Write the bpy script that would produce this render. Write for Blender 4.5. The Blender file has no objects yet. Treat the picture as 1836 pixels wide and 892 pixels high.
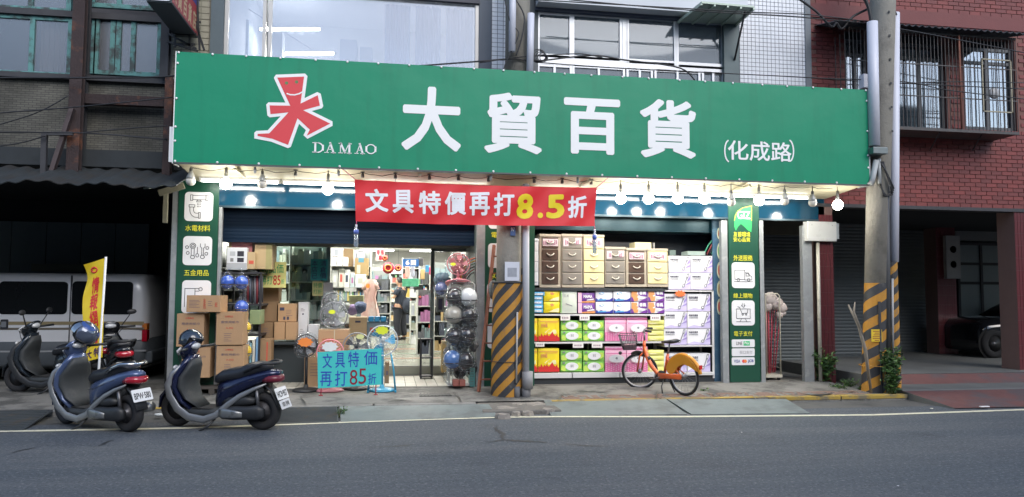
import bpy, bmesh, math, random
from mathutils import Vector, Matrix, Euler
random.seed(7)
R=math.radians
S=bpy.context.scene; COL=S.collection
# ---------- camera ----------
F=1326.0; YAW=R(9.4); PIT=R(3.63); ROL=R(0.3); CP=Vector((0,-12,1.6))
_f=Vector((math.sin(YAW)*math.cos(PIT),math.cos(YAW)*math.cos(PIT),math.sin(PIT)))
_r=Vector((math.cos(YAW),-math.sin(YAW),0)); _u=_r.cross(_f)
_r2=math.cos(ROL)*_r+math.sin(ROL)*_u; _u2=-math.sin(ROL)*_r+math.cos(ROL)*_u
cam=bpy.data.cameras.new('camera'); camo=bpy.data.objects.new('camera',cam); COL.objects.link(camo)
cam.sensor_width=36; cam.lens=F/1836*36; cam.clip_end=600; cam.clip_start=0.05
M3=Matrix((_r2,_u2,-_f)).transposed(); camo.matrix_world=Matrix.Translation(CP)@M3.to_4x4()
S.camera=camo
# ---------- world, sun, exposure ----------
W=bpy.data.worlds.new('World'); S.world=W; W.use_nodes=True; nt=W.node_tree
sky=nt.nodes.new('ShaderNodeTexSky'); sky.sky_type='NISHITA'; sky.sun_disc=False
SEL,SROT=38,160
sky.sun_elevation=R(SEL); sky.sun_rotation=R(SROT); sky.air_density=1.0; sky.dust_density=0.9; sky.ozone_density=0.6
nt.links.new(sky.outputs[0],nt.nodes['Background'].inputs[0]); nt.nodes['Background'].inputs[1].default_value=0.12
sun=bpy.data.lights.new('sun','SUN'); sun.energy=0.8; sun.angle=R(40); sun.color=(1,.97,.93)
so=bpy.data.objects.new('sun',sun); COL.objects.link(so)
# sky sun_rotation is measured clockwise from +Y seen from above
_sd=Vector((math.sin(R(SROT))*math.cos(R(SEL)),math.cos(R(SROT))*math.cos(R(SEL)),math.sin(R(SEL))))
so.rotation_euler=_sd.to_track_quat('Z','Y').to_euler(); so.location=_sd*50
S.view_settings.view_transform='Standard'; S.view_settings.look='None'; S.view_settings.gamma=1; S.view_settings.exposure=1.1
S.render.engine='CYCLES'; S.cycles.use_denoising=True; S.cycles.max_bounces=8; S.cycles.transparent_max_bounces=16
S.cycles.diffuse_bounces=4; S.cycles.glossy_bounces=4; S.cycles.caustics_reflective=False; S.cycles.caustics_refractive=False
S.cycles.sample_clamp_indirect=6; S.cycles.use_light_tree=True
# ---------- pixel of the photograph -> point of the place ----------
def ray(a,b): return _f+((a-918)/F)*_r2+((446-b)/F)*_u2
def at(a,b,Y):
    d=ray(a,b); return CP+d*((Y-CP.y)/d.y)
def gd(a,b,z):
    d=ray(a,b); return CP+d*((z-CP.z)/d.z)
def rc(u0,v0,u1,v1,Y):
    um,vm=(u0+u1)/2,(v0+v1)/2
    return at(u0,vm,Y).x,at(u1,vm,Y).x,at(um,v1,Y).z,at(um,v0,Y).z
# ---------- materials ----------
def srgb(c):
    if isinstance(c,str):
        c=c.lstrip('#'); c=tuple(int(c[i:i+2],16)/255 for i in (0,2,4))
        return tuple(x/12.92 if x<=.04045 else ((x+.055)/1.055)**2.4 for x in c)
    return tuple(c)
MATS={}
def mat(name,col,rough=.6,metal=0,spec=.5,n=(6,.12),bump=(0,0),emit=None,coat=0,stain=None,vary=0,alpha=1,st=None):
    if name in MATS: return MATS[name]
    m=bpy.data.materials.new(name); m.use_nodes=True; t=m.node_tree; b=t.nodes['Principled BSDF']; L=t.links.new
    c=srgb(col); b.inputs['Roughness'].default_value=rough; b.inputs['Metallic'].default_value=metal
    b.inputs['Specular IOR Level'].default_value=spec; b.inputs['Coat Weight'].default_value=coat; b.inputs['Alpha'].default_value=alpha
    tc=t.nodes.new('ShaderNodeTexCoord'); mx=t.nodes.new('ShaderNodeMix'); mx.data_type='RGBA'
    nz=t.nodes.new('ShaderNodeTexNoise'); nz.inputs['Scale'].default_value=n[0]; nz.inputs['Detail'].default_value=6; nz.inputs['Roughness'].default_value=.65
    L(tc.outputs['Object'],nz.inputs['Vector']); L(nz.outputs[0],mx.inputs[0])
    mx.inputs[6].default_value=(*[x*(1-n[1]) for x in c],1); mx.inputs[7].default_value=(*[min(1,x*(1+n[1])) for x in c],1)
    out=mx.outputs[2]
    if stain:   # (colour, scale, threshold, amount): worn or dirty patches with a shape of their own
        n2=t.nodes.new('ShaderNodeTexNoise'); n2.inputs['Scale'].default_value=stain[1]; n2.inputs['Detail'].default_value=8; n2.inputs['Roughness'].default_value=.7
        mp_=t.nodes.new('ShaderNodeMapping'); mp_.inputs['Scale'].default_value=st or (1,1,1); L(tc.outputs['Object'],mp_.inputs[0]); L(mp_.outputs[0],n2.inputs['Vector'])
        rp=t.nodes.new('ShaderNodeMapRange'); rp.inputs[1].default_value=stain[2]; rp.inputs[2].default_value=stain[2]+.12; rp.inputs[4].default_value=stain[3]
        L(n2.outputs[0],rp.inputs[0]); m2=t.nodes.new('ShaderNodeMix'); m2.data_type='RGBA'
        L(rp.outputs[0],m2.inputs[0]); L(out,m2.inputs[6]); m2.inputs[7].default_value=(*srgb(stain[0]),1); out=m2.outputs[2]
    if vary:
        oi=t.nodes.new('ShaderNodeObjectInfo'); hs=t.nodes.new('ShaderNodeHueSaturation'); mr=t.nodes.new('ShaderNodeMapRange')
        mr.inputs[3].default_value=1-vary; mr.inputs[4].default_value=1+vary
        L(oi.outputs['Random'],mr.inputs[0]); L(mr.outputs[0],hs.inputs['Value']); L(out,hs.inputs['Color']); out=hs.outputs[0]
    L(out,b.inputs['Base Color'])
    if bump[1]:
        bp=t.nodes.new('ShaderNodeBump'); bp.inputs['Distance'].default_value=bump[1]; bp.inputs['Strength'].default_value=.8
        nb=t.nodes.new('ShaderNodeTexNoise'); nb.inputs['Scale'].default_value=bump[0]; nb.inputs['Detail'].default_value=5
        L(tc.outputs['Object'],nb.inputs['Vector']); L(nb.outputs[0],bp.inputs['Height']); L(bp.outputs[0],b.inputs['Normal'])
    if emit:
        b.inputs['Emission Color'].default_value=(*srgb(emit[0]),1); b.inputs['Emission Strength'].default_value=emit[1]
    MATS[name]=m; return m
def film(name,tint=(.8,.85,.9),gl=.3,rough=.08,bump=(0,0),diff=0,dcol=(.8,.8,.8),edge=.5,back=.35):
    """thin sheet: part mirror, part see-through, part milky"""
    if name in MATS: return MATS[name]
    m=bpy.data.materials.new(name); m.use_nodes=True; t=m.node_tree; L=t.links.new; t.nodes.remove(t.nodes['Principled BSDF'])
    o=t.nodes['Material Output']; tr=t.nodes.new('ShaderNodeBsdfTransparent'); tr.inputs[0].default_value=(*tint,1)
    g=t.nodes.new('ShaderNodeBsdfGlossy'); g.inputs['Roughness'].default_value=rough; g.inputs[0].default_value=(.95,.97,1,1)
    lw=t.nodes.new('ShaderNodeLayerWeight'); lw.inputs[0].default_value=edge
    mr=t.nodes.new('ShaderNodeMapRange'); mr.inputs[3].default_value=gl; mr.inputs[4].default_value=min(1,gl+back); L(lw.outputs['Facing'],mr.inputs[0])
    s=t.nodes.new('ShaderNodeMixShader'); L(mr.outputs[0],s.inputs[0]); L(tr.outputs[0],s.inputs[1]); L(g.outputs[0],s.inputs[2]); out=s
    if diff:
        d=t.nodes.new('ShaderNodeBsdfDiffuse'); d.inputs[0].default_value=(*dcol,1); s2=t.nodes.new('ShaderNodeMixShader'); s2.inputs[0].default_value=diff
        L(s.outputs[0],s2.inputs[1]); L(d.outputs[0],s2.inputs[2]); out=s2
    if bump[1]:
        tc=t.nodes.new('ShaderNodeTexCoord'); bp=t.nodes.new('ShaderNodeBump'); bp.inputs['Distance'].default_value=bump[1]
        nb=t.nodes.new('ShaderNodeTexNoise'); nb.inputs['Scale'].default_value=bump[0]; nb.inputs['Detail'].default_value=4
        L(tc.outputs['Object'],nb.inputs['Vector']); L(nb.outputs[0],bp.inputs['Height']); L(bp.outputs[0],g.inputs['Normal'])
    L(out.outputs[0],o.inputs[0]); MATS[name]=m; return m
# ---------- mesh builder ----------
class MB:
    def __init__(s): s.v=[];s.f=[];s.m=[];s.sm=[]
    def add(s,vs,fs,mi=0,smooth=False,M=None):
        k=len(s.v)
        for p in vs:
            p=Vector(p); s.v.append(M@p if M else p)
        for f in fs: s.f.append([k+i for i in f]); s.m.append(mi); s.sm.append(smooth)
        return s
    def bx(s,x0,x1,y0,y1,z0,z1,mi=0,M=None):
        x0,x1=min(x0,x1),max(x0,x1); y0,y1=min(y0,y1),max(y0,y1); z0,z1=min(z0,z1),max(z0,z1)
        return s.add([(x0,y0,z0),(x1,y0,z0),(x1,y1,z0),(x0,y1,z0),(x0,y0,z1),(x1,y0,z1),(x1,y1,z1),(x0,y1,z1)],
          [(0,3,2,1),(4,5,6,7),(0,1,5,4),(1,2,6,5),(2,3,7,6),(3,0,4,7)],mi,False,M)
    def bar(s,a,b,w,h,mi=0):
        a=Vector(a);b=Vector(b);d=(b-a); L=d.length; q=d.to_track_quat('X','Z').to_matrix().to_4x4()
        return s.bx(0,L,-w/2,w/2,-h/2,h/2,mi,Matrix.Translation(a)@q)
    def tube(s,pts,r,n=8,mi=0,closed=False,cap=True):
        pts=[Vector(p) for p in pts]; N=len(pts); rr=r if isinstance(r,(list,tuple)) else [r]*N
        vs=[];prev=None
        for i,p in enumerate(pts):
            if closed: t=(pts[(i+1)%N]-pts[i-1])
            else: t=(pts[min(i+1,N-1)]-pts[max(i-1,0)])
            t=t.normalized() if t.length>1e-9 else Vector((0,0,1))
            if prev is None: a=t.orthogonal().normalized()
            else:
                a=prev-t*prev.dot(t); a=a.normalized() if a.length>1e-6 else t.orthogonal().normalized()
            prev=a; b=t.cross(a)
            for k in range(n):
                th=2*math.pi*k/n; vs.append(p+rr[i]*(math.cos(th)*a+math.sin(th)*b))
        fs=[]
        for i in range(N if closed else N-1):
            j=(i+1)%N
            for k in range(n):
                k2=(k+1)%n; fs.append((i*n+k,i*n+k2,j*n+k2,j*n+k))
        if cap and not closed: fs.append(tuple(range(n))[::-1]); fs.append(tuple((N-1)*n+k for k in range(n)))
        return s.add(vs,fs,mi,True)
    def ring(s,c,R_,r,axis='Y',n=32,m=8,mi=0):
        c=Vector(c); pts=[]
        for i in range(n):
            t=2*math.pi*i/n; a,b=R_*math.cos(t),R_*math.sin(t)
            pts.append(c+(Vector((a,0,b)) if axis=='Y' else Vector((a,b,0)) if axis=='Z' else Vector((0,a,b))))
        return s.tube(pts,r,m,mi,closed=True)
    def lathe(s,prof,n=16,M=None,mi=0,smooth=True):
        """prof [(r,z)...] about local z"""
        vs=[];fs=[];N=len(prof)
        for (r,z) in prof:
            for k in range(n):
                t=2*math.pi*k/n; vs.append((r*math.cos(t),r*math.sin(t),z))
        for i in range(N-1):
            for k in range(n):
                k2=(k+1)%n; fs.append((i*n+k,i*n+k2,(i+1)*n+k2,(i+1)*n+k))
        if prof[0][0]>1e-4: fs.append(tuple(range(n))[::-1])
        if prof[-1][0]>1e-4: fs.append(tuple((N-1)*n+k for k in range(n)))
        return s.add(vs,fs,mi,smooth,M)
    def ball(s,c,r,n=16,mi=0,sc=(1,1,1),jit=0):
        prof=[]; K=n//2
        vs=[];fs=[]
        for i in range(K+1):
            ph=math.pi*i/K
            for k in range(n):
                t=2*math.pi*k/n; q=1+(random.uniform(-jit,jit) if 0<i<K else 0)
                vs.append((c[0]+q*r*sc[0]*math.sin(ph)*math.cos(t),c[1]+q*r*sc[1]*math.sin(ph)*math.sin(t),c[2]+q*r*sc[2]*math.cos(ph)))
        for i in range(K):
            for k in range(n):
                k2=(k+1)%n; fs.append((i*n+k,(i+1)*n+k,(i+1)*n+k2,i*n+k2))
        return s.add(vs,fs,mi,True)
    def prism(s,poly,y0,y1,mi=0,M=None,smooth=False):
        """poly [(x,z)] counter-clockwise seen from -y, extruded y0..y1"""
        n=len(poly); vs=[(x,y0,z) for x,z in poly]+[(x,y1,z) for x,z in poly]
        fs=[tuple(range(n)),tuple(range(n,2*n))[::-1]]+[(i,i+n,(i+1)%n+n,(i+1)%n) for i in range(n)]
        return s.add(vs,fs,mi,smooth,M)
    def loft(s,secs,n=16,mi=0,cap=True,e=2.6):
        """secs (x,y,z,half width y,half height,tilt) superellipse rings in the plane square to the path in xz"""
        vs=[];fs=[];N=len(secs)
        for (x,y,z,w,h,t) in secs:
            for k in range(n):
                a=2*math.pi*k/n; ca,sa=math.cos(a),math.sin(a)
                yy=w*math.copysign(abs(ca)**(2/e),ca); hh=h*math.copysign(abs(sa)**(2/e),sa)
                vs.append((x-hh*math.sin(t),y+yy,z+hh*math.cos(t)))
        for i in range(N-1):
            for k in range(n):
                k2=(k+1)%n; fs.append((i*n+k,(i+1)*n+k,(i+1)*n+k2,i*n+k2))
        if cap: fs.append(tuple(range(n))); fs.append(tuple((N-1)*n+k for k in range(n))[::-1])
        return s.add(vs,fs,mi,True)
    def mesh(s,name,mats):
        me=bpy.data.meshes.new(name); me.from_pydata([tuple(v) for v in s.v],[],s.f)
        for m in (mats if isinstance(mats,(list,tuple)) else [mats]): me.materials.append(m)
        me.polygons.foreach_set('material_index',s.m); me.polygons.foreach_set('use_smooth',s.sm)
        me.update(); return me
    def build(s,name,mats,parent=None,loc=None,rot=None,bevel=0,wn=False,fix=True,**tg):
        me=s.mesh(name,mats)
        if fix:
            b=bmesh.new(); b.from_mesh(me); bmesh.ops.recalc_face_normals(b,faces=b.faces); b.to_mesh(me); b.free()
        o=bpy.data.objects.new(name,me); COL.objects.link(o)
        if parent: o.parent=parent
        if loc is not None: o.location=loc
        if rot is not None: o.rotation_euler=rot
        if bevel:
            md=o.modifiers.new('bevel','BEVEL'); md.width=bevel; md.segments=2; md.limit_method='ANGLE'; md.angle_limit=R(40)
        tag(o,**tg); return o
def tag(o,label=None,cat=None,group=None,kind=None):
    if label: o['label']=label
    if cat: o['category']=cat
    if group: o['group']=group
    if kind: o['kind']=kind
    return o
def thing(name,label,cat,loc=(0,0,0),rz=0,group=None,rot=None,sc=1):
    o=bpy.data.objects.new(name,None); COL.objects.link(o); o.location=loc; o.rotation_euler=rot or (0,0,rz); o.empty_display_size=.1
    o.scale=(sc,sc,sc); return tag(o,label,cat,group)
def struct(name,mb,mats,**k): return mb.build(name,mats,kind='structure',**k)
def dup(root,loc,rz=None,label=None,group=None):
    r=root.copy(); COL.objects.link(r); r.location=loc
    if rz is not None: r.rotation_euler=(0,0,rz)
    if label: r['label']=label
    if group: r['group']=group
    def rec(a,b):
        for ch in list(a.children):
            c=ch.copy(); COL.objects.link(c); c.parent=b; rec(ch,c)
    rec(root,r); return r
def pbox(name,px,Y,depth,mats,label,cat,group=None,bevel=0,gap=.003,zb=None):
    """a box thing whose front face covers a rectangle of the photograph on the plane y=Y"""
    x0,x1,z0,z1=rc(*px,Y)
    if zb is not None: z0=zb
    cx=(x0+x1)/2; m=MB().bx(x0-cx+gap,x1-cx-gap,0,depth,0,z1-z0)
    return m.build(name,mats,loc=(cx,Y,z0),label=label,cat=cat,group=group,bevel=bevel)
# ---------- lettering ----------
def glyphs(body,weight=0,depth=.002,spacing=1,vertical=False):
    if vertical: body='\n'.join(body)
    c=bpy.data.curves.new('lettering','FONT'); c.body=body; c.size=1; c.offset=weight; c.extrude=depth; c.resolution_u=3; c.align_x='CENTER'; c.space_character=spacing
    o=bpy.data.objects.new('lettering',c); COL.objects.link(o); bpy.context.view_layer.update()
    me=bpy.data.meshes.new_from_object(o.evaluated_get(bpy.context.evaluated_depsgraph_get()))
    bpy.data.objects.remove(o); bpy.data.curves.remove(c); return me
def text(body,x0,x1,z0,z1,Y,m,parent=None,weight=0,d=.002,keep=False,rot=None,name='lettering',vertical=False,mb=None,mi=0,face=-1,spacing=1):
    """lettering fitted into x0..x1, z0..z1 on the plane y=Y, facing the street; weight thickens the strokes"""
    me=fat(glyphs(body,0,0,spacing,vertical),weight); xs=[v.co.x for v in me.vertices]; ys=[v.co.y for v in me.vertices]
    if not xs: return None
    ax,bx_,ay,by=min(xs),max(xs),min(ys),max(ys); sx=(x1-x0)/(bx_-ax); sz=(z1-z0)/(by-ay)
    if keep: sx=sz=min(sx,sz)
    cx,cz=(x0+x1)/2,(z0+z1)/2; mx,my=(ax+bx_)/2,(ay+by)/2
    for v in me.vertices:
        x,y,z=v.co; v.co=(cx+(x-mx)*sx,Y-d-z,cz+(y-my)*sz)
    if mb is not None:
        k=len(mb.v); mb.v+= [v.co.copy() for v in me.vertices]
        for p in me.polygons: mb.f.append([k+i for i in p.vertices]); mb.m.append(mi); mb.sm.append(False)
        return mb
    me.materials.clear(); me.materials.append(m)
    o=bpy.data.objects.new(name,me); COL.objects.link(o)
    if parent: o.parent=parent
    return o
def fat(me,w):
    """thicker strokes: copies of the letter moved round a small circle, each a hair in front of the last"""
    if w<=0: return me
    K=10 if w>=.022 else 6; V=[v.co.copy() for v in me.vertices]; P=[tuple(p.vertices) for p in me.polygons]; vs=[];fs=[]
    for k in range(K+1):
        dx,dy=(0,0) if k==K else (w*math.cos(2*math.pi*k/K),w*math.sin(2*math.pi*k/K)); n=len(vs)
        vs+=[(v.x+dx,v.y+dy,.0001*k) for v in V]; fs+=[tuple(i+n for i in p) for p in P]
    m2=bpy.data.meshes.new('lettering'); m2.from_pydata(vs,[],fs); m2.update(); return m2
def ptext(body,px,Y,m,org=None,parent=None,**k):
    x0,x1,z0,z1=rc(*px,Y); o=org or Vector((0,0,0))
    return text(body,x0-o[0],x1-o[0],z0-o[2],z1-o[2],Y-o[1],m,parent,**k)
def arc(cx,cz,r,a0,a1,n=10):
    return [(cx+r*math.cos(R(a0+(a1-a0)*i/n)),cz+r*math.sin(R(a0+(a1-a0)*i/n))) for i in range(n+1)]
def rrect(x0,x1,z0,z1,r,n=5):
    return arc(x1-r,z0+r,r,-90,0,n)+arc(x1-r,z1-r,r,0,90,n)+arc(x0+r,z1-r,r,90,180,n)+arc(x0+r,z0+r,r,180,270,n)
def ell(cx,cz,a,b,n=20): return [(cx+a*math.cos(2*math.pi*i/n),cz+b*math.sin(2*math.pi*i/n)) for i in range(n)]
def line(mb,pts,w,y,d=.002,mi=0):
    """flat printed line through (x,z) points"""
    for k,(a,b) in enumerate(zip(pts,pts[1:])):
        y-=.00012
        a=Vector((a[0],0,a[1]));b=Vector((b[0],0,b[1])); t=(b-a).normalized(); nn=Vector((-t.z,0,t.x))*w/2; a=a-t*w/2;b=b+t*w/2
        P=[a-nn,b-nn,b+nn,a+nn]; mb.prism([(p.x,p.z) for p in P],y-d,y,mi)
def rebase(root,loc):
    loc=Vector(loc); root.location=loc
    for c in root.children: c.location=c.location-loc
    return root
def pz(y): return .13 if y>0 else .13+.045*y          # pavement falls towards the kerb
# ---------- ground ----------
road_m=mat('asphalt',(.070,.084,.098),.78,n=(90,.35),bump=(160,.006),stain=((.040,.050,.060),.9,.56,.6))
m=MB(); nx,ny=60,30
X=[-60+120*i/nx for i in range(nx+1)]; Yr=[-30+ (27.9)*j/ny for j in range(ny+1)]
vs=[(x,y,0.0) for y in Yr for x in X]; fs=[(j*(nx+1)+i,j*(nx+1)+i+1,(j+1)*(nx+1)+i+1,(j+1)*(nx+1)+i) for j in range(ny) for i in range(nx)]
m.add(vs,fs); # grain, tyre-worn bands and repairs mixed into the asphalt colour
t=road_m.node_tree; b=t.nodes['Principled BSDF']; src=b.inputs['Base Color'].links[0].from_socket; tc=t.nodes.new('ShaderNodeTexCoord')
def _layer(src,scale,stretch,lo,hi,col,amt,detail=6,blend='MIX'):
    mp=t.nodes.new('ShaderNodeMapping'); mp.inputs['Scale'].default_value=stretch; n=t.nodes.new('ShaderNodeTexNoise'); n.inputs['Scale'].default_value=scale; n.inputs['Detail'].default_value=detail; n.inputs['Roughness'].default_value=.75
    r=t.nodes.new('ShaderNodeMapRange'); r.inputs[1].default_value=lo; r.inputs[2].default_value=hi; r.inputs[4].default_value=amt; x=t.nodes.new('ShaderNodeMix'); x.data_type='RGBA'; x.blend_type=blend
    t.links.new(tc.outputs['Object'],mp.inputs[0]); t.links.new(mp.outputs[0],n.inputs['Vector']); t.links.new(n.outputs[0],r.inputs[0]); t.links.new(r.outputs[0],x.inputs[0]); t.links.new(src,x.inputs[6]); x.inputs[7].default_value=(*col,1); return x.outputs[2]
src=_layer(src,1,(.12,1.6,1),.42,.62,(.12,.125,.132),.6,4); src=_layer(src,1,(.35,.5,1),.55,.7,(.045,.050,.058),.5,8)
src=_layer(src,26,(1,1,1),.53,.72,(.30,.31,.31),.6,3); src=_layer(src,38,(1,1,1),.53,.68,(.012,.014,.017),.85,3)
t.links.new(src,b.inputs['Base Color'])
struct('road',m,road_m,fix=False)
m=MB().bx(-300,300,-300,300,-1.2,-.3); struct('ground',m,mat('earth',(.12,.11,.1),.9))
m=MB().bx(-60,60,-2.1,-.2,-.2,-.004); struct('gutter_bed',m,mat('wet_gutter',(.095,.095,.09),.7,n=(3,.3),stain=((.04,.04,.04),2,.5,.7)))
def strip(pts,w,z,mi=0,m=None):
    m=m or MB(); P=[Vector(p) for p in pts]; vs=[];fs=[]
    for i,p in enumerate(P):
        t=(P[min(i+1,len(P)-1)]-P[max(i-1,0)]).normalized(); n=Vector((-t.y,t.x,0))*w/2*(1 if not callable(w) else 1)
        vs+= [(p.x-n.x,p.y-n.y,z),(p.x+n.x,p.y+n.y,z)]
    for i in range(len(P)-1): fs.append((2*i,2*i+2,2*i+3,2*i+1))
    return m.add(vs,fs,mi)
lp=[gd(u,v,.004) for u,v in ((-500,784),(0,774),(170,771),(330,768),(480,763),(620,757.5),(780,752),(900,748.5),(1000,747.5),(1230,747.5),(1450,745.5),(1560,744.5),(1680,740.5),(1836,735))]
lp.append(lp[-1]+Vector((20,-.3,0)))
fine=[]
for a,b in zip(lp,lp[1:]):
    for k in range(6): fine.append(a.lerp(b,k/6))
struct('road_line',strip(fine,.105,.006),mat('line_paint',(.72,.69,.52),.6,n=(5,.15),stain=((.3,.29,.25),14,.55,.8)))
# cracks and tar marks in the road
def blotch(px,w,name,mt,z=.003,jit=.03):
    P=[gd(u,v,z) for u,v in px]; Q=[]
    for a,b in zip(P,P[1:]):
        for k in range(5): Q.append(a.lerp(b,k/5)+Vector((random.uniform(-jit,jit),random.uniform(-jit,jit),0)))
    Q.append(P[-1]); n=len(Q); vs=[];fs=[]
    for i,p in enumerate(Q):
        ww=w*math.sin(math.pi*(i+.4)/(n+.2))*random.uniform(.6,1.2)/2; t=(Q[min(i+1,n-1)]-Q[max(i-1,0)]).normalized(); nn=Vector((-t.y,t.x,0))*ww
        vs+=[(p.x-nn.x,p.y-nn.y,z),(p.x+nn.x,p.y+nn.y,z)]
    for i in range(n-1): fs.append((2*i,2*i+2,2*i+3,2*i+1))
    struct(name,MB().add(vs,fs),mt)
tar=mat('tar',(.035,.037,.04),.6,n=(20,.3))
blotch([(890,763),(893,770),(898,778),(905,788)],.07,'road_crack',tar)
blotch([(870,793),(905,789),(945,792),(982,794)],.10,'tar_patch',tar)
blotch([(1010,796),(1050,799),(1090,801)],.05,'road_crack',tar)
blotch([(660,802),(720,799),(745,797)],.05,'road_crack',tar)
blotch([(20,812),(40,808),(60,803)],.05,'road_crack',tar)
blotch([(175,800),(205,789)],.04,'road_crack',tar)
# far side of the street: unseen buildings added to shade the recesses, mirrored in the panes
for k,(xa,xb,h,c) in enumerate(((-60,-22,12,(.20,.18,.16)),(-22,-9,9.5,(.28,.27,.25)),(-9,3,11,(.16,.10,.08)),(3,14,9,(.25,.25,.26)),(14,30,12.5,(.2,.19,.17)),(30,60,10,(.22,.2,.18)))):
    m=MB().bx(xa,xb,-34,-25,-.1,h,0); w=2.2; n=int((xb-xa)/w)
    for i in range(n):
        for j in range(int(h/3)): m.bx(xa+(i+.2)*w,xa+(i+.8)*w,-25,-24.96,1+j*3,2.5+j*3,1)
    m.bx(xa,xb,-25,-24.2,2.9,3.05,2)
    struct('unseen_opposite_building',m,[mat('opposite_wall_%d'%k,c,.9,n=(.6,.2)),mat('opposite_window',(.03,.035,.04),.1),mat('opposite_canopy',(.12,.13,.12),.8)])
struct('opposite_pavement',MB().bx(-60,60,-25,-22.5,-.1,.12),mat('opposite_paving',(.2,.19,.18),.9))
# pavement sheet
pav=mat('pavement_concrete',(.20,.195,.18),.75,n=(3,.3),bump=(60,.01),stain=((.065,.065,.06),1.7,.47,.85))
m=MB(); xs=[-12+ (19.6)*i/70 for i in range(71)]; ys=[-1.3,-1.1,-.9,-.7,-.5,-.25,0,.4,.8,1.2,1.62]
vs=[(x,y,pz(y)) for y in ys for x in xs]; n=71
m.add(vs,[(j*n+i,j*n+i+1,(j+1)*n+i+1,(j+1)*n+i) for j in range(len(ys)-1) for i in range(n-1)])
struct('pavement',m,pav,fix=False)
# reddish worn paver strip along the right half of the pavement
m=MB()
for i in range(96):
    for j in range(3):
        if random.random()<.3: continue
        x=2.6+i*.052; y=-1.22+j*.11; w=.023
        m.bx(x-w,x+w,y-.048,y+.048,pz(y)-.01,pz(y)+.004)
struct('paver_strip',m,mat('red_paver',(.24,.16,.125),.8,n=(6,.3),vary=.15)).__setitem__('kind','stuff')
# kerb: concrete block with yellow top, broken into lengths
kc=mat('kerb_concrete',(.24,.235,.22),.8,n=(4,.3),bump=(30,.02),stain=((.09,.09,.08),3,.5,.7))
ky=mat('kerb_yellow',(.38,.26,.05),.8,n=(6,.25),stain=((.15,.135,.10),4,.46,.9))
for (x0,x1,top) in ((-12,-4.2,0),(-4.18,-3.2,1),(-3.18,-1.9,1),(-1.88,-.2,0),(-.18,1.25,0),(2.35,4.0,1),(4.02,5.7,1),(5.72,6.9,1),(6.92,8.05,1)):
    z=pz(-1.3)+.004; m=MB().bx(x0,x1,-1.44,-1.295,-.1,z-.006,0); 
    if top: m.bx(x0,x1,-1.446,-1.30,z-.006,z+.004,1)
    if x0>5.7: m.bx(x0,x1,-1.452,-1.446,z-.05,z+.002,1)
    struct('kerb',m,[kc,ky],bevel=.012)
# metal and concrete bridging plates over the gutter
rib=mat('rusty_rib_plate',(.07,.08,.085),.55,.3,n=(5,.25),stain=((.12,.09,.06),4,.55,.5))
flat=mat('gutter_plate_concrete',(.17,.20,.195),.6,n=(3,.2),bump=(50,.006),stain=((.10,.11,.11),2,.5,.6))
def plate(px,mt,label,ribs=0,z0=.085,z1=.02,group=None,cat='gutter plate'):
    a,b,c,d=px   # top left, top right, bottom right, bottom left
    T=[gd(*a,z0),gd(*b,z0),gd(*c,z1),gd(*d,z1)]; c0=sum(T,Vector())/4; c0.z=0
    t=thing('gutter_plate',label,cat,c0,group=group); m=MB(); th=.018
    P=[p-c0 for p in T]; m.add([p for p in P]+[p-Vector((0,0,th)) for p in P],[(3,2,1,0),(4,5,6,7),(0,1,5,4),(1,2,6,5),(2,3,7,6),(3,0,4,7)])
    m.build('slab',mt,t)
    if ribs:
        r=MB(); N=ribs
        for i in range(1,N):
            k=i/N; A=P[0].lerp(P[3],k)+Vector((.02,0,.003)); B=P[1].lerp(P[2],k)+Vector((-.02,0,.003)); r.bar(A,B,.011,.008)
        r.build('ribs',mt,t,kind='stuff')
    return t
plate(((-60,738),(95,735),(42,771),(-140,774)),rib,'dark ribbed steel ramp plate at the far left behind the flag scooter',12,.09,.012)
plate(((488,731),(606,729),(607,756),(478,760)),rib,'grey ribbed steel gutter plate by the rear wheel of the scooter with dark open helmet',14,.085,.015)
plate(((609,729),(876,725),(893,747),(611,756)),flat,'long green grey gutter plate in front of the shop entrance',0,.085,.012)
plate(((975,718),(1194,716),(1232,743),(988,745.5)),flat,'grey gutter plate just right of the left striped pole',0,.08,.012)
plate(((1197,716),(1410,716),(1452,741),(1240,743)),flat,'grey gutter plate in front of the orange bicycle wheel and green pillar sign',0,.08,.012)
# broken concrete round the pole foot
rub=mat('broken_concrete',(.27,.245,.215),.9,n=(9,.3),bump=(25,.03))
for k,(u,v,s) in enumerate(((905,735,.20),(930,728,.13),(965,728,.22),(985,737,.13),(900,746,.12),(945,742,.10),(1000,727,.14),(925,743,.08))):
    p=gd(u,v,.03); m=MB(); n=9; top=[];bot=[]
    for i in range(n):
        a=2*math.pi*i/n; r=s*random.uniform(.7,1.15); top.append((r*math.cos(a)*.85,r*.8*math.sin(a),.075+random.uniform(-.015,.015))); bot.append((r*1.1*math.cos(a),r*.9*math.sin(a),0))
    m.add(bot+top+[(0,0,.09)],[(i,(i+1)%n,n+(i+1)%n,n+i) for i in range(n)]+[(n+i,n+(i+1)%n,2*n) for i in range(n)])
    m.build('concrete_rubble',rub,loc=(p.x,p.y,-.02),label='broken concrete chunk of the rubble round the foot of the left striped pole',cat='rubble',group='concrete rubble round the pole foot')
m=MB().bx(1.26,2.34,-2.08,-1.28,-.1,.055); struct('pole_footing',m,mat('footing',(.15,.14,.125),.9,n=(5,.3),bump=(18,.03)),bevel=.02)
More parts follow.
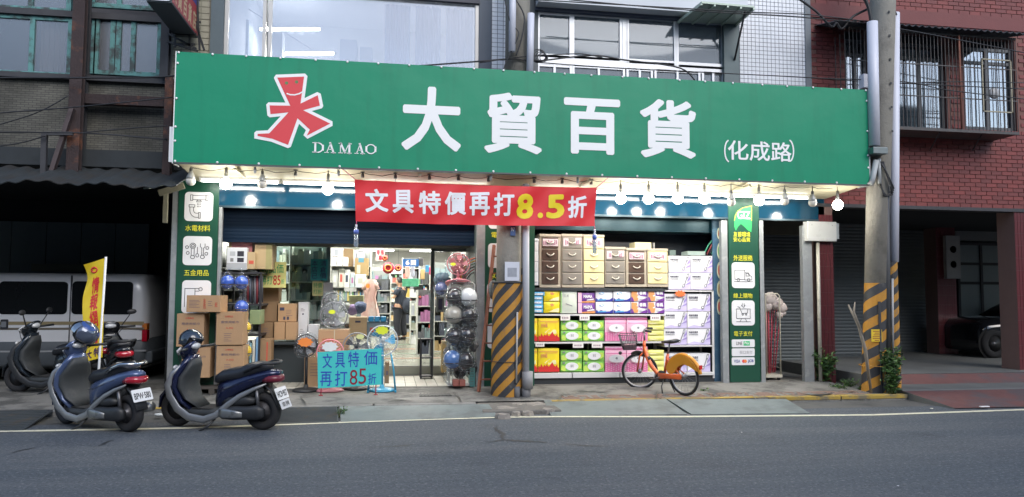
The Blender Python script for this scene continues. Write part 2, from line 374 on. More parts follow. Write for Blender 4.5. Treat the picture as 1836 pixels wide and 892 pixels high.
# iron drain cover in the pavement
t=thing('drain_cover','dark iron drain cover set in the pavement before the shop entrance','drain cover',(0,0,0))
g0,g1=gd(752,712,.09),gd(806,704,.09); m=MB().bx(g0.x,g1.x,g0.y,g1.y,.085,.1025)
for i in range(9):
    x=g0.x+(g1.x-g0.x)*(i+.5)/9; m.bx(x-.006,x+.006,g0.y+.03,g1.y-.03,.10,.107)
m.build('grate',mat('iron',(.06,.06,.06),.6,.4),t); rebase(t,((g0.x+g1.x)/2,(g0.y+g1.y)/2,.085))
# right-hand arcade floor with red steps and ramp
m=MB(); x0,x1=8.06,24
prof=[(4.6,.28),(-.3,.28),(-.34,.272),(-.75,.15),(-1.28,.135),(-1.34,.12),(-2.42,.014)]; cols=[0,0,1,0,0,1]
for i in range(6):
    (ya,za),(yb,zb)=prof[i],prof[i+1]; m.add([(x0,ya,za),(x1,ya,za),(x1,yb,zb),(x0,yb,zb)],[(0,3,2,1)],cols[i])
m.add([(x0,y,z) for y,z in prof]+[(x0,-2.42,-.1),(x0,4.6,-.1)],[tuple(range(9))],0)
m.bx(x0,x1,-.345,-.325,.268,.277,2)
struct('arcade_floor',m,[mat('arcade_concrete',(.14,.145,.14),.55,n=(2,.25),stain=((.09,.09,.09),1.2,.52,.5)),
  mat('red_ramp_paint',(.14,.062,.056),.75,n=(5,.35),bump=(30,.01),stain=((.085,.075,.08),1.6,.47,.85)),mat('joint',(.04,.04,.04),.9)])
m=MB().bx(6.9,8.06,-1.3,4.6,-.1,.07); struct('arcade_floor',m,MATS['arcade_concrete'])
# ---------- shop floor ----------
tile=mat('floor_tile',(.52,.50,.44),.35,n=(2,.12),stain=((.35,.33,.28),3,.55,.5)); grout=mat('grout',(.16,.15,.13),.9)
shop_floor=MB().bx(-3.25,6.9,-.02,1.6,.10,.137); e=struct('entrance_floor',shop_floor,grout)
n=0
xa,xb=gd(480,690,.16).x,gd(815,690,.16).x
tm=None
for j in range(3):
    for i in range(26):
        x=-2.35+i*.17
        if x>1.55: continue
        me_=tm or MB().bx(-.08,.08,-.245,.245,0,.012).mesh('tile',tile); tm=me_
        o=bpy.data.objects.new('tile',me_); COL.objects.link(o); o.parent=e; o.location=(x,.25+j*.505-.0,.137)
m=MB().bx(-3.25,2.35,1.6,18,.1,.3); struct('shop_floor',m,mat('shop_floor_tile',(.24,.25,.21),.25,n=(1.2,.2),stain=((.42,.22,.12),.8,.6,.5)))
m=MB()
for k,(ya,c) in enumerate(((1.5,0),(1.56,1),(1.64,0))): m.bx(-3.2,2.3,ya,ya+.03,.14,.315 if ya>1.6 else .16)
struct('door_track',m,mat('track_metal',(.25,.25,.24),.4,.7))

wet=mat('wet_stain',(.055,.055,.05),.35,n=(6,.3))
for pts,w in (([(1020,697),(1040,699),(1070,697)],.16),([(1035,703),(1060,702),(1100,703)],.07),([(1440,706),(1465,709),(1490,706)],.16),([(1500,701),(1530,704)],.12),([(700,716),(720,715),(745,717)],.06),([(1270,706),(1300,708)],.05)): blotch(pts,w,'wet_stain',wet,z=.105 if pts[0][0]<1400 else .088)
for pts in ([(812,703),(822,712),(828,722)],[(1350,708),(1356,717)],[(540,712),(548,724)],[(1180,702),(1176,716)],[(1010,706),(1002,717)]): blotch(pts,.02,'pavement_crack',wet,z=.105,jit=.01)
gm=mat
def window(parent,x0,x1,z0,z1,Y,cols,fm,pm,rows=(1,),fw=.05,dp=.06,name='window'):
    """frame part with a pane sub-part in every light; cols and rows are fractions"""
    m=MB(); m.bx(x0,x1,Y-dp/2,Y+dp/2,z0,z0+fw); m.bx(x0,x1,Y-dp/2,Y+dp/2,z1-fw,z1)
    cx=[x0];
    for c in cols: cx.append(x0+(x1-x0)*c)
    if cx[-1]<x1-1e-3: cx.append(x1)
    rz=[z0]+[z0+(z1-z0)*r for r in rows]
    if rz[-1]<z1-1e-3: rz.append(z1)
    for i,x in enumerate(cx):
        a=x-fw/2 if 0<i<len(cx)-1 else (x if i==0 else x-fw); m.bx(a,a+fw,Y-dp/2-.003,Y+dp/2,z0+.001,z1-.001)
    for z in rz[1:-1]: m.bx(x0,x1,Y-dp/2+.003,Y+dp/2,z-fw/2,z+fw/2)
    w=m.build(name,fm,parent,bevel=.004)
    for i in range(len(cx)-1):
        for j in range(len(rz)-1):
            MB().bx(cx[i]+.01,cx[i+1]-.01,Y-.004,Y+.004,rz[j]+.01,rz[j+1]-.01).build('pane',pm if not callable(pm) else pm(i,j),w)
    return w
# =============== LEFT BUILDING ===============
LB=thing('old_building','grimy old building left of the shop with teal window frames and rusty steel posts','building')
XL=at(308,200,0).x; X0=-9
mos=bpy.data.materials.new('grey_mosaic_brick'); mos.use_nodes=True; t=mos.node_tree; b=t.nodes['Principled BSDF']; b.inputs['Roughness'].default_value=.75
tc=t.nodes.new('ShaderNodeTexCoord'); mp=t.nodes.new('ShaderNodeMapping'); mp.inputs['Rotation'].default_value=(R(90),0,0); bt=t.nodes.new('ShaderNodeTexBrick')
bt.inputs['Scale'].default_value=1; bt.inputs['Brick Width'].default_value=.11; bt.inputs['Row Height'].default_value=.034; bt.inputs['Mortar Size'].default_value=.004
bt.inputs['Color1'].default_value=(.15,.145,.12,1); bt.inputs['Color2'].default_value=(.105,.10,.085,1); bt.inputs['Mortar'].default_value=(.05,.05,.045,1)
nz=t.nodes.new('ShaderNodeTexNoise'); nz.inputs['Scale'].default_value=1.1; nz.inputs['Detail'].default_value=7; mx=t.nodes.new('ShaderNodeMix'); mx.data_type='RGBA'; mx.blend_type='MULTIPLY'
mr=t.nodes.new('ShaderNodeMapRange'); mr.inputs[1].default_value=.4; mr.inputs[2].default_value=.62; mr.inputs[4].default_value=.75
for a,c in ((tc.outputs['Object'],mp.inputs[0]),(mp.outputs[0],bt.inputs[0]),(bt.outputs[0],mx.inputs[6]),(tc.outputs['Object'],nz.inputs[0]),(nz.outputs[0],mr.inputs[0]),(mr.outputs[0],mx.inputs[0]),(mx.outputs[2],b.inputs['Base Color'])): t.links.new(a,c)
mx.inputs[7].default_value=(.3,.3,.27,1)
za=at(200,272,0).z; zb=at(200,140,0).z; ztop=8.5
MB().bx(X0,XL,0,.25,za,zb).build('wall',mos,LB)
slab=gm('dark_slab',(.03,.036,.04),n=(3,.4),rough=.8)
MB().bx(X0,XL+.02,-.12,.3,at(200,300,-.12).z,za).build('floor_slab',slab,LB)
rust=gm('rusty_steel',(.04,.026,.026),rough=.8,n=(6,.4),bump=(30,.01),stain=((.17,.065,.032),2.2,.52,.85))
teal=gm('old_teal_paint',(.11,.28,.27),rough=.7,n=(8,.3),stain=((.05,.05,.05),5,.46,.9))
dark=gm('dark_frame',(.045,.045,.05),rough=.7,n=(6,.4))
milk=film('dusty_pane',tint=(.75,.78,.8),gl=.13,rough=.35,diff=.2,dcol=(.14,.16,.18))
# rooms behind the panes
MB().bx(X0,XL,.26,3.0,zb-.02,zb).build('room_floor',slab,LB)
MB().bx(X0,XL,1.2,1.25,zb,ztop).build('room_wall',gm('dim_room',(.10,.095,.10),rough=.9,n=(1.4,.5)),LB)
cur=gm('faded_curtain',(.40,.24,.19),rough=.9,n=(2,.4),stain=((.18,.17,.17),1.2,.5,.6))
for (u0,u1) in ((72,118),(175,197),(212,230)):
    m=MB(); x0,x1,z0,z1=rc(u0,32,u1,128,.14); n=14; vs=[]
    for i in range(n+1):
        x=x0+(x1-x0)*i/n; y=.16+.02*math.sin(i*2.1); vs+=[(x,y,z0),(x,y,z1)]
    m.add(vs,[(2*i,2*i+2,2*i+3,2*i+1) for i in range(n)]); m.build('curtain',cur,LB)
for (u0,v0,u1,v1,cols) in ((-150,24,131,134,(.3,.735,)),(164,32,300,137,(.07,.28,.36,.55,.9))):
    x0,x1,z0,z1=rc(u0,v0,u1,v1,.06); window(LB,x0,x1,z0,z1,.06,cols,teal,milk,fw=.07)
for (u0,u1,v1,cols) in ((-150,131,17,(.3,.735)),(164,300,18,(.38,.8))):
    x0,x1,_,z1=rc(u0,-90,u1,v1,.06); z0=at((u0+u1)/2,v1,.06).z; window(LB,x0,x1,z0,z0+1.4,.06,cols,teal,milk,fw=.07)
x0,x1,z0,z1=rc(-150,17,300,28,0); MB().bx(X0,XL,-.02,.2,z0,z1).build('transom_beam',dark,LB)
x0,x1,z0,z1=rc(-150,134,300,143,0); MB().bx(X0,XL,-.1,.2,z0,z1).build('sill',dark,LB)
# steel posts, beams and bracket standing proud
def ibeam(u,w,v0,v1,Y,nm='steel_post',mt=rust,par=LB):
    p0,p1=at(u,v0,Y),at(u,v1,Y); m=MB(); x=(p0.x+p1.x)/2; a,b=min(p0.z,p1.z),max(p0.z,p1.z)
    m.bx(x-w/2,x+w/2,Y-.06,Y-.048,a,b); m.bx(x-w/2,x+w/2,Y+.048,Y+.06,a,b); m.bx(x-.008,x+.008,Y-.048,Y+.048,a,b); m.build(nm,mt,par)
ibeam(140,.17,-80,318,-.35); ibeam(299,.12,-80,140,-.2,mt=dark); ibeam(302,.11,140,318,-.25)
ibeam(153,.07,-80,318,-.1,mt=dark)
x0,x1,z0,z1=rc(152,173,298,190,-.18); MB().bx(x0,x1,-.24,-.12,z0,z1).build('cross_beam',rust,LB)
p=[at(78,322,-.5),at(80,240,-.5),at(131,240,-.5)]
MB().bar(p[0],p[1],.07,.07).build('bracket_post',dark,LB); MB().bar(p[1],p[2],.05,.05).build('bracket_arm',dark,LB)
MB().bar(at(92,312,-.45),at(130,195,-.45),.09,.06).build('brace',gm('brown_brace',(.075,.055,.055),n=(5,.3)),LB)
# corrugated awning
m=MB(); n=150; xs=[-9+ (at(318,325,-1.1).x+9)*i/n for i in range(n+1)]; vs=[]
for i,x in enumerate(xs):
    d=.016*math.sin(i*1.05)+.015*math.sin(i*.31)+.012*math.sin(i*.117+1); vs+=[(x,-1.15+.06*math.sin(i*.23),at(150,330,-1.1).z+d),(x,-.1,at(150,302,-.1).z+d)]
m.add(vs,[(2*i,2*i+2,2*i+3,2*i+1) for i in range(n)])
o=m.build('awning',gm('tin_sheet',(.045,.052,.055),rough=.6,metal=.3,n=(4,.4),stain=((.05,.045,.04),3,.48,.7)),LB); md=o.modifiers.new('thickness','SOLIDIFY'); md.thickness=.012
# torn end of the awning, pale timber
MB().bar(at(262,338,-1.0),at(330,322,-.3),.10,.02).build('awning_flap',gm('pale_green_sheet',(.22,.28,.23),n=(6,.4)),LB)
MB().bar(at(285,347,-.3),at(330,333,-.3),.05,.09).build('timber',gm('old_timber',(.22,.21,.15),n=(6,.3)),LB)
MB().bar(at(298,345,-.1),at(296,400,-.1),.06,.06).build('timber',MATS['old_timber'],LB)
# deep open bay behind the van
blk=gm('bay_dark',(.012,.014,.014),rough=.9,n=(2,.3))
zc=at(150,335,0).z+.3; BY=4.2
xr=at(318,500,.3).x-.02
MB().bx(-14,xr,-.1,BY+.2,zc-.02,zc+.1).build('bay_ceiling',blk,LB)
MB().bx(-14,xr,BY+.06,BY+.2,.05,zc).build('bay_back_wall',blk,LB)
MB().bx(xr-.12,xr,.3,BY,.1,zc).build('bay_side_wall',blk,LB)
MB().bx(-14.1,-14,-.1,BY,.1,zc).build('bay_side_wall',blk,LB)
zt=at(150,400,BY).z; pn=gm('grey_door_panel',(.13,.16,.16),rough=.7,n=(2,.2)); xa=at(5,450,BY).x; xb=at(268,450,BY).x
me_=MB().bx(-.315,.315,-.03,.03,.1,zt).mesh('door_panel',pn)
for i in range(9):
    x=xb-.33-i*.645; o=bpy.data.objects.new('door_panel',me_); COL.objects.link(o); o.parent=LB; o.location=(x,BY,0)
x0,x1,z0,z1=rc(58,474,152,487,BY-.2); MB().bx(x0,x1,BY-.25,BY-.15,z0,z1).build('shelf_board',gm('pale_board',(.13,.14,.10)),LB)
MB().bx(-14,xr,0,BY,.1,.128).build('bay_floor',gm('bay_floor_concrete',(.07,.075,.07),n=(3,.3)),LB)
# =============== SHOP BUILDING ===============
SB=thing('shop_building','two storey shop building with white tiled upper wall above the green sign','building')
zB=at(900,190,0).z   # hidden behind the sign
wt=gm('white_wall_tile',(.72,.74,.78),rough=.25,n=(2,.06)); wg=gm('tile_joint',(.13,.14,.16),rough=.9)
def tilewall(u0,u1,p=.0745,g=.009):
    x0,x1=at(u0,60,0).x,at(u1,60,0).x; MB().bx(x0,x1,.0,.25,4.2,8.2).build('wall',wg,SB)
    m=MB(); nx=int((x1-x0)/p); 
    for i in range(nx):
        for j in range(int((7.4-5.0)/p)):
            x=x0+g+i*(x1-x0)/nx; z=5.0+j*p; w=(x1-x0)/nx-g
            m.bx(x,x+w,-.006-random.uniform(0,.0015),.0,z,z+p-g)
    m.build('wall_tiles',wt,SB,kind='stuff')
    return x0,x1
tilewall(881,912); tilewall(1325,1444)
ext=gm('dark_pilaster',(.10,.135,.15),rough=.6,n=(3,.25))
def slabpx(u0,u1,mt,nm,v0=60,y0=-.05,y1=.25,z0=4.2,z1=8.2):
    MB().bx(at(u0,v0,y0).x,at(u1,v0,y0).x,y0,y1,z0,z1).build(nm,mt,SB)
slabpx(377,400,ext,'pilaster',y0=-.08); slabpx(859,881,gm('dark_blue_trim',(.065,.085,.115),rough=.5),'pilaster',y0=-.03)
slabpx(308,377,gm('side_tile',(.25,.24,.19),rough=.6,n=(3,.2)),'wall',y0=0)
m=MB(); x0,x1=at(310,60,0).x,at(376,60,0).x
for j in range(30):
    for i in range(4):
        m.bx(x0+(x1-x0)*i/4+.006,x0+(x1-x0)*(i+1)/4-.006,-.01,0,5.1+j*.1,5.1+j*.1+.088)
m.build('wall_tiles',gm('beige_tile',(.36,.34,.26),rough=.5,n=(3,.2),vary=.1),SB,kind='stuff')
slabpx(912,965,gm('grey_upper_wall',(.13,.145,.15),rough=.7,n=(2,.2)),'wall',y0=0)
slabpx(1298,1325,gm('green_grey_post',(.11,.15,.155),rough=.5,n=(3,.25)),'pilaster',y0=-.06)
slabpx(1444,1454,gm('grey_trim',(.17,.19,.21),rough=.5),'corner_trim',y0=-.03)
alu=gm('beige_aluminium',(.55,.53,.5),rough=.35,metal=.2,n=(3,.08)); alw=gm('pale_aluminium',(.6,.61,.63),rough=.3,metal=.3,n=(3,.08))
pane=film('sky_reflecting_pane',tint=(.86,.88,.92),gl=.17,rough=.03,bump=(1.2,.004),back=.3,diff=.12,dcol=(.7,.72,.8))
# big window: jamb, pane, mullion, long pane
x0,x1=at(400,60,.04).x,at(858,60,.04).x; z1=7.35; zl=at(858,10,.04).z
w=MB(); 
for u0,u1 in ((400,409),(471,477),(481,487),(852,858)): w.bx(at(u0,60,.02).x,at(u1,60,.02).x,.0,.08,4.3,z1)
w.bx(x0,x1,.0,.07,z1-.06,z1)
w=w.build('window',alu,SB)
for u0,u1 in ((408,472),(486,853)): MB().bx(at(u0,60,.05).x,at(u1,60,.05).x,.045,.053,4.3,z1).build('pane',pane,w)
MB().bx(at(662,-2,-.02).x-2.5,at(860,5,-.02).x,-.05,.02,at(760,4,0).z+.02,8.2).build('lintel',gm('dark_lintel',(.035,.035,.055),rough=.5),SB)
# white room upstairs with lit tubes
wm=gm('white_paint',(.66,.68,.71),rough=.8,n=(1,.06))
MB().bx(at(380,60,0).x,8.4,4.6,4.7,4.2,8.4).build('upper_room_wall',wm,SB)
MB().bx(at(380,60,0).x,8.4,.26,4.6,7.55,7.62).build('upper_room_ceiling',wm,SB)
MB().bx(at(380,60,0).x,8.4,.26,4.6,4.05,4.15).build('upper_room_floor',gm('grey_floor',(.3,.3,.3)),SB)
MB().bx(at(880,60,0).x,at(880,60,0).x+.1,.26,4.6,4.15,7.55).build('upper_room_wall',wm,SB)
MB().bx(at(386,60,0).x-.1,at(386,60,0).x,.26,4.6,4.15,7.55).build('upper_room_wall',wm,SB)
cb=gm('pale_blue_curtain',(.30,.40,.60),rough=.9,n=(2,.15))
for (u0,u1) in ((690,735),(745,790),(800,848)):
    m=MB(); x0_,x1_=at(u0,60,.9).x,at(u1,60,.9).x; n=26; vs=[]
    for i in range(n+1):
        x=x0_+(x1_-x0_)*i/n; y=.9+.03*math.sin(i*1.3); vs+=[(x,y,4.4),(x,y,6.7+random.uniform(-.02,.02))]
    m.add(vs,[(2*i,2*i+2,2*i+3,2*i+1) for i in range(n)]); m.build('hanging_cloth',cb,SB)
tubeL=mat('tube_light_on',(1,1,1),.4,emit=((1,1,.97),9))
def tube_light(p0,p1,label,r=.016,mt=tubeL,group=None,watts=0,house=True):
    p0=Vector(p0);p1=Vector(p1); t=thing('fluorescent_tube',label,'tube light',(p0+p1)/2,group=group)
    a,b=p0-t.location,p1-t.location
    MB().tube([a,b],r,8).build('tube',mt,t)
    d=(b-a).normalized(); hm=mat('tube_fitting',(.6,.6,.58),.5)
    if house: MB().bar(a-d*.02+Vector((0,0,r+.025)),b+d*.02+Vector((0,0,r+.025)),.05,.03).build('fitting',hm,t)
    MB().tube([a-d*.025,a+d*.012],r*1.15,8).build('end_cap',hm,t); MB().tube([b-d*.012,b+d*.025],r*1.15,8).build('end_cap',hm,t)
    if watts:
        l=bpy.data.lights.new('tube_glow','AREA'); l.shape='RECTANGLE'; l.size=(b-a).length; l.size_y=.05; l.energy=watts; l.color=(1,.97,.88)
        lo=bpy.data.objects.new('tube_glow',l); COL.objects.link(lo); lo.parent=t; lo.location=((a+b)/2)-Vector((0,0,r+.01))
        lo.rotation_euler=(0,0,math.atan2(d.y,d.x))
    return t
for (u0,v0,u1,v1,Y,wh) in ((465,53,575,53,3.2,'upper'),(510,97,600,96,1.6,'lower')):
    tube_light(at(u0,v0,Y),at(u1,v1,Y),'lit %s tube light in the white room upstairs behind the big window'%wh,r=.03,house=False,watts=35)
c=at(492,110,1.3); MB().bx(c.x-.12,c.x+.14,1.2,1.5,4.2,at(492,60,1.3).z).build('stored_box',gm('stored_white',(.75,.76,.78),rough=.7),SB)
for (u0,u1,v) in ((420,446,34),(610,640,70),(646,668,84)): MB().bx(at(u0,60,2.4).x,at(u1,60,2.4).x,2.4,2.9,4.2,at(u0,v,2.4).z).build('stored_cabinet',gm('stored_grey_blue',(.40,.46,.56),rough=.6),SB)
MB().tube([at(420,0,2.6),at(560,90,2.6)],.008,4).build('ceiling_cable',gm('cable_grey',(.2,.2,.25)),SB)
# right upper windows
lt=lambda i,j: pane
xw0,xw1=at(962,80,.04).x,at(1298,80,.04).x
def upw(u0,u1,v0,v1,cols,fm,fw=.05): 
    x0,x1,z0,z1=rc(u0,v0,u1,v1,.05); return window(SB,x0,x1,z0,z1,.05,cols,fm,pane2,fw=fw)
pane2=film('grey_window_pane',tint=(.62,.68,.74),gl=.06,rough=.03,back=.12,diff=.3,dcol=(.30,.34,.36))
upw(962,1025,24,105,(),alw); upw(1024,1120,28,109,(.92,),alw); upw(1119,1212,33,117,(.06,),alw); upw(1211,1298,38,124,(),alw)
zq0=at(1130,128,.05).z
for (u0,u1,v0) in ((962,1025,117),(1025,1120,120),(1122,1170,124),(1172,1255,127),(1257,1298,130)):
    x0,x1,_,z1=rc(u0,v0,u1,v0+30,.05); z1=at((u0+u1)/2,v0,.05).z; window(SB,x0,x1,4.4,z1,.05,(.5,),alw,pane2,fw=.045)
MB().bx(xw0,xw1,.02,.1,at(1130,122,.03).z-.03,at(1130,112,.03).z+.06).build('transom',alw,SB)
band=gm('blue_grey_band',(.085,.10,.145),rough=.4,n=(3,.2))
a,b=at(960,10,-.04),at(1300,37,-.04)
MB().bx(a.x,b.x,-.06,.2,at(1130,32,0).z+.0,at(1130,20,0).z+.12).build('window_head',band,SB)
MB().bx(a.x,b.x+.3,-.3,.2,at(1130,14,-.3).z,8.2).build('white_slab',wm,SB)
# small green metal canopy with brace
z0=at(1290,30,-.5).z
m=MB(); A=[at(1215,40,-.06),at(1320,44,-.06),at(1352,14,-.75),at(1258,6,-.75)]
m.add([p for p in A]+[p+Vector((0,0,.03)) for p in A],[(0,1,2,3),(7,6,5,4),(0,4,5,1),(1,5,6,2),(2,6,7,3),(3,7,4,0)])
for k in range(5):
    p=A[3].lerp(A[2],k/4); q=A[0].lerp(A[1],k/4); m.bar(p-Vector((0,0,.02)),q-Vector((0,0,.02)),.03,.03)
m.build('canopy',gm('pale_green_metal',(.42,.50,.42),rough=.5,metal=.2),SB)
MB().tube([at(1336,20,-.6),at(1317,108,-.07)],.018,6).build('canopy_brace',dark,SB)
# ----- ground floor of the shop building -----
xl=at(326,500,0).x; xR=at(1460,500,0).x; zsoff=at(560,328,0).z
teal_b=gm('fascia_blue',(.006,.045,.085),rough=.12,spec=.6,n=(2,.12),coat=.5,bump=(1.5,.01))
fx0,fx1=at(390,350,-.02).x,at(1478,380,-.02).x
ff=at(560,374,-.02).z
MB().bx(fx0,fx1,-.02,.0,ff,3.42).build('fascia',teal_b,SB,bevel=.004)
MB().bx(fx0,fx1,-.027,-.02,ff-.02,ff+.015).build('fascia_trim',gm('fascia_edge',(.05,.08,.1),rough=.3,metal=.5),SB)
shb=gm('shutter_blue_black',(.003,.013,.032),rough=.65,spec=.15,n=(3,.2))
# rolled shutter with visible slats
def shutter(x0,x1,z0,z1,Y,pitch,mt,par,nm='shutter'):
    k_=pitch/.075*(.5 if pitch<.06 else 1); m=MB(); n=int((z1-z0)/pitch); vs=[];fs=[]
    for i in range(n*4+1):
        z=z0+(z1-z0)*i/(n*4); ph=(i%4); y=Y-[0,.006,.008,.006][ph]*k_; vs+=[(x0,y,z),(x1,y,z)]
    fs=[(2*i,2*i+1,2*i+3,2*i+2) for i in range(n*4)]; m.add(vs,fs); m.bx(x0,x1,Y-.02,Y+.015,z0-.05,z0)
    return m.build(nm,mt,par,fix=False)
mpx=at(853,500,0).x
shutter(fx0,mpx,at(600,432,.25).z,ff+.05,.25,.05,shb,SB)
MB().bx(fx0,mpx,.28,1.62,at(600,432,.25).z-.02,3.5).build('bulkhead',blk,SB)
MB().bx(mpx,6.2,.9,1.0,.1,3.4).build('bay_back_wall',gm('navy_back',(.008,.016,.03),rough=.5,n=(2,.3)),SB)
MB().bx(at(950,410,.2).x-.3,at(1296,400,.1).x,.22,.8,at(1100,414,.22).z,ff+.1).build('shutter_box',gm('teal_shutter_box',(.010,.05,.07),rough=.3,metal=.3),SB)
# side walls, ceiling, back of the shop
wi=gm('shop_white_wall',(.7,.7,.66),rough=.7,n=(1,.06))
MB().bx(-3.3,-3.2,1.6,17,.3,3.3).build('side_wall',wi,SB); MB().bx(2.3,2.4,1.0,17,.3,3.3).build('side_wall',wi,SB)
MB().bx(-3.3,2.4,16.9,17,.3,3.3).build('back_wall',wi,SB); MB().bx(-3.3,2.4,1.62,17,3.25,3.35).build('ceiling',wi,SB)
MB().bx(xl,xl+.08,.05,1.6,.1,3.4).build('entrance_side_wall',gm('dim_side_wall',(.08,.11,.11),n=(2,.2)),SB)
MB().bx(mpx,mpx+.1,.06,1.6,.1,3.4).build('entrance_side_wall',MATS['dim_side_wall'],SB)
MB().bx(-3.3,8.1,-.02,8,3.5,3.6).build('slab',slab,SB)
# upper closing wall between sign and glass (behind the sign)
MB().bx(xl,8.05,.0,.2,3.42,4.25).build('wall',slab,SB)
# galvanised posts and the green panels
galv=gm('galvanised_post',(.34,.36,.37),rough=.45,metal=.5,n=(9,.2),stain=((.55,.56,.55),6,.55,.6),bump=(20,.005))
def gpost(u0,u1,v0,v1,Y=-.03,d=.1):
    x0,x1,z0,z1=rc(u0,v0,u1,v1,Y); MB().bx(x0,x1,Y,Y+d,.1,z1).build('post',galv,SB,bevel=.006)
gpost(304,317,330,690,-.02,.08); gpost(388,394,372,680); gpost(854,869,400,690); gpost(1295,1306,396,683); gpost(1361,1371,396,683); gpost(1441,1458,405,688)
# blue side wall beside right shelf, oval stickers
x0,x1,_,_=rc(1279,500,1296,500,.12)
MB().bx(x0,x1+.03,.12,.16,.13,3.0).build('blue_side_panel',gm('worn_blue_paint',(.03,.09,.16),rough=.55,n=(3,.35),stain=((.10,.17,.22),3,.52,.6)),SB)
# closed shutter bay on the right
x0,x1=at(1368,500,0).x,at(1445,500,0).x
shutter(x0-.05,x1+1.4,.18,3.0,2.4,.07,gm('grey_shutter',(.085,.10,.105),rough=.5,metal=.3,n=(2,.15),stain=((.06,.07,.07),1.5,.5,.5)),SB)
MB().bx(x0-.05,x1+1.4,2.3,2.5,2.9,3.5).build('shutter_head',gm('shutter_head_grey',(.14,.13,.09),n=(3,.2)),SB)
MB().bx(x0-.12,x0-.02,.1,2.5,.1,3.4).build('bay_side_wall',blk,SB)
# =============== RIGHT BUILDING ===============
RB=thing('red_brick_building','dark red brick building on the right with caged upstairs windows','building')
xb0=at(1454,100,0).x; zb0=at(1720,372,0).z; xb1=24
mort=gm('mortar',(.20,.095,.08),rough=.9,n=(3,.2)); bm_=[gm('red_brick_a',(.20,.040,.036),rough=.6,n=(3,.15),bump=(40,.003),vary=.1),gm('red_brick_b',(.165,.036,.034),rough=.6,n=(3,.15),bump=(40,.003),vary=.1)]
holes=[rc(1518,72,1560,232,0),rc(1611,72,1699,232,0),rc(1731,72,1822,232,0)]
ztopR=8.2; ledge_z=at(1720,236,0).z
holes=[(a,b,c,at(1700,60,0).z) for a,b,c,d in holes]
xsplit=[xb0]+sorted([v for h in holes for v in h[:2]])+[xb1]; hz0=min(h[2] for h in holes); hz1=max(h[3] for h in holes)
m=MB(); m.bx(xb0,xb1,.012,.25,zb0,hz0); m.bx(xb0,xb1,.012,.25,hz1,ztopR)
for i in range(0,len(xsplit),2): m.bx(xsplit[i],xsplit[i+1],.012,.25,hz0,hz1)
m.build('wall',mort,RB)
ph,pl=.0775,.225; brickme=[MB().bx(-.106,.106,0,.02,0,.066).mesh('brick',b_) for b_ in bm_]; half=[MB().bx(-.05,.05,0,.02,0,.066).mesh('brick',b_) for b_ in bm_]
cand=[]
for j in range(int((7.3-zb0)/ph)):
    z=zb0+.004+j*ph
    for i in range(-1,int((12.9-xb0)/pl)+1):
        x=xb0+.11+i*pl+(pl/2 if j%2 else 0)
        if x<xb0+.1 or any(h[0]-.11<x<h[1]+.11 and h[2]-.07<z<h[3] for h in holes): continue
        p=(x,0,z); cand.append((abs(x-10.3)*.6+(0 if z<hz0-.1 else 5)+abs(z-4)*.1,x,z))
cand.sort()
for k,(d,x,z) in enumerate(cand[:300]):
    o=bpy.data.objects.new('brick',random.choice(brickme)); COL.objects.link(o); o.parent=RB; o.location=(x,random.uniform(-.002,.001),z)
m=MB()
for d,x,z in cand[300:]: y=random.uniform(-.002,.001); m.bx(x-.106,x+.106,y,y+.02,z,z+.066,random.choice((0,1)))
m.build('brick_courses',bm_,RB,kind='stuff')
# windows in the holes
wf=gm('grey_window_frame',(.10,.105,.11),rough=.5,metal=.2); cur2=gm('pale_curtain',(.36,.41,.44),rough=.9,n=(1.5,.2)); wp2=film('window_glass',tint=(.7,.75,.78),gl=.18,rough=.04,back=.3)
zt_=at(1655,107,.1).z
for k,(a,b,c,d) in enumerate(holes):
    dd=min(d,at(1655,80,.1).z); w=window(RB,a,b,c,dd,.12,(.5,),wf,wp2,rows=((zt_-c)/(dd-c),),fw=.06)
    m=MB(); n=40; vs=[]
    for i in range(n+1):
        x=a+(b-a)*i/n; y=.4+.02*math.sin(i*1.7); vs+=[(x,y,c+.02),(x,y,dd)]
    m.add(vs,[(2*i,2*i+2,2*i+3,2*i+1) for i in range(n)]); m.build('curtain',cur2,RB)
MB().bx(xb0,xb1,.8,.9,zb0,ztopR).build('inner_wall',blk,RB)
MB().bx(xb0,xb1,-.02,.0,at(1720,50,0).z,at(1720,26,0).z).build('brick_band',bm_[1],RB)
x0=at(1530,60,-.6).x; zl0=at(1720,240,-.55).z
# cage: ledge, posts, bars
gr=gm('cage_iron',(.09,.085,.085),rough=.6,metal=.4,n=(8,.3),stain=((.16,.09,.06),5,.55,.6))
zc0,zc1=at(1720,232,-.55).z,at(1720,66,-.55).z; xc0,xc1=at(1524,150,-.55).x,at(1822,150,-.55).x
MB().bx(xc0,xc1,-.57,.0,zc0-.05,zc0-.02).build('cage_floor',gr,RB)
m=MB().bx(xc0,xc1,-.58,-.54,zc0-.06,zc0-.01); m.bx(xc0,xc1,-.58,-.54,zc1,zc1+.035)
nb=46
for i in range(nb+1):
    x=xc0+(xc1-xc0)*i/nb; m.bx(x-.0045,x+.0045,-.566,-.554,zc0-.01,zc1)
for z in (zc0+(zc1-zc0)*.33,zc0+(zc1-zc0)*.67): m.bx(xc0,xc1,-.569,-.551,z-.008,z+.008)
for y in (-.42,-.28,-.14):
    for x in (xc0,xc1-.012): m.bx(x,x+.012,y-.006,y+.006,zc0-.01,zc1)
m.build('cage_bars',gr,RB,kind='stuff')
zr=zc1+.06
m=MB(); n=120; vs=[]
for i in range(n+1):
    x=xc0-.3+(xc1+.4-xc0)*i/n; d=.018*math.sin(i*1.5); vs+=[(x,-.75,zr+d),(x,-.0,zr+.18+d)]
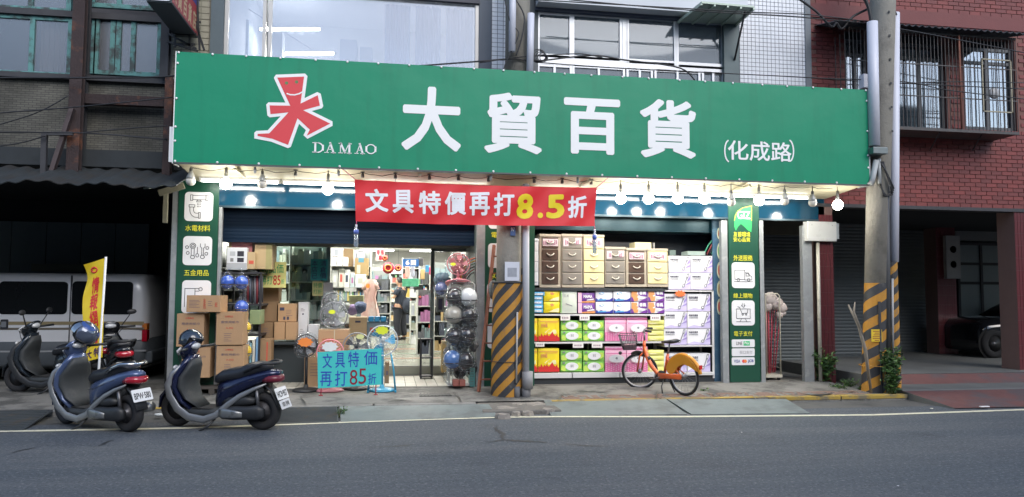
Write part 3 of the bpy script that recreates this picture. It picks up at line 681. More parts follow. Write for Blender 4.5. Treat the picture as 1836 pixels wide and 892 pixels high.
m.add(vs,[(2*i,2*i+2,2*i+3,2*i+1) for i in range(n)]); o=m.build('cage_roof',gm('dark_sheet',(.06,.07,.08),rough=.5,metal=.3,n=(4,.4)),RB); o.modifiers.new('t','SOLIDIFY').thickness=.008
xr0,xr1,zr0,zr1=rc(1761,107,1814,202,-.62); m=MB()
for a,b,c,d in ((xr0,xr1,zr0,zr0+.02),(xr0,xr1,zr1-.02,zr1),(xr0,xr0+.02,zr0,zr1),(xr1-.02,xr1,zr0,zr1)): m.bx(a,b,-.63,-.61,c,d)
m.build('hatch_frame',gm('tan_frame',(.38,.34,.24),rough=.6),RB)
px_=at(1722,150,-.6).x; MB().tube([(px_,-.6,zc0),(px_,-.6,zc1)],.018,6).build('rusty_pipe',gm('rust_pipe',(.22,.09,.06),rough=.8,n=(8,.4)),RB)
for u in (1685,1762): MB().tube([at(u,238,-.5),at(u-18,270,-.02)],.012,5).build('cage_strut',dark,RB)
# arcade: soffit, columns, shutters
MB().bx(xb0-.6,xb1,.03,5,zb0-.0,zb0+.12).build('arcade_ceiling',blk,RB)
MB().bx(xb0,xb1,-.03,.2,zb0-.06,zb0+.0).build('soffit_edge',dark,RB)
rt=gm('red_column_tile',(.115,.026,.03),rough=.3,n=(3,.2),vary=.1); rj=gm('column_joint',(.16,.10,.09),rough=.9)
def column(u0,u1,v,Y,dep,zf,zt):
    x0,x1=at(u0,v,Y).x,at(u1,v,Y).x; c=MB().bx(x0,x1,Y,Y+dep,zf,zt).build('column',rj,RB); m=MB(); n=max(2,round((x1-x0)/.065)); p=(x1-x0)/n
    for j in range(int((zt-zf)/.23)):
        for i in range(n): m.bx(x0+i*p+.004,x0+(i+1)*p-.004,Y-.008,Y,zf+j*.23+.004,zf+(j+1)*.23-.004)
    m.build('column_tiles',rt,c,kind='stuff')
column(1471,1496,560,-.02,.4,.07,zb0); column(1822,1875,500,0,.4,.27,zb0); column(1680,1714,500,3.6,.4,.28,3.6)
gs=gm('arcade_shutter',(.11,.125,.13),rough=.5,metal=.3,n=(2,.2))
x0,x1=at(1612,500,4.4).x,at(1682,500,4.4).x; shutter(x0-.1,x1+.1,.3,3.5,4.4,.075,gs,RB)
x0,x1=at(1490,500,3).x,at(1545,500,3).x; shutter(x0-.6,x1+.4,.3,3.5,3.2,.075,gs,RB)
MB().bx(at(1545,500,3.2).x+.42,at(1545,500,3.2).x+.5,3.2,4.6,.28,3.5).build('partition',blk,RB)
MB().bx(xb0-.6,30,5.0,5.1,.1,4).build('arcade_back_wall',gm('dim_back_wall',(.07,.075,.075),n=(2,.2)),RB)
# tiled dado and steel framed glazing behind the car
x0,x1=at(1716,500,4.6).x,at(1836,500,4.6).x
dt=film('frosted_glazing',tint=(.5,.6,.58),gl=.12,rough=.3,diff=.5,dcol=(.30,.36,.36))
window(RB,x0,x1+1.5,.3,3.0,4.6,(.2,.48,.75),dark,dt,rows=(.62,.8),fw=.07)
x0,x1,z0,z1=rc(1713,398,1820,432,4.3); MB().bx(x0,x1+2,4.3,4.5,z0,z1+.3).build('pale_lintel',gm('dull_plaster',(.2,.205,.2),n=(2,.1)),RB)

t=thing('meter_board','white board with two round meters on the red column deep in the arcade','meter board'); x0,x1,z0,z1=rc(1697,423,1722,500,3.45)
MB().bx(x0,x1,3.45,3.55,z0,z1).build('board',gm('meter_white',(.30,.30,.30),rough=.5),t)
for q in (.33,.68): MB().lathe([(0,-.06),(.075,-.055),(.085,-.03),(.085,.0)],16,Matrix.Translation(((x0+x1)/2,3.45,z0+(z1-z0)*q))@Matrix.Rotation(R(-90),4,'X')@Matrix.Rotation(R(180),4,'X')).build('meter',gm('meter_dark',(.04,.045,.05),rough=.3),t)
rebase(t,((x0+x1)/2,3.5,z0))
p0,p1=at(1690,394,2.6),at(1820,377,2.0); t=thing('fluorescent_tube','unlit tube light hanging in the right hand arcade','tube light',(p0+p1)/2); MB().bar(p0-t.location,p1-t.location,.05,.05).build('tube',gm('tube_unlit',(.35,.36,.36),rough=.4),t)
# =============== BIG GREEN SIGN ===============
SY=-1.2
sg=mat('sign_green_cloth',(.007,.26,.135),rough=.40,n=(1.2,.06),bump=(2.2,.009),spec=.35,stain=((.012,.15,.08),1.1,.5,.2),st=(4,1,.35))
wh=mat('print_white',(.9,.9,.88),rough=.5,n=(2,.03)); redp=mat('print_red',(.72,.06,.07),rough=.5,n=(2,.05)); yel=mat('print_yellow',(.75,.70,.04),rough=.5,n=(2,.04))
sx0,sx1=at(313,200,SY).x,at(1557,250,SY).x; sz0,sz1=3.425,4.985
ST=thing('shop_sign','long green shop sign with big white characters and red walking figure logo','shop sign')
# cloth face: fine grid, slightly slack
m=MB(); nx,nz=90,14; vs=[]
for j in range(nz+1):
    for i in range(nx+1):
        x=sx0+(sx1-sx0)*i/nx; z=sz0+(sz1-sz0)*j/nz
        e=min(i,nx-i,1)*min(j,nz-j,1); y=SY+.0015*e*math.sin(x*3.1)*math.sin(z*4); vs.append((x,y,z))
m.add(vs,[(j*(nx+1)+i,j*(nx+1)+i+1,(j+1)*(nx+1)+i+1,(j+1)*(nx+1)+i) for j in range(nz) for i in range(nx)],0,True)
m.build('face',sg,ST,fix=False)
fr=mat('sign_frame',(.45,.46,.47),.4,.4)
MB().bx(sx0,sx1,SY+.006,-.9,sz0+.003,sz1-.003).build('box_body',mat('sign_back',(.25,.27,.26),.6),ST)
MB().bx(sx0-.012,sx0,SY-.004,-.88,sz0-.02,sz1+.004).bx(sx0-.10,sx0-.03,SY+.15,SY+.2,3.45,3.95).build('side_strip',wh,ST)
MB().bx(sx1,sx1+.02,SY-.004,-.88,sz0-.02,sz1+.004).build('side_strip',fr,ST)
MB().bx(sx0,sx1,SY-.006,SY+.05,sz0-.022,sz0).build('bottom_rail',mat('rail_dark',(.10,.11,.11),.5,.4),ST)
gmesh=MB().lathe([(0,0),(.016,.002),(.017,.008),(.0,.009)],8,Matrix.Rotation(R(90),4,'X')).mesh('eyelet',wh)
def eyelet(x,z):
    o=bpy.data.objects.new('eyelet',gmesh); COL.objects.link(o); o.parent=ST; o.location=(x,SY-.003,z)
for i in range(24): eyelet(sx0+.03+(sx1-sx0-.06)*i/23+random.uniform(-.03,.03)*(0<i<23),sz1-.012)
for i in range(20): eyelet(sx0+.03+(sx1-sx0-.06)*i/19,sz0+.012)
for z in (4.8,4.3,3.9,3.7): eyelet(sx0+.02,z+.02); eyelet(sx1-.02,z)
Y=SY-.004
for ch,px in (('大',(720,156,827,271)),('貿',(868,167,972,276)),('百',(1011,177,1112,277)),('貨',(1147,179,1248,284))):
    ptext(ch,px,Y,wh,parent=ST,weight=.028)
ptext('化成路',(1305,254,1419,289),Y,wh,parent=ST,weight=.014)
for u,s in ((1301,-1),(1421,1)):
    p=at(u,271,Y); h=.17; m=MB(); pts=[(p.x+s*(.075*math.cos(R(a)))-s*.06,p.z+h*math.sin(R(a))) for a in range(-75,76,15)]; line(m,pts,.022,Y,.003); m.build('lettering',wh,ST)
# serif capitals
def serif(ch,x0,x1,z0,z1,m):
    w=x1-x0;h=z1-z0;P=lambda a,b:(x0+a*w,z0+b*h); L=lambda pts,t: line(m,[P(*p) for p in pts],t*h,Y,.003); T=.19;t=.07
    se=lambda a,b,z:L([(a,z),(b,z)],t)
    if ch=='D':
        L([(.24,.06),(.24,.94)],T); se(.02,.5,.03); se(.02,.5,.97); pts=[(.5,.97)]+[(.5+.36*math.cos(R(q)),.5+.44*math.sin(R(q))) for q in range(70,-71,-20)]+[(.5,.03)]; L(pts,.12); L([(.86,.3),(.86,.7)],T)
    if ch=='A': L([(.2,.05),(.52,.95)],.08); L([(.5,.97),(.8,.05)],T); L([(.3,.36),(.68,.36)],t); se(.02,.36,.03); se(.6,.99,.03)
    if ch=='M': L([(.15,.04),(.15,.96)],.08); L([(.17,.95),(.5,.1)],T); L([(.5,.1),(.8,.95)],.08); L([(.84,.04),(.84,.96)],T); se(.02,.3,.03); se(.68,1,.03); se(.02,.25,.97); se(.78,1,.97)
    if ch=='O': L([(.5+.38*math.cos(R(q)),.5+.45*math.sin(R(q))) for q in range(0,361,20)],.10); L([(.13,.32),(.13,.68)],T); L([(.87,.32),(.87,.68)],T)
m=MB()
for ch,u0,u1 in (('D',560,582),('A',582,602),('M',607,630),('A',636,654),('O',654,676)):
    x0,x1,z0,z1=rc(u0,256+(u0-560)*.03,u1,274+(u0-560)*.03,Y); serif(ch,x0,x1,z0,z1,m)
m.build('lettering',wh,ST)
# red walking figure logo
C=[(733,185),(912,178),(888,358),(1003,302),(1017,371),(905,402),(1085,491),(930,571),(950,531),(868,455),(805,633),(700,592),(602,573),(602,560),(680,556),(808,416),(688,428),(682,370),(820,372)]
cp=lambda c:(lambda p:Vector((p.x,p.z)))(at(300+c[0]/3.7175,90+c[1]/3.7175,Y))
Q=[cp(c) for c in C]; n=len(Q); O=[]
area=sum(Q[i].x*Q[(i+1)%n].y-Q[(i+1)%n].x*Q[i].y for i in range(n)); sgn=1 if area>0 else -1; D=.045
for i in range(n):
    a,b,c=Q[i-1],Q[i],Q[(i+1)%n]; d1=(b-a).normalized(); d2=(c-b).normalized(); n1=Vector((d1.y,-d1.x))*sgn; n2=Vector((d2.y,-d2.x))*sgn
    bi=(n1+n2).normalized(); k=D/max(.3,bi.dot(n1)); cr=(d1.x*d2.y-d1.y*d2.x)*sgn
    if cr>0 and k>D*1.3: O+= [b+n1*D+d1*D*.35, b+n2*D-d2*D*.35]
    else: O.append(b+bi*k)
def flatpoly(P,y0,y1,name,mt,par):
    b=bmesh.new(); V=[b.verts.new((p.x,y0,p.y)) for p in P]; f=b.faces.new(V); f.normal_update(); bmesh.ops.triangulate(b,faces=[f])
    r=bmesh.ops.extrude_face_region(b,geom=b.faces[:]); bmesh.ops.translate(b,verts=[v for v in r['geom'] if isinstance(v,bmesh.types.BMVert)],vec=(0,y1-y0,0)); bmesh.ops.recalc_face_normals(b,faces=b.faces)
    me=bpy.data.meshes.new(name); b.to_mesh(me); b.free(); me.materials.append(mt); o=bpy.data.objects.new(name,me); COL.objects.link(o); o.parent=par; return o
flatpoly(O,Y,Y-.002,'logo_outline',wh,ST); flatpoly(Q,Y-.003,Y-.005,'logo_figure',redp,ST)
m=MB()
for c in ((795,221),(862,214)):
    p=cp(c); m.prism(ell(p.x,p.y,.023,.023,14),Y-.007,Y-.005,0)
m.build('logo_eyes',mat('print_olive',(.12,.24,.09)),ST)
m=MB(); line(m,[(lambda p:(p.x,p.y))(cp(c)) for c in ((800,292),(820,299),(850,300),(880,292),(905,278))],.018,Y-.005,.002); m.build('logo_smile',wh,ST)
rebase(ST,(2.34,-1.05,3.42))
# soffit of the sign: cream panels in lengths
sof=mat('soffit_cream',(.50,.46,.32),.6,n=(1.5,.12),stain=((.40,.36,.24),1.5,.55,.5)); sj=MB()
SF=thing('sign_soffit','cream boarded soffit under the green sign carrying the row of bulbs','soffit')
ys0,ys1,zs0,zs1=-1.14,-.06,3.42,3.335
zz=lambda y: zs0+(zs1-zs0)*(y-ys0)/(ys1-ys0)
L_=[i for i in range(7)]
for i in L_:
    a=sx0+.05+(7.55-sx0)*i/7; b=sx0+.05+(7.55-sx0)*(i+1)/7-.006
    for j in range(4):
        y0=ys0+(ys1-ys0)*j/4; y1=ys0+(ys1-ys0)*(j+1)/4-.008
        M=MB(); v=[(a,y0,zz(y0)),(b,y0,zz(y0)),(b,y1,zz(y1)-.006),(a,y1,zz(y1)-.006)]; M.add(v+[(p[0],p[1],p[2]+.02) for p in v],[(0,1,2,3),(7,6,5,4),(0,4,5,1),(1,5,6,2),(2,6,7,3),(3,7,4,0)])
        M.build('panel',sof,SF)
for x in (-2.2,.4,3,5.6): MB().bx(x,x+.04,ys0,ys1,3.35,3.36+.02).build('batten',sof,SF)
rebase(SF,(2.3,-.6,3.4))
# =============== LAMPS ===============
bulb_on=mat('bulb_glass_lit',(1,1,1),.3,emit=((1,.95,.86),26)); bulb_off=mat('bulb_glass_off',(.62,.6,.54),.35,n=(3,.05)); bulb_base=mat('bulb_heat_sink',(.35,.36,.35),.4,.4)
sock=mat('lamp_socket',(.12,.12,.12),.5); cable=mat('black_cable',(.02,.02,.022),.5)
def bulb(u,v,lit,label,big=0):
    Yb=-.99; c=at(u,v,Yb); zt=zz(Yb)-.002; r=.068 if not lit else .082
    t=thing('light_bulb',label,'light bulb',(c.x,Yb,zt),group='lit bulbs under the sign' if lit else 'unlit bulbs under the sign'); z=c.z-zt
    MB().lathe([(.0,z-r),(r*.5,z-r*.87),(r*.87,z-r*.5),(r,z),(r*.93,z+r*.38)]+([(r*.7,z+r*.72),(r*.42,z+r*.92)] if lit else []),18).build('glass',bulb_on if lit else bulb_off,t)
    MB().lathe([(r*.40,z+r*.93),(.028,z+r*1.4),(.018,z+r*1.9)] if lit else [(r*.92,z+r*.385),(r*.85,z+r*.9),(.024,z+r*2.0),(.018,z+r*2.3)],14).build('collar',bulb_base,t)
    MB().lathe([(.018,z+r*1.8),(.023,z+r*1.85),(.023,z+r*2.7),(.008,z+r*2.9),(.008,-.001)],10).build('socket',sock,t)
    if lit:
        l=bpy.data.lights.new('bulb_glow','POINT'); l.energy=5; l.shadow_soft_size=r*1.05; l.color=(1,.93,.80); lo=bpy.data.objects.new('bulb_glow',l); COL.objects.link(lo); lo.parent=t; lo.location=(0,0,z-r*1.6)
for u,v,lit,lab in ((342,325,0,'unlit bulb at the left end of the sign above the pipe icon'),(405,330,1,'lit bulb nearest the left green pillar sign'),(470,330,0,'unlit round bulb between the two lit bulbs left of the banner'),
  (588,340,1,'lit bulb just left of the red banner'),(1113,357,1,'first lit bulb right of the red banner'),(1163,357,1,'second lit bulb right of the red banner'),(1215,357,1,'third lit bulb right of the red banner'),
  (1263,357,1,'fourth lit bulb right of the red banner, beside an unlit one'),(1311,363,0,'unlit bulb above the left edge of the right green pillar sign'),(1361,360,1,'lit bulb above the right edge of the right green pillar sign'),
  (1407,361,0,'unlit bulb above the closed shutter, left of its unlit neighbour'),(1457,364,0,'unlit bulb last but one at the right end of the sign'),(1502,368,1,'lit bulb at the far right end beyond the blue fascia')): bulb(u,v,lit,lab)
for k,(u,v) in enumerate(((530,316),(650,316),(709,318),(770,320),(822,322),(876,323),(958,326),(1008,327),(1060,329))):
    Yb=-.99; c=at(u,v,Yb); zt=zz(Yb)-.002; z=-.045
    t=thing('lamp_socket','empty black lamp socket '+('under the sign between two bulbs left of the banner' if k==0 else 'above the red banner, '+['','first','second','third','fourth','fifth','sixth','seventh','last'][k]+' from its left end'),'lamp socket',(c.x,Yb,zt),group='empty lamp sockets under the sign')
    MB().lathe([(.010,-.001),(.012,-.03),(.024,-.04),(.026,-.085),(.020,-.088)],10).build('holder',sock,t)
    MB().bx(-.03,.03,-.02,.02,-.012,.0).build('plate',sock,t)
# cable strung from socket to socket
pts=[]
us=[342,405,470,530,588,650,709,770,822,876,958,1008,1060,1113,1163,1215,1263,1311,1361,1407,1457,1502]
for a,b in zip(us,us[1:]):
    pa,pb=at(a,310,-.97).x,at(b,310,-.97).x
    for k in range(5): s=k/5; pts.append((pa+(pb-pa)*s,-.97,zz(-.97)-.014-.035*math.sin(math.pi*s)*random.uniform(.5,1.2)))
MB().tube(pts,.005,5).build('cable',cable,label='thin dark cable linking the lamp sockets under the sign',cat='cable')
for k,(u0,v0,u1,v1) in enumerate(((360,322,500,328),(508,329,636,333),(1068,338,1170,342),(1174,342,1292,346),(1296,347,1350,349),(1354,349,1448,352))):
    p0,p1=at(u0,v0,-.35),at(u1,v1,-.35); p0.z=p1.z=zz(-.35)-.06
    tube_light(p0,p1,('lit tube light under the sign '+('nearest the left pillar','just left of the red banner','just right of the red banner','above the vacuum cleaner cartons','above the right green pillar sign','at the right end of the sign')[k]),watts=6)
for u0,u1 in ((650,760),(765,875),(960,1060)):
    p0,p1=at(u0,330,-.35),at(u1,333,-.35); p0.z=p1.z=zz(-.35)-.06; tube_light(p0,p1,'lit tube light behind the red banner, %s of the three'%{650:'leftmost',765:'middle',960:'rightmost'}[u0],watts=6)
# small cameras / clips on soffit edge
for u,lb in ((458,'near the left lit bulb'),(607,'just left of the banner'),(880,'above the banner, left of the pole'),(1035,'above the right part of the banner')):
    p=at(u,303,-1.1); t=MB().bx(-.015,.015,-.02,.02,-.03,0).lathe([(0,-.09),(.018,-.085),(.02,-.03),(.01,-.028)],8).build('clip_lamp',mat('clip_grey',(.35,.36,.37),.4),loc=(p.x,-1.12,3.40),label='small grey clip on the soffit edge '+lb,cat='clip',group='clips on the soffit edge')
# =============== RED BANNER ===============
BY_=-1.09; bt_=thing('banner','red cloth sale banner with white and yellow characters tied under the sign','banner')
TL,TR,BR_,BL=at(636,322,BY_),at(1069,337,BY_),at(1066,406,BY_),at(638,397,BY_)
def bw(s,t):
    return .016*math.sin(s*17+t*3)*(1-abs(2*t-1)*.3)+.012*math.sin(s*41+t*7)+.01*math.sin(t*6+s*5)
def bp(s,t):  # s along, t down
    p=TL.lerp(TR,s).lerp(BL.lerp(BR_,s),t); p.y=BY_+bw(s,t); p.z-=.022*math.sin(math.pi*s)*(1-.2*t); return p
m=MB(); nx,nz=120,16; vs=[tuple(bp(i/nx,j/nz)) for j in range(nz+1) for i in range(nx+1)]
m.add(vs,[(j*(nx+1)+i,(j+1)*(nx+1)+i,(j+1)*(nx+1)+i+1,j*(nx+1)+i+1) for j in range(nz) for i in range(nx)],0,True)
m.build('cloth',mat('banner_red',(.74,.028,.036),rough=.55,n=(2,.08)),bt_,fix=False)
wht=mat('banner_white',(.85,.85,.87),.55); yl2=mat('banner_yellow',(.88,.68,.02),.55)
def btext(ch,u0,v0,u1,v1,mt,wgt):
    me=fat(glyphs(ch,0,.0),wgt); xs=[v.co.x for v in me.vertices]; zs=[v.co.y for v in me.vertices]; a,b,c,d=min(xs),max(xs),min(zs),max(zs)
    b2=bmesh.new(); b2.from_mesh(me); bmesh.ops.triangulate(b2,faces=b2.faces); bmesh.ops.subdivide_edges(b2,edges=[e for e in b2.edges if e.calc_length()>.12],cuts=2); bmesh.ops.triangulate(b2,faces=b2.faces); b2.to_mesh(me); b2.free()
    for v in me.vertices:
        u=u0+(u1-u0)*(v.co.x-a)/(b-a); w=v1+(v0-v1)*(v.co.y-c)/(d-c)
        s=(u-636)/433; tt=(w-(322+15*s))/(75-6*s); p=bp(s,tt); zo=v.co.z; v.co=(p.x,p.y-.006-zo,p.z)
    me.materials.clear(); me.materials.append(mt); o=bpy.data.objects.new('lettering',me); COL.objects.link(o); o.parent=bt_
for ch,u0,u1 in (('文',653,693),('具',700,737),('特',746,785),('價',792,830),('再',836,873),('打',880,917)):
    s=(u0-636)/433; btext(ch,u0,338+s*10,u1,380+s*10,wht,.03)
btext('8',922,346,953,391,yl2,.04); btext('.',961,380,971,390,yl2,.03); btext('5',977,348,1011,391,yl2,.04); btext('折',1017,351,1052,391,wht,.03)
cord=mat('pink_cord',(.55,.10,.22),.6)
MB().tube([at(637,322,BY_),at(612,302,-1.18)],.006,5).build('tie_cord',cord,bt_)
MB().tube([at(1069,337,BY_),at(1092,318,-1.18)],.006,5).build('tie_cord',cord,bt_)
rebase(bt_,(2.3,BY_,2.9))
pet=film('clear_bottle',tint=(.86,.9,.93),gl=.18,rough=.05,diff=.12)
for (u,v0,v1,lab) in ((639,397,443,'left'),(1066,406,456,'right')):
    p=at(u,v0,BY_); q=at(u,v1,BY_); h=p.z-q.z; t=thing('water_bottle','water bottle hanging as a weight from the %s end of the red banner'%lab,'bottle',(p.x,BY_,q.z))
    hb=h-.07; MB().lathe([(.0,0),(.03,.002),(.034,.02),(.032,hb*.5),(.034,hb*.62),(.033,hb*.8),(.013,hb*.97),(.013,hb)],14).build('body',pet,t)
    MB().lathe([(.0,0.01),(.028,.012),(.030,hb*.55),(.0,hb*.56)],12).build('water',film('water_fill',tint=(.8,.88,.95),gl=.12,diff=.1),t)
    MB().lathe([(.035,hb*.62),(.0352,hb*.82)],14).build('label_band',mat('label_blue',(.10,.16,.5)),t)
    MB().lathe([(.015,hb-.01),(.015,hb+.02),(0,hb+.021)],10).build('cap',mat('cap_white',(.7,.72,.8)),t)
    MB().tube([(0,0,hb+.02),(.004,0,hb+.05),(0,0,h+.005)],.005,5).build('cord',cord,t)
# =============== PILLAR SIGNS ===============
pg=mat('pillar_green',(.010,.066,.040),rough=.35,n=(1.5,.1),spec=.5); pw=mat('pillar_white',(.74,.74,.76),.4,n=(2,.03)); ink=mat('print_ink',(.06,.065,.07),.5)
def pill(par,px,Y,r=.06):
    x0,x1,z0,z1=rc(*px,Y); MB().prism(rrect(x0,x1,z0,z1,r),Y-.004,Y,0).build('icon_plate',pw,par); return x0,x1,z0,z1
def icon(par,px,Y,strokes,w=.009):
    x0,x1,z0,z1=px; m=MB()
    for s in strokes: line(m,[(x0+(x1-x0)*a,z1-(z1-z0)*b) for a,b in s],w,Y-.004,.002)
    m.build('icon',ink,par)
circ=lambda cx,cy,rx,ry,n=12,a0=0,a1=360:[(cx+rx*math.cos(R(a0+(a1-a0)*i/n)),cy+ry*math.sin(R(a0+(a1-a0)*i/n))) for i in range(n+1)]
box_=lambda a,b,c,d:[(a,b),(c,b),(c,d),(a,d),(a,b)]
PL=thing('pillar_sign','tall green pillar sign left of the entrance with plumbing and tool icons','sign')
x0,x1,_,_=rc(318,500,389,500,0); _,_,z0,z1=rc(330,328,389,684,0); x0=at(316,500,0).x
YP=-.03
MB().bx(x0,x1,YP,.0,.14,3.34).build('board',pg,PL)
p=pill(PL,(331,345,382,397),YP)
icon(PL,p,YP,[box_(.28,.12,.75,.26),box_(.20,.10,.28,.29),box_(.74,.10,.82,.29),box_(.42,.30,.58,.34),box_(.45,.26,.55,.30),[(.45,.40),(.45,.43)],[(.5,.40),(.5,.43)],[(.55,.40),(.55,.43)],[(.45,.48),(.45,.51)],[(.5,.48),(.5,.51)],[(.55,.48),(.55,.51)],
  box_(.16,.44,.36,.52),[(.19,.52),(.19,.64)]+circ(.42,.62,.23,.25,6,180,90)+[(.5,.87)],[(.32,.52),(.32,.62)]+circ(.42,.62,.10,.11,5,180,90)+[(.5,.73)],box_(.5,.70,.56,.90)])
ptext('水電材料',(332,404,377,415),YP-.001,yel,parent=PL,weight=.005)
p=pill(PL,(328,424,380,476),YP)
icon(PL,p,YP,[circ(.14,.38,.05,.05),circ(.17,.58,.05,.05),circ(.84,.40,.05,.05),circ(.81,.6,.05,.05),circ(.34,.33,.10,.09),circ(.34,.33,.05,.045),[(.29,.41),(.29,.68)],[(.39,.41),(.39,.68)],circ(.34,.72,.07,.06),circ(.5,.66,.05,.06),[(.5,.38),(.5,.6)],
  [(.60,.26),(.60,.36),(.65,.41),(.65,.66)],[(.76,.26),(.76,.36),(.71,.41),(.71,.66)],circ(.68,.71,.07,.06)])
ptext('五金用品',(330,484,374,495),YP-.001,yel,parent=PL,weight=.005)
p=pill(PL,(326,503,378,562),YP)
icon(PL,p,YP,[[(.1,.8),(.1,.25),(.45,.25),(.45,.8)],[(.45,.25),(.58,.25)],circ(.64,.27,.06,.05),[(.45,.33),(.58,.33)]])
rebase(PL,((x0+x1)/2,-.0,.13))
PM=thing('pillar_sign','green pillar sign behind the left striped pole and ladder','sign')
x0,x1=at(869,500,0).x,at(958,500,0).x
MB().bx(x0,x1,YP,.0,.13,3.34).build('board',pg,PM)
for px in ((876,386,930,411),(875,437,930,481),(873,508,930,560),(874,580,930,625)): pill(PM,px,YP)
ptext('電器用品',(881,417,926,427),YP-.001,yel,parent=PM,weight=.005); ptext('家庭用品',(878,489,926,500),YP-.001,yel,parent=PM,weight=.005)
rebase(PM,((x0+x1)/2,-.0,.13))
PR=thing('pillar_sign','green pillar sign on the right with leaf logo, truck icon and payment plates','sign')
x0,x1=at(1306,500,0).x,at(1361,500,0).x
MB().bx(x0,x1,YP,.0,.14,3.34).build('board',pg,PR)
# leaf emblem
def pp(u,v,Y=YP): q=at(1270+u/4.054,340+v/4.054,Y); return (q.x,q.z)
lf=mat('leaf_green',(.03,.36,.10),.4); lf2=mat('leaf_lime',(.42,.66,.06),.4)
out=[(313,118),(315,250),(312,310),(290,300),(262,272),(236,250),(215,270),(200,300),(188,270),(188,230),(195,190),(215,155),(250,132),(285,124)]
def poly(ps,y,mt,nm,par,d=.002):
    P=[Vector(pp(*c)) for c in ps]; flatpoly(P,y,y-d,nm,mt,par)
poly(out,YP-.001,lf,'emblem_leaf',PR)
m=MB(); line(m,[pp(*c) for c in ((313,225),(314,120),(285,126),(250,134),(215,157),(196,190),(189,225))],.014,YP-.003,.002); m.build('emblem_edge',lf2,PR)
ptext('GIZ',(1322,379,1345,393),YP-.004,wh,parent=PR,weight=.005)
ptext('友善環境',(1315,416,1345,425),YP-.001,yel,parent=PR,weight=.005); ptext('安心品質',(1315,426,1345,434),YP-.001,yel,parent=PR,weight=.005)
ptext('外送服務',(1315,458,1349,468),YP-.001,yel,parent=PR,weight=.005)
p=pill(PR,(1312,471,1353,517),YP)
icon(PR,p,YP,[box_(.13,.30,.56,.66),[(.56,.40),(.72,.40),(.80,.52),(.87,.55),(.87,.68),(.56,.68)],[(.62,.43),(.71,.43),(.76,.53),(.62,.53),(.62,.43)],circ(.28,.68,.06,.055),circ(.73,.68,.06,.055),[(.1,.75),(.9,.75)]])
ptext('線上購物',(1315,526,1349,535),YP-.001,yel,parent=PR,weight=.005)
p=pill(PR,(1312,539,1353,584),YP)
icon(PR,p,YP,[[(.46,.12),(.46,.2),(.42,.2),(.5,.28),(.58,.2),(.54,.2),(.54,.12)],box_(.2,.34,.8,.72),[(.26,.25),(.34,.28),(.44,.52),(.68,.50),(.70,.34)],circ(.47,.56,.03,.03),circ(.62,.56,.03,.03),[(.42,.72),(.36,.84)],[(.58,.72),(.64,.84)],[(.2,.85),(.8,.85)]])
ptext('電子支付',(1316,594,1349,603),YP-.001,yel,parent=PR,weight=.005)
for px in ((1312,609,1353,623),(1312,625,1353,639),(1312,641,1353,655)): pill(PR,px,YP,.022)
ptext('LINE',(1320,613,1331,619),YP-.005,ink,parent=PR,weight=.005)
x0,x1,z0,z1=rc(1333,612,1344,620,YP); MB().bx(x0,x1,YP-.006,YP-.004,z0,z1).build('badge',mat('pay_green',(.04,.5,.18)),PR); ptext('Pay',(1335,613,1343,619),YP-.007,wh,parent=PR,weight=.01)
ptext('街口支付',(1326,629,1349,635),YP-.005,mat('ink_grey',(.3,.3,.32)),parent=PR)
ptext('VISA',(1316,645,1327,651),YP-.005,mat('ink_blue',(.05,.08,.3)),parent=PR,weight=.005)
q=at(1333,648,YP); q2=at(1336,648,YP); MB().prism(ell(q.x,q.z,.028,.028),YP-.006,YP-.004).build('badge',redp,PR); MB().prism(ell(q2.x,q2.z,.028,.028),YP-.008,YP-.006).build('badge',mat('print_orange',(.75,.2,.05)),PR)
ptext('JCB',(1341,645,1351,651),YP-.005,mat('ink_blue',(.05,.08,.3)),parent=PR,weight=.03)
rebase(PR,((at(1306,500,0).x+x1)/2,0,.13))
# oval stickers on the blue side panel
for k,(v0,v1) in enumerate(((408,430),(436,465),(470,500),(504,533),(536,565))):
    x0,x1,z0,z1=rc(1286,v0,1296,v1,.1); o=MB().prism(ell(0,0,(x1-x0)/2,(z1-z0)/2),0,.003,0); cx,cz=(x0+x1)/2,(z0+z1)/2
    o.prism(ell(0,0,(x1-x0)*.33,(z1-z0)*.33),-.002,0,1)
    o.build('oval_sticker',[mat('sticker_cream',(.55,.58,.42),.5),[mat('pic_brown',(.3,.12,.07)),mat('pic_green',(.12,.3,.12)),mat('pic_red',(.45,.1,.08)),mat('pic_tan',(.4,.3,.15)),mat('pic_red2',(.5,.12,.1))][k]],loc=(cx,.112,cz),label='oval food sticker on the blue side panel, %s'%('top','second from top','middle','second from bottom','bottom')[k],cat='sticker')
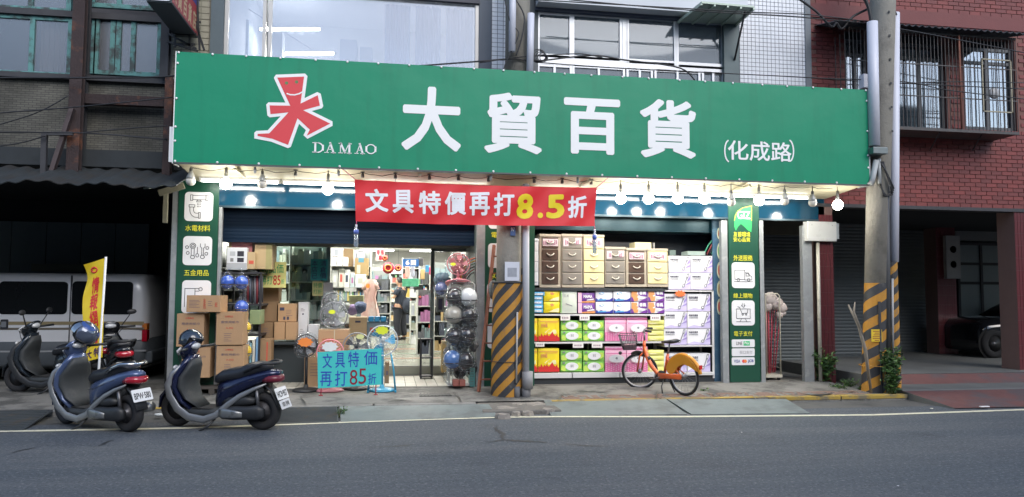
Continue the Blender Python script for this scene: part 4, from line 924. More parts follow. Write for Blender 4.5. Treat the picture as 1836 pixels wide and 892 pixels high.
# =============== RIGHT-HAND SHELVING AND ITS GOODS ===============
Yg=.10
shw=mat('shelf_white',(.62,.62,.62),.4,n=(2,.05)); shd=mat('shelf_dark',(.03,.035,.04),.5)
def gond(label,u0,u1,boards,vt,vb,posts,base=None,white=True):
    t=thing('display_shelf',label,'shelf'); x0,_,_,_=rc(u0,600,u0+1,610,Yg); x1=rc(u1,600,u1+1,610,Yg)[0]; zb=rc(u0,600,u1,vb,Yg)[2]; zt=rc(u0,vt,u1,600,Yg)[3]
    MB().bx(x0,x1,.60,.64,.14,zt).build('back_panel',shd,t)
    for (v,th,mt,dep) in boards:
        z=rc(u0,500,u1,v,Yg)[2]; MB().bx(x0,x1,Yg-.02,.62,z-th,z-.002).build('shelf_board',mt,t,bevel=.003)
    for x in posts(x0,x1): MB().bx(x-.014,x+.014,.56,.60,.13,zt).build('upright',shw,t)
    if base:
        za=rc(u0,500,u1,base[0],Yg)[2]; zc=rc(u0,500,u1,base[1],Yg)[2]; n=base[2]
        for i in range(n):
            a=x0+(x1-x0)*i/n; b=x0+(x1-x0)*(i+1)/n; MB().bx(a+.008,b-.008,Yg-.05,.6,zc,za).build('kick_plate',shw,t,bevel=.003)
        MB().bx(x0,x1,Yg-.0,.6,.128,zc).build('foot_rail',shd,t)
    return rebase(t,((x0+x1)/2,.3,.13))
gond('white shelving of tissues and noodles with dark top board beside the left striped pole',938,1193,((517,.05,shd,0),(563.5,.03,shw,0),(613,.03,shw,0)),430,680,lambda a,b:(a+.02,(a+b)/2,b-.02),(668,677,3))
gond('white shelf unit holding the vacuum cleaner cartons beside the blue side panel',1191,1279,((521,.025,shw,0),(619.5,.025,shw,0)),520,676,lambda a,b:(a+.02,b-.02),(668,673,1))
x1=rc(1276,500,1279,600,Yg); MB().bx(x1[0],x1[1],Yg-.02,Yg+.01,.2,rc(1276,522,1279,600,Yg)[3]).build('shelf_edge_post',shw,label='white front post at the right edge of the vacuum carton shelf',cat='post')
# --- packaging kinds: printed fields are thin layers on the front
def pk(px,name,mts,label,cat,group,layers,depth=.34,bev=.006,Y=Yg,soft=0,gap=.003):
    """layers: (polygon in 0..1 units, material index) or ('text', string, box, index)"""
    x0,x1,z0,z1=rc(*px,Y); w=x1-x0-2*gap; h=z1-z0-gap; key=(name,round(w,2),round(h,2),soft); cx=(x0+x1)/2; jy=random.uniform(0,.02)
    m=MB()
    if soft:
        nx,nz=8,6; 
        ring=[]
        def yy(a,b): return -soft*(math.sin(math.pi*a)**.5)*(math.sin(math.pi*b)**.5)
        vs=[(-w/2+w*i/nx,yy(i/nx,j/nz)+.012*math.sin(i*2+j*3+cx*9)*.3,h*j/nz) for j in range(nz+1) for i in range(nx+1)]
        k=(nx+1)*(nz+1); fs=[(j*(nx+1)+i,j*(nx+1)+i+1,(j+1)*(nx+1)+i+1,(j+1)*(nx+1)+i) for j in range(nz) for i in range(nx)]
        m.add(vs,fs,0,True); m.bx(-w/2,w/2,.001,depth,0,h,0)
    else: m.bx(-w/2,w/2,0,depth,0,h)
    yo=-soft*.9
    for li,l in enumerate(layers):
        y=yo-.0012*(li+1)
        if l[0]=='text': text(l[1],-w/2+l[2][0]*w,-w/2+l[2][2]*w,l[2][1]*h,l[2][3]*h,y,None,mb=m,mi=l[3],d=.0006,weight=(l[4] if len(l)>4 else 0))
        else: m.prism([(-w/2+a*w,b*h) for a,b in l[0]],y,y+.0012,l[1])
    o=m.build(name,mts,loc=(cx,Y+jy,z0),label=label,cat=cat,group=group,fix=True,bevel=0,rot=(0,0,R(random.uniform(-1.6,1.6)))); return o
E_=lambda cx,cy,a,b,n=16:ell(cx,cy,a,b,n)
def blob(cx,cy,a,b,n=9,j=.3,s=0):
    rr=random.Random(s); return [(min(.98,max(.02,cx+a*rr.uniform(1-j,1+j)*math.cos(2*math.pi*i/n))),min(.98,max(.02,cy+b*rr.uniform(1-j,1+j)*math.sin(2*math.pi*i/n)))) for i in range(n)]
Cc=lambda n,c,r=.45: mat(n,c,r,n=(4,.06),spec=.5)
pkw=Cc('pack_white',(.80,.80,.82)); lil=Cc('pack_lilac',(.33,.26,.58)); lil2=Cc('pack_lilac_pale',(.58,.52,.76)); gryp=Cc('pack_grey',(.25,.25,.28)); inkp=Cc('pack_ink',(.05,.05,.09))
ORD={1:'left',2:'right'}
rows=['top row','second row','third row','fourth row','fifth row','bottom row']
vb=[(1199,459,1238,489),(1239,459,1278,489),(1199,489.5,1238,519.5),(1239,489.5,1278,519.5),(1191,527,1232,558.5),(1233,527,1274,558.5),(1191,559,1232,589),(1233,559,1274,589),(1191,589.5,1232,618.5),(1233,589.5,1274,618.5),(1191,634,1232,667),(1233,634,1274,667)]
vl=[([(.0,.0),(1,0),(1,.25),(.6,.12),(.3,.2),(0,.08)],1),([(.62,0),(1,0),(1,.95),(.93,.8),(.9,.5)],1),([(.85,.45),(1,.62),(1,.80),(.88,.62)],2),([(.7,.25),(1,.35),(1,.48),(.78,.3)],2),('text','無線吸塵器',(.06,.72,.46,.85),4,.02),('text','CORDLESS',(.06,.60,.46,.67),4,.02),
  ([(.70,.28),(.74,.27),(.86,.72),(.82,.74)],3),([(.80,.68),(.88,.66),(.95,.97),(.85,.97)],3),([(.84,.76),(.88,.75),(.90,.9),(.87,.9)],0),(E_(.66,.22,.07,.10),3),(E_(.66,.22,.035,.05),0)]
for k,px in enumerate(vb): pk(px,'vacuum_carton',[pkw,lil2,lil,gryp,inkp],'white and lilac vacuum cleaner carton, %s, %s'%('left column' if k%2==0 else 'right column',rows[k//2]),'carton','vacuum cleaner cartons on the right shelf',vl,depth=.4)
# orange price star
def star(par_name,px,Y,mt,label,cat,n=10,inner=.72,group=None):
    x0,x1,z0,z1=rc(*px,Y); a,b=(x1-x0)/2,(z1-z0)/2; P=[((a if i%2==0 else a*inner)*math.cos(math.pi*i/n),(b if i%2==0 else b*inner)*math.sin(math.pi*i/n)) for i in range(2*n)]
    return MB().prism(P,-.002,.001).build(par_name,mt,loc=((x0+x1)/2,Y,(z0+z1)/2),label=label,cat=cat,group=group)
star('price_star',(1209,521,1230,533),Yg-.03,mat('star_orange',(.85,.16,.04),.5),'orange star price tag on the edge above the vacuum cartons','price tag')
# drawer cabinets
tan=mat('cabinet_tan',(.43,.375,.295),.45,n=(3,.08)); brn=mat('drawer_brown',(.085,.055,.042),.3,n=(3,.15)); gry=mat('drawer_grey',(.24,.22,.195),.3,n=(3,.1)); cre=mat('drawer_cream',(.78,.68,.36),.35,n=(3,.05)); wtd=mat('drawer_white',(.72,.73,.76),.35); hnd=mat('drawer_handle',(.55,.51,.44),.3); lab_=mat('label_pinkish',(.62,.52,.55),.5); ltx=mat('label_ink',(.30,.12,.2),.5)
def cabinet(px,n,body,dr,label,seed,frame_w=.12,hm=None,sticker=True):
    x0,x1,z0,z1=rc(*px,Yg); w=x1-x0-.008; h=z1-z0; cx=(x0+x1)/2; t=thing('drawer_cabinet',label,'drawer cabinet',(cx,Yg,z0),group='plastic drawer cabinets on the top shelf')
    MB().bx(-w/2,w/2,.012,.38,0,h).build('body',body,t,bevel=.004)
    MB().bx(-w/2-.002,w/2+.002,-.004,.39,h-.045,h-.004).build('cap',body,t,bevel=.004); MB().bx(-w/2,w/2,-.002,.3,0,.04).build('plinth',body,t,bevel=.004)
    dh=(h-.045-.045)/n
    for i in range(n):
        a=.045+i*dh; q=frame_w*w; d=MB().bx(-w/2+q,w/2-q,-.006,.014,a+.010,a+dh-.010).build('drawer',dr,t,bevel=.006)
        pts=[(-w*.17,-.008,a+dh*.62),(-w*.12,-.022,a+dh*.5),(0,-.028,a+dh*.42),(w*.12,-.022,a+dh*.5),(w*.17,-.008,a+dh*.62)]
        MB().tube(pts,.010,6).build('handle',hm or hnd,d)
    if sticker:
        r=random.Random(seed); a=.045+(n-1)*dh
        for q in (((-.36,.36,.22,.82),) if seed%2==0 else ((-.42,-.18,.2,.85),(.15,.42,.4,.9))): MB().bx(w*q[0],w*q[1],-.0105,-.0075,a+dh*q[2],a+dh*q[3]).build('sticker',lab_,t)
        m=MB()
        for k in range(9):
            xx=-w*.33+w*.66*k/9
            if seed%2 and -w*.2<xx<w*.16: continue
            m.bx(xx,xx+w*.045,-.0118,-.0105,a+dh*r.uniform(.28,.4),a+dh*r.uniform(.6,.76))
        m.build('sticker_print',ltx,t,kind='stuff')
    return t
cabinet((940,428,966,512),4,wtd,wtd,'white drawer cabinet half hidden behind the left striped pole pipe',2,.03,wtd,False)
cabinet((967,420,1006,516),4,tan,brn,'tall tan cabinet with dark brown drawers, first right of the white one',4)
cabinet((1006.5,420,1045,516),4,tan,gry,'tall cabinet with grey drawers between the brown and the cream one',1,.04)
cabinet((1045.5,421,1084,516),4,tan,cre,'tall cream drawer cabinet with the hanging water bottle before it',6,.03)
cabinet((1084.5,443,1122,515),3,tan,gry,'low cabinet with three grey drawers',3,.04)
cabinet((1122.5,445,1160,515),3,tan,brn,'low tan cabinet with dark brown drawers under the cream box',8)
cabinet((1160.5,446,1198,515),3,tan,cre,'low cream drawer cabinet beside the vacuum cartons',10,.03)
pbox('storage_box',(1138,435,1168,446),Yg+.02,.3,[mat('box_cream',(.55,.52,.33),.5)],'flat cream box lying on top of the low drawer cabinets','box',bevel=.004)
pbox('storage_box',(1200,449,1212,458),Yg+.05,.25,[mat('box_greenish',(.10,.14,.13),.5)],'small dark green box on top of the left vacuum cartons','box',bevel=.004)
pbox('storage_box',(1233,451,1265,458),Yg+.05,.3,[mat('box_pale_green',(.25,.32,.30),.5)],'flat pale green pack on top of the right vacuum cartons','box',bevel=.004)
# hoses in the corner
for k,(c,u) in enumerate((((.05,.35,.22),1262),((.30,.06,.07),1268),((.04,.05,.06),1272),((.05,.30,.18),1276))):
    MB().tube([at(u,456,.3),at(u+8,440,.3),at(u+18,428,.3),at(u+26,418,.25)],.012,6).build('hose',mat('hose_%d'%k,c,.4),label='%s hose leaning in the corner above the vacuum cartons'%('green','dark red','black','pale green')[k],cat='hose')
# soft packs and tissues
blu=Cc('pack_blue',(.10,.42,.72)); yl=Cc('pack_yellow',(.85,.68,.02)); yw=Cc('pack_pale_yellow',(.85,.80,.45)); grn=Cc('pack_green',(.22,.55,.10)); lime=Cc('pack_lime',(.55,.75,.12)); pnk=Cc('pack_pink',(.78,.20,.42)); pnk2=Cc('pack_pale_pink',(.85,.52,.66)); red=Cc('pack_red',(.62,.03,.03)); pur=Cc('pack_purple',(.16,.04,.28)); org=Cc('pack_orange',(.75,.32,.12)); nav=Cc('pack_navy',(.03,.03,.30)); mint=Cc('pack_mint',(.66,.72,.62)); lemon=Cc('pack_lemon',(.80,.78,.22))
lay4=['bottom','second','third','top']
for i in range(5):
    v1=561-i*7.6; pk((946,v1-7.2,974+(i==4)*3,v1),'wipes_pack',[blu,pkw],'blue and white wipes pack, %s of the pile beside the yellow bags'%('bottom','second up','middle','fourth up','topmost')[i],'pack','blue wipes packs',[([(.1,.2),(.9,.2),(.9,.65),(.1,.65)],1)],depth=.2,soft=.012)
for i,(a,b) in enumerate(((521,540.5),(541,561))): pk((975,a,1004,b),'snack_bag',[yl,yw,org],'bright yellow bag, %s of two beside the blue packs'%('upper','lower')[i],'bag','yellow bags',[([(.3,.05),(.95,.05),(.95,.42),(.6,.3)],1),(blob(.5,.72,.12,.12,s=2),2)],depth=.2,soft=.02)
pk((1005,521,1035,562),'rice_bag',[mint,grn,gryp],'pale green and white bag right of the yellow bags','bag',None,[([(0,.02),(.05,.02),(.05,.98),(0,.98)],1),('text','白米',(.2,.7,.5,.85),2),([(.3,.4),(.7,.3),(.72,.33),(.3,.44)],2)],depth=.2,soft=.025)
for i,(a,b) in enumerate(((525,543),(543.5,562))): pk((1036,a,1067,b),'noodle_pack',[pur,pkw,org,pnk2],'purple noodle multipack with orange print, %s of two'%('upper','lower')[i],'pack','purple noodle packs',[([(.0,.0),(.22,.0),(.22,1),(0,1)],3),([(.22,.0),(1,0),(1,.22),(.22,.12)],2),('text','MAMA',(.32,.45,.85,.78),1,.05),([(.5,.2),(.95,.28),(.95,.42),(.55,.32)],1)],depth=.2,soft=.02)
for r,(a,b) in enumerate(((520,541),(541.5,562))):
    for c in range(2): pk((1068+c*31.5,a,1099+c*31.5,b),'tissue_pack',[pkw,nav,blu],'white tissue pack with navy blue lower edge, %s row, %s'%(('upper','lower')[r],('left','right')[c]),'pack','white and navy tissue packs',[([(0,0),(1,0),(1,.34),(.8,.16),(.5,.13),(.3,.28),(.15,.16),(0,.3)],1),([(.1,.08),(.6,.1),(.6,.2),(.1,.16)],2),(blob(.35,.68,.13,.10,s=5),2),(blob(.35,.68,.10,.07,s=6),0)],depth=.22,soft=.014)
    for c in range(2): pk((1131+c*30.5,a,1161+c*30.5,b),'tissue_pack',[pkw,pur,org,nav],'purple, orange and white tissue pack, %s row, %s'%(('upper','lower')[r],('left','right')[c]),'pack','purple and orange tissue packs',[([(.03,.05),(.4,.05),(.45,.4),(.35,.95),(.03,.95)],2),([(.0,.0),(.2,.0),(.1,.35),(0,.4)],1),([(.45,.5),(1,.42),(1,1),(.45,1)],1),('text','春風',(.5,.58,.92,.92),0,.05),([(.5,.0),(1,0),(1,.35),(.75,.2)],1),(blob(.7,.3,.15,.10,s=8),0)],depth=.22,soft=.014)
city=[(0,0),(1,0),(1,.16),(.92,.2),(.9,.32),(.82,.22),(.74,.28),(.66,.42),(.58,.3),(.5,.22),(.44,.26),(.42,.4),(.36,.24),(.28,.3),(.22,.2),(.14,.34),(.08,.2),(0,.26)]
for s,(a,b,lb) in enumerate(((571,612,'middle'),(625,667,'bottom'))):
    for c,(u0,u1) in enumerate(((944,964),(965,1003))):
        pk((u0,a,u1,b),'tissue_bag',[yl,red,yw,org],'yellow tissue bag with red skyline print, %s shelf, %s'%(lb,('cut off by the pole pipe','beside the green packs')[c]),'bag','yellow and red tissue bags',[(blob(.62,.42,.28,.12,s=3),2),(city,1),('text','好幸福',(.12,.60,.42,.78),3,.03),([(.05,.86),(.95,.86),(.95,.885),(.05,.885)],3),([(.3,.8),(.9,.8),(.9,.82),(.3,.82)],3)],depth=.25,soft=.02)
    for c in range(2):
        for r in range(2):
            h=(b-a-4)/2; v=a+4+r*h; pk((1005.5+c*39.5,v,1044+c*39.5,v+h-.5),'tissue_pack',[grn,pkw,lime,gryp],'green and white tissue pack, %s shelf, %s %s'%(lb,('upper','lower')[r],('left','right')[c]),'pack','green tissue packs',[(blob(.12,.3,.14,.3,s=c+r),2),(blob(.85,.55,.14,.35,s=c+7),2),(E_(.52,.5,.31,.40),1),('text','春風',(.45,.4,.6,.68),3),(blob(.15,.85,.06,.1,s=3),3)],depth=.25,soft=.012)
    for c,(u0,u1) in enumerate(((1084.5,1123),(1123.5,1161))):
        pk((u0,a+3,u1,b),'tissue_bale',[pnk2,pnk,pkw,gryp],'pink dotted tissue bale with white oval, %s shelf, %s'%(lb,('left','right')[c]),'bale','pink tissue bales',
           [([(0,0),(1,0),(1,.42),(0,.42)],1)]+[(E_(.06+.11*i,.06+.09*j+(i%2)*.045,.03,.026,6),0) for i in range(9) for j in range(4)]+[([(0,.84),(1,.84),(1,.88),(0,.88)],1),(E_(.5,.62,.36,.19),2),(blob(.5,.64,.06,.05,s=1),3)],depth=.25,soft=.014)
        pk((u0,a-3.5,u1,a+2.6),'tissue_bale',[pnk2,pnk],'thin pink dotted tissue bale lying on top of the %s %s bale'%(lb,('left','right')[c]),'bale','flat pink tissue bales',[([(.0,.1),(1,.1),(1,.5),(0,.5)],1)],depth=.25,soft=.01,Y=Yg+.03)
    for i in range(4):
        h=(b-a-3)/4; v=b-(i+1)*h; pk((1162,v,1191,v+h-.4),'towel_roll',[lemon,yw],'lemon yellow folded towel pack, %s, %s shelf'%(('bottom of four','second up','third up','top of four')[i],lb),'pack','lemon yellow towel packs',[([(.05,.2),(.6,.2),(.5,.45),(.1,.5)],1)],depth=.22,soft=.02)
# price cards hanging from the board edges
cardm=mat('price_card',(.78,.76,.72),.5); 
for k,(u0,v0,u1,v1,lb) in enumerate(((1005,565,1022,575,'below the pale green bag'),(1039,565,1057,575,'below the purple noodle packs'),(1166,565,1184,575,'above the upper lemon yellow towel packs'),(960,614,976,622,'above the bottom yellow and red bags'),(1027,615,1046,624,'above the bottom left green packs'),(1061,615,1080,624,'above the bottom right green packs'))):
    x0,x1,z0,z1=rc(u0,v0,u1,v1,Yg-.03); m=MB().bx(x0,x1,0,.003,z0,z1,0); w=x1-x0
    for j in range(4): m.bx(x0+w*(.15+.18*j),x0+w*(.27+.18*j),-.0012,0,z0+(z1-z0)*.3,z0+(z1-z0)*.65,1)
    m.build('price_card',[cardm,mat('card_ink',(.35,.25,.3),.6)],loc=(0,Yg-.035,0),label='small white price card '+lb,cat='price card')
# trolley with red poles wrapped in plastic
t=thing('goods_trolley','cream wire trolley with red poles and bunched plastic beside the right green pillar','trolley')
tx0,tx1,_,_=rc(1371,600,1396,600,.25); zb_=at(1385,672,.2).z; zt_=at(1385,527,.3).z; cw=mat('cream_wire',(.55,.52,.42),.5)
m=MB()
for y in (.2,.62): m.tube([(tx0,y,zb_),(tx0,y,zt_-.04),(tx0+.04,y,zt_),(tx1-.04,y,zt_),(tx1,y,zt_-.04),(tx1,y,zb_)],.012,6)
m.build('frame',cw,t); m=MB()
for i in range(1,9): m.tube([(tx0+(tx1-tx0)*i/9,.62,zb_),(tx0+(tx1-tx0)*i/9,.62,zt_)],.004,4)
for j in range(12): z=zb_+(zt_-zb_)*j/12; m.tube([(tx0,.62,z),(tx1,.62,z)],.004,4); m.tube([(tx1,.2,z),(tx1,.62,z)],.004,4)
m.build('wire_mesh',cw,t,kind='stuff'); m=MB().bx(tx0-.02,tx1+.02,.18,.64,zb_-.05,zb_)
m.build('deck',cw,t)
for x in (tx0+.03,tx1-.03):
    for y in (.22,.6): MB().ring((x,y,.165),.03,.014,'X',14,6).build('castor',mat('castor_black',(.02,.02,.02)),t)
rebase(t,((tx0+tx1)/2,.4,.13))
rp=mat('red_pole',(.55,.06,.10),.35)
for k,(ub,ut) in enumerate(((1375,1374),(1379,1378),(1382,1384),(1386,1393),(1389,1401),(1378,1390))):
    a=at(ub,668,.3+.04*k); b=at(ut,548-k*2,.34+.04*k); a.z=zb_+.01
    MB().tube([a,b],.011,6).build('red_pole',rp,label='long red pole in the cream wire trolley, '+('leftmost','second from the left','leaning slightly right','leaning right in the middle','rightmost and most tilted','crossing behind the others')[k],cat='pole',group='red poles in the trolley')
plw=film('milky_plastic',tint=(.85,.82,.80),gl=.15,rough=.25,bump=(30,.05),diff=.6,dcol=(.78,.68,.64))
m=MB()
for (u,v,s) in ((1380,537,.16),(1392,545,.14),(1402,552,.11),(1376,550,.11),(1398,565,.08),(1404,562,.06)):
    c=at(u,v,.33); m.ball(c,s,14,sc=(.9,.6,.8),jit=.16)
m.build('plastic_bunch',plw,label='bunched translucent plastic bags hanging over the trolley top',cat='plastic bag')
# white electrical box and pipe at the right end
t=thing('meter_box','white rectangular box fixed high at the right end post','electrical box'); x0,x1,z0,z1=rc(1447,398,1499,433,-.12)
MB().bx(x0,x1,-.14,.0,z0,z1).build('body',mat('box_offwhite',(.48,.49,.48),.5,n=(3,.1),stain=((.25,.25,.23),4,.58,.5)),t,bevel=.008)
MB().bx(x1,x1+.07,-.10,-.02,z0+.05,z1-.02).build('side_cover',mat('cover_grey',(.30,.33,.35),.5),t)
for q in (.15,.85): MB().ball((x0+(x1-x0)*q,-.143,z1-.06),.008,8).build('screw',mat('screw',(.2,.2,.2),.4),t)
rebase(t,((x0+x1)/2,0,z0))
a=at(1466,433,-.06); b=at(1466,690,-.06); MB().tube([(a.x,-.06,a.z),(a.x,-.06,.1)],.03,10).build('drain_pipe',mat('old_pvc',(.42,.40,.34),.5,n=(4,.15),stain=((.2,.18,.13),3,.55,.6)),label='old cream drain pipe beside the red tiled column',cat='pipe')
# =============== STREET POLES ===============
conc=mat('pole_concrete',(.27,.255,.22),.8,n=(3,.2),bump=(40,.01),stain=((.15,.14,.12),2,.52,.6))
syel=mat('stripe_yellow',(.44,.21,.025),.6,n=(5,.25),stain=((.16,.13,.10),6,.54,.75)); sblk=mat('stripe_black',(.035,.037,.042),.6,n=(5,.3),stain=((.17,.16,.14),7,.60,.6))
def striped(cx,cy,r0,r1,z0,z1,pitch,turns_dir,seams,ox=0):
    """wrap of slanted yellow and black bands: a helical grid whose faces follow the bands"""
    m=MB(); n=48; nb=int((z1-z0)/pitch*2)+8; slope=pitch*1.0
    step=pitch/2; vs=[];fs=[];
    # each column of faces is cut at the band edges
    for k in range(n):
        a0=2*math.pi*k/n; a1=2*math.pi*(k+1)/n
        def off(a):
            t=(a/(2*math.pi)); tri=t*4; return turns_dir*slope*2.0*t
        edges=[]
        b=-nb
        def P(a,z):
            q=(z-z0)/(z1-z0); r=r0+(r1-r0)*q; return (cx+ox*q+r*math.cos(a),cy+r*math.sin(a),z)
        zs0=[z0+off(a0)+step*j for j in range(-nb,nb*2)]; zs1=[z0+off(a1)+step*j for j in range(-nb,nb*2)]
        for j in range(len(zs0)-1):
            q=[(a0,zs0[j]),(a1,zs1[j]),(a1,zs1[j+1]),(a0,zs0[j+1])]
            q=[(a,min(z1,max(z0,z))) for a,z in q]
            if max(z for a,z in q)-min(z for a,z in q)<1e-5 or (abs(q[0][1]-q[3][1])<1e-6 and abs(q[1][1]-q[2][1])<1e-6): continue
            kx=len(m.v); m.v+= [Vector(P(a,z)) for a,z in q]; m.f.append([kx,kx+1,kx+2,kx+3]); m.m.append((j)%2); m.sm.append(True)
    return m
# left pole
t=thing('utility_pole','concrete utility pole with slanted yellow and black bands before the shop','utility pole')
PY=-.76; bx_=at(911,700,PY).x; tx_=at(931,20,PY).x
MB().lathe([(.195,0),(.19,2.5),(.185,3.2)],28,Matrix.Translation((bx_,PY,.03))).build('shaft',conc,t)
MB().lathe([(.20,0),(.19,3.6)],28,Matrix.Translation((tx_,-.62,4.6))).build('shaft',conc,t)
zt=at(911,506,PY).z; s=striped(bx_-.01,PY,.255,.235,.03,zt,.26,3,1); w=s.build('stripe_wrap',[syel,sblk],t,fix=False)
MB().ring((bx_-.01,PY,zt-.01),.244,.012,'Z',32,5).build('wrap_rim',sblk,t)
x0,x1,z0,z1=rc(905,470,931,504,PY-.2); MB().bx(x0,x1,PY-.215,PY-.20,z0,z1).bx(x0+.04,x1-.04,PY-.217,PY-.215,z0+.06,z1-.09,1).build('notice',[mat('notice_paper',(.60,.62,.68),.5,n=(3,.1)),mat('notice_grey',(.30,.32,.36),.6,n=(20,.4))],t)
x0,x1,z0,z1=rc(915,403,924,423,PY-.2); MB().bx(x0,x1,PY-.212,PY-.20,z0,z1).build('number_plate',mat('plate_blue',(.05,.10,.24),.5),t); ptext('97',(916,408,923,415),PY-.214,wh,parent=t,weight=.02)
MB().tube([(bx_+.08,PY-.268,.3),(bx_+.09,PY-.262,1.35)],.014,6).build('grey_strip',mat('strip_grey',(.38,.37,.36),.5),t)
MB().ring((bx_,PY,at(911,600,PY).z-.4),.262,.006,'Z',32,4).build('tie_wire',mat('wire_dark',(.05,.05,.05)),t)
rebase(t,(bx_,PY,.03))
t=thing('striped_guard','narrow yellow and black striped pipe guard behind the left utility pole','pipe guard')
gx=at(938,600,-.72).x; striped(gx,-.72,.085,.08,.05,at(938,510,-.72).z+.25,.2,1,1).build('stripe_wrap',[syel,sblk],t,fix=False)
MB().lathe([(.07,0),(.07,2.2)],14,Matrix.Translation((gx,-.72,1.1))).build('shaft',conc,t); rebase(t,(gx,-.72,.05))
pvc=mat('grey_pvc',(.42,.43,.46),.45,n=(3,.12),stain=((.25,.25,.26),3,.56,.5))
t=thing('conduit_pipe','pale grey plastic conduit pipe standing right of the left striped pole','pipe')
cxp=at(943,600,-.95).x; MB().tube([(cxp,-.95,.38),(cxp-.01,-.95,3.3)],.052,12).build('pipe',pvc,t)
MB().tube([(cxp+.02,-.97,.20),(cxp+.02,-.97,.46)],.085,12).build('sleeve',mat('sleeve_grey',(.24,.24,.245),.6,n=(4,.2)),t)
MB().tube([(cxp+.0,-.97,.02),(cxp+.0,-.97,.21)],.07,12).tube([(cxp-.14,-1.0,.02),(cxp-.14,-1.0,.24)],.045,10).build('stub_pipe',mat('stub_dark',(.12,.12,.125),.7,n=(5,.3)),t); rebase(t,(cxp,-.95,.04))
# upper conduits on the left pole
t=thing('conduit_pipe','two pale conduits fixed to the left utility pole above the sign','pipe')
for (u,v0,v1,r) in ((920,-60,93,.055),(952,25,130,.055)):
    a,b=at(u,v0,-.9),at(u-2,v1,-.9); MB().tube([a,b],r,12).build('pipe',mat('pipe_white',(.62,.63,.70),.4,n=(2,.05)),t)
rebase(t,(2,-.9,5))
# right pole
t=thing('utility_pole','leaning concrete utility pole with striped foot at the right end of the shop','utility pole')
RY=-1.0; b0=at(1566,706,RY); b0.z=.05; b1=at(1583,0,RY); b2=b0.lerp(b1,1.25)
MB().tube([b0,b1,b2],[.165,.20,.20],28).build('shaft',conc,t)
zt=at(1566,508,RY).z; k=(zt-.05)/(b1.z-.05); striped(b0.x,RY,.185,.178,.05,zt,.33,1,1,ox=(b1.x-b0.x)*k).build('stripe_wrap',[syel,sblk],t,fix=False)
MB().bx(b0.x-.0,b0.x+.03,RY-.20,RY-.17,.05,zt-.3,0,None).build('wrap_seam',sblk,t)
for zq in (6.3,5.9,5.5,5.1,4.7,4.3): MB().bx(b0.x+.28+.02,b0.x+.31+.02,RY-.215,RY-.205,zq,zq+.035).build('step_hole',sblk,t)
rebase(t,b0)
t=thing('warning_notice','small yellow printed notice on the right striped pole','notice'); x0,x1,z0,z1=rc(1562,591,1581,613,-1.19)
MB().bx(x0,x1,-1.197,-1.193,z0,z1).build('sheet',mat('notice_yellow',(.72,.50,.03),.5,n=(4,.08)),t); nk=mat('notice_ink',(.28,.05,.03),.6)
for i,(a,b) in enumerate(((.15,.95),(.3,.75),(.2,.85),(.1,.9),(.1,.8),(.3,.7))):
    q=.88-.15*i; MB().bx(x0+(x1-x0)*a,x0+(x1-x0)*b,-1.199,-1.1975,z0+(z1-z0)*(q-.06),z0+(z1-z0)*q).build('print_line',nk,t)
rebase(t,((x0+x1)/2,-1.195,z0))
def pipe_px(pts,Y,r,mt,nm,label,cat,n=12,Ys=None):
    P=[at(u,v,Y if Ys is None else Ys[i]) for i,(u,v) in enumerate(pts)]; return MB().tube(P,r,n).build(nm,mt,label=label,cat=cat)
pwh=MATS['pipe_white']
pipe_px([(1564,40),(1568,262)],-1.24,.085,pwh,'conduit_pipe','thick white conduit on the left side of the right utility pole','pipe',16)
pipe_px([(1605,24),(1604,300),(1603,470)],-1.05,.072,pwh,'conduit_pipe','long white conduit on the right side of the right utility pole','pipe',16)
t=thing('striped_guard','striped guard sleeve round the foot of the long white conduit','pipe guard'); gx=at(1601,600,-1.05); striped(gx.x,-1.05,.105,.095,.1,at(1602,470,-1.05).z,.24,1,1).build('stripe_wrap',[syel,sblk],t,fix=False); rebase(t,(gx.x,-1.05,.1))
dk=mat('dark_conduit',(.045,.047,.05),.5,n=(3,.2))
pipe_px([(1588,300),(1590,500),(1592,700)],-1.12,.055,dk,'conduit_pipe','dark conduit between the right pole and the striped sleeve','pipe',10)
pipe_px([(1600,500),(1601,640)],-1.17,.02,mat('strip_grey',(.38,.37,.36),.5),'grey_strip','thin pale strip tied to the dark conduit by the green bush','strip',6)
t=thing('pole_clamp','grey steel clamp band holding the conduits to the right pole','clamp'); c=at(1572,272,-1.24)
MB().bx(c.x-.13,c.x+.13,-1.34,-1.0,c.z-.055,c.z+.055).build('band',mat('clamp_grey',(.20,.23,.23),.4,.5),t,bevel=.01); rebase(t,c)
pipe_px([(1571,288),(1565,318),(1561,332)],-1.22,.045,mat('grey_pvc2',(.40,.42,.42),.5),'elbow_pipe','short grey elbow pipe bending out below the pole clamp','pipe',12)
pipe_px([(1576,285),(1577,330)],-1.18,.03,mat('grey_pvc2',(.40,.42,.42),.5),'conduit_pipe','short grey pipe just right of the elbow below the pole clamp','pipe',10)
for k in range(4):
    P=[at(1578+k*2,290,-1.2),at(1590+k*2,310+k*8,-1.25),at(1603-k,338+k*4,-1.2),at(1590-k*2,352,-1.2),at(1577,335-k*6,-1.15),at(1582,315,-1.15)]
    Q=[];
    for i in range(len(P)-1):
        for s in range(4): Q.append(P[i].lerp(P[i+1],s/4))
    MB().tube(Q,.011,5).build('cable_loop',cable,label=['highest','second','third','lowest'][k]+' of the black cable loops hanging below the clamp of the right pole',cat='cable',group='cable loops on the right pole')
t=thing('wooden_stick','split weathered stick leaning against the right striped pole','stick'); wd=mat('weathered_wood',(.24,.21,.17),.9,n=(8,.3))
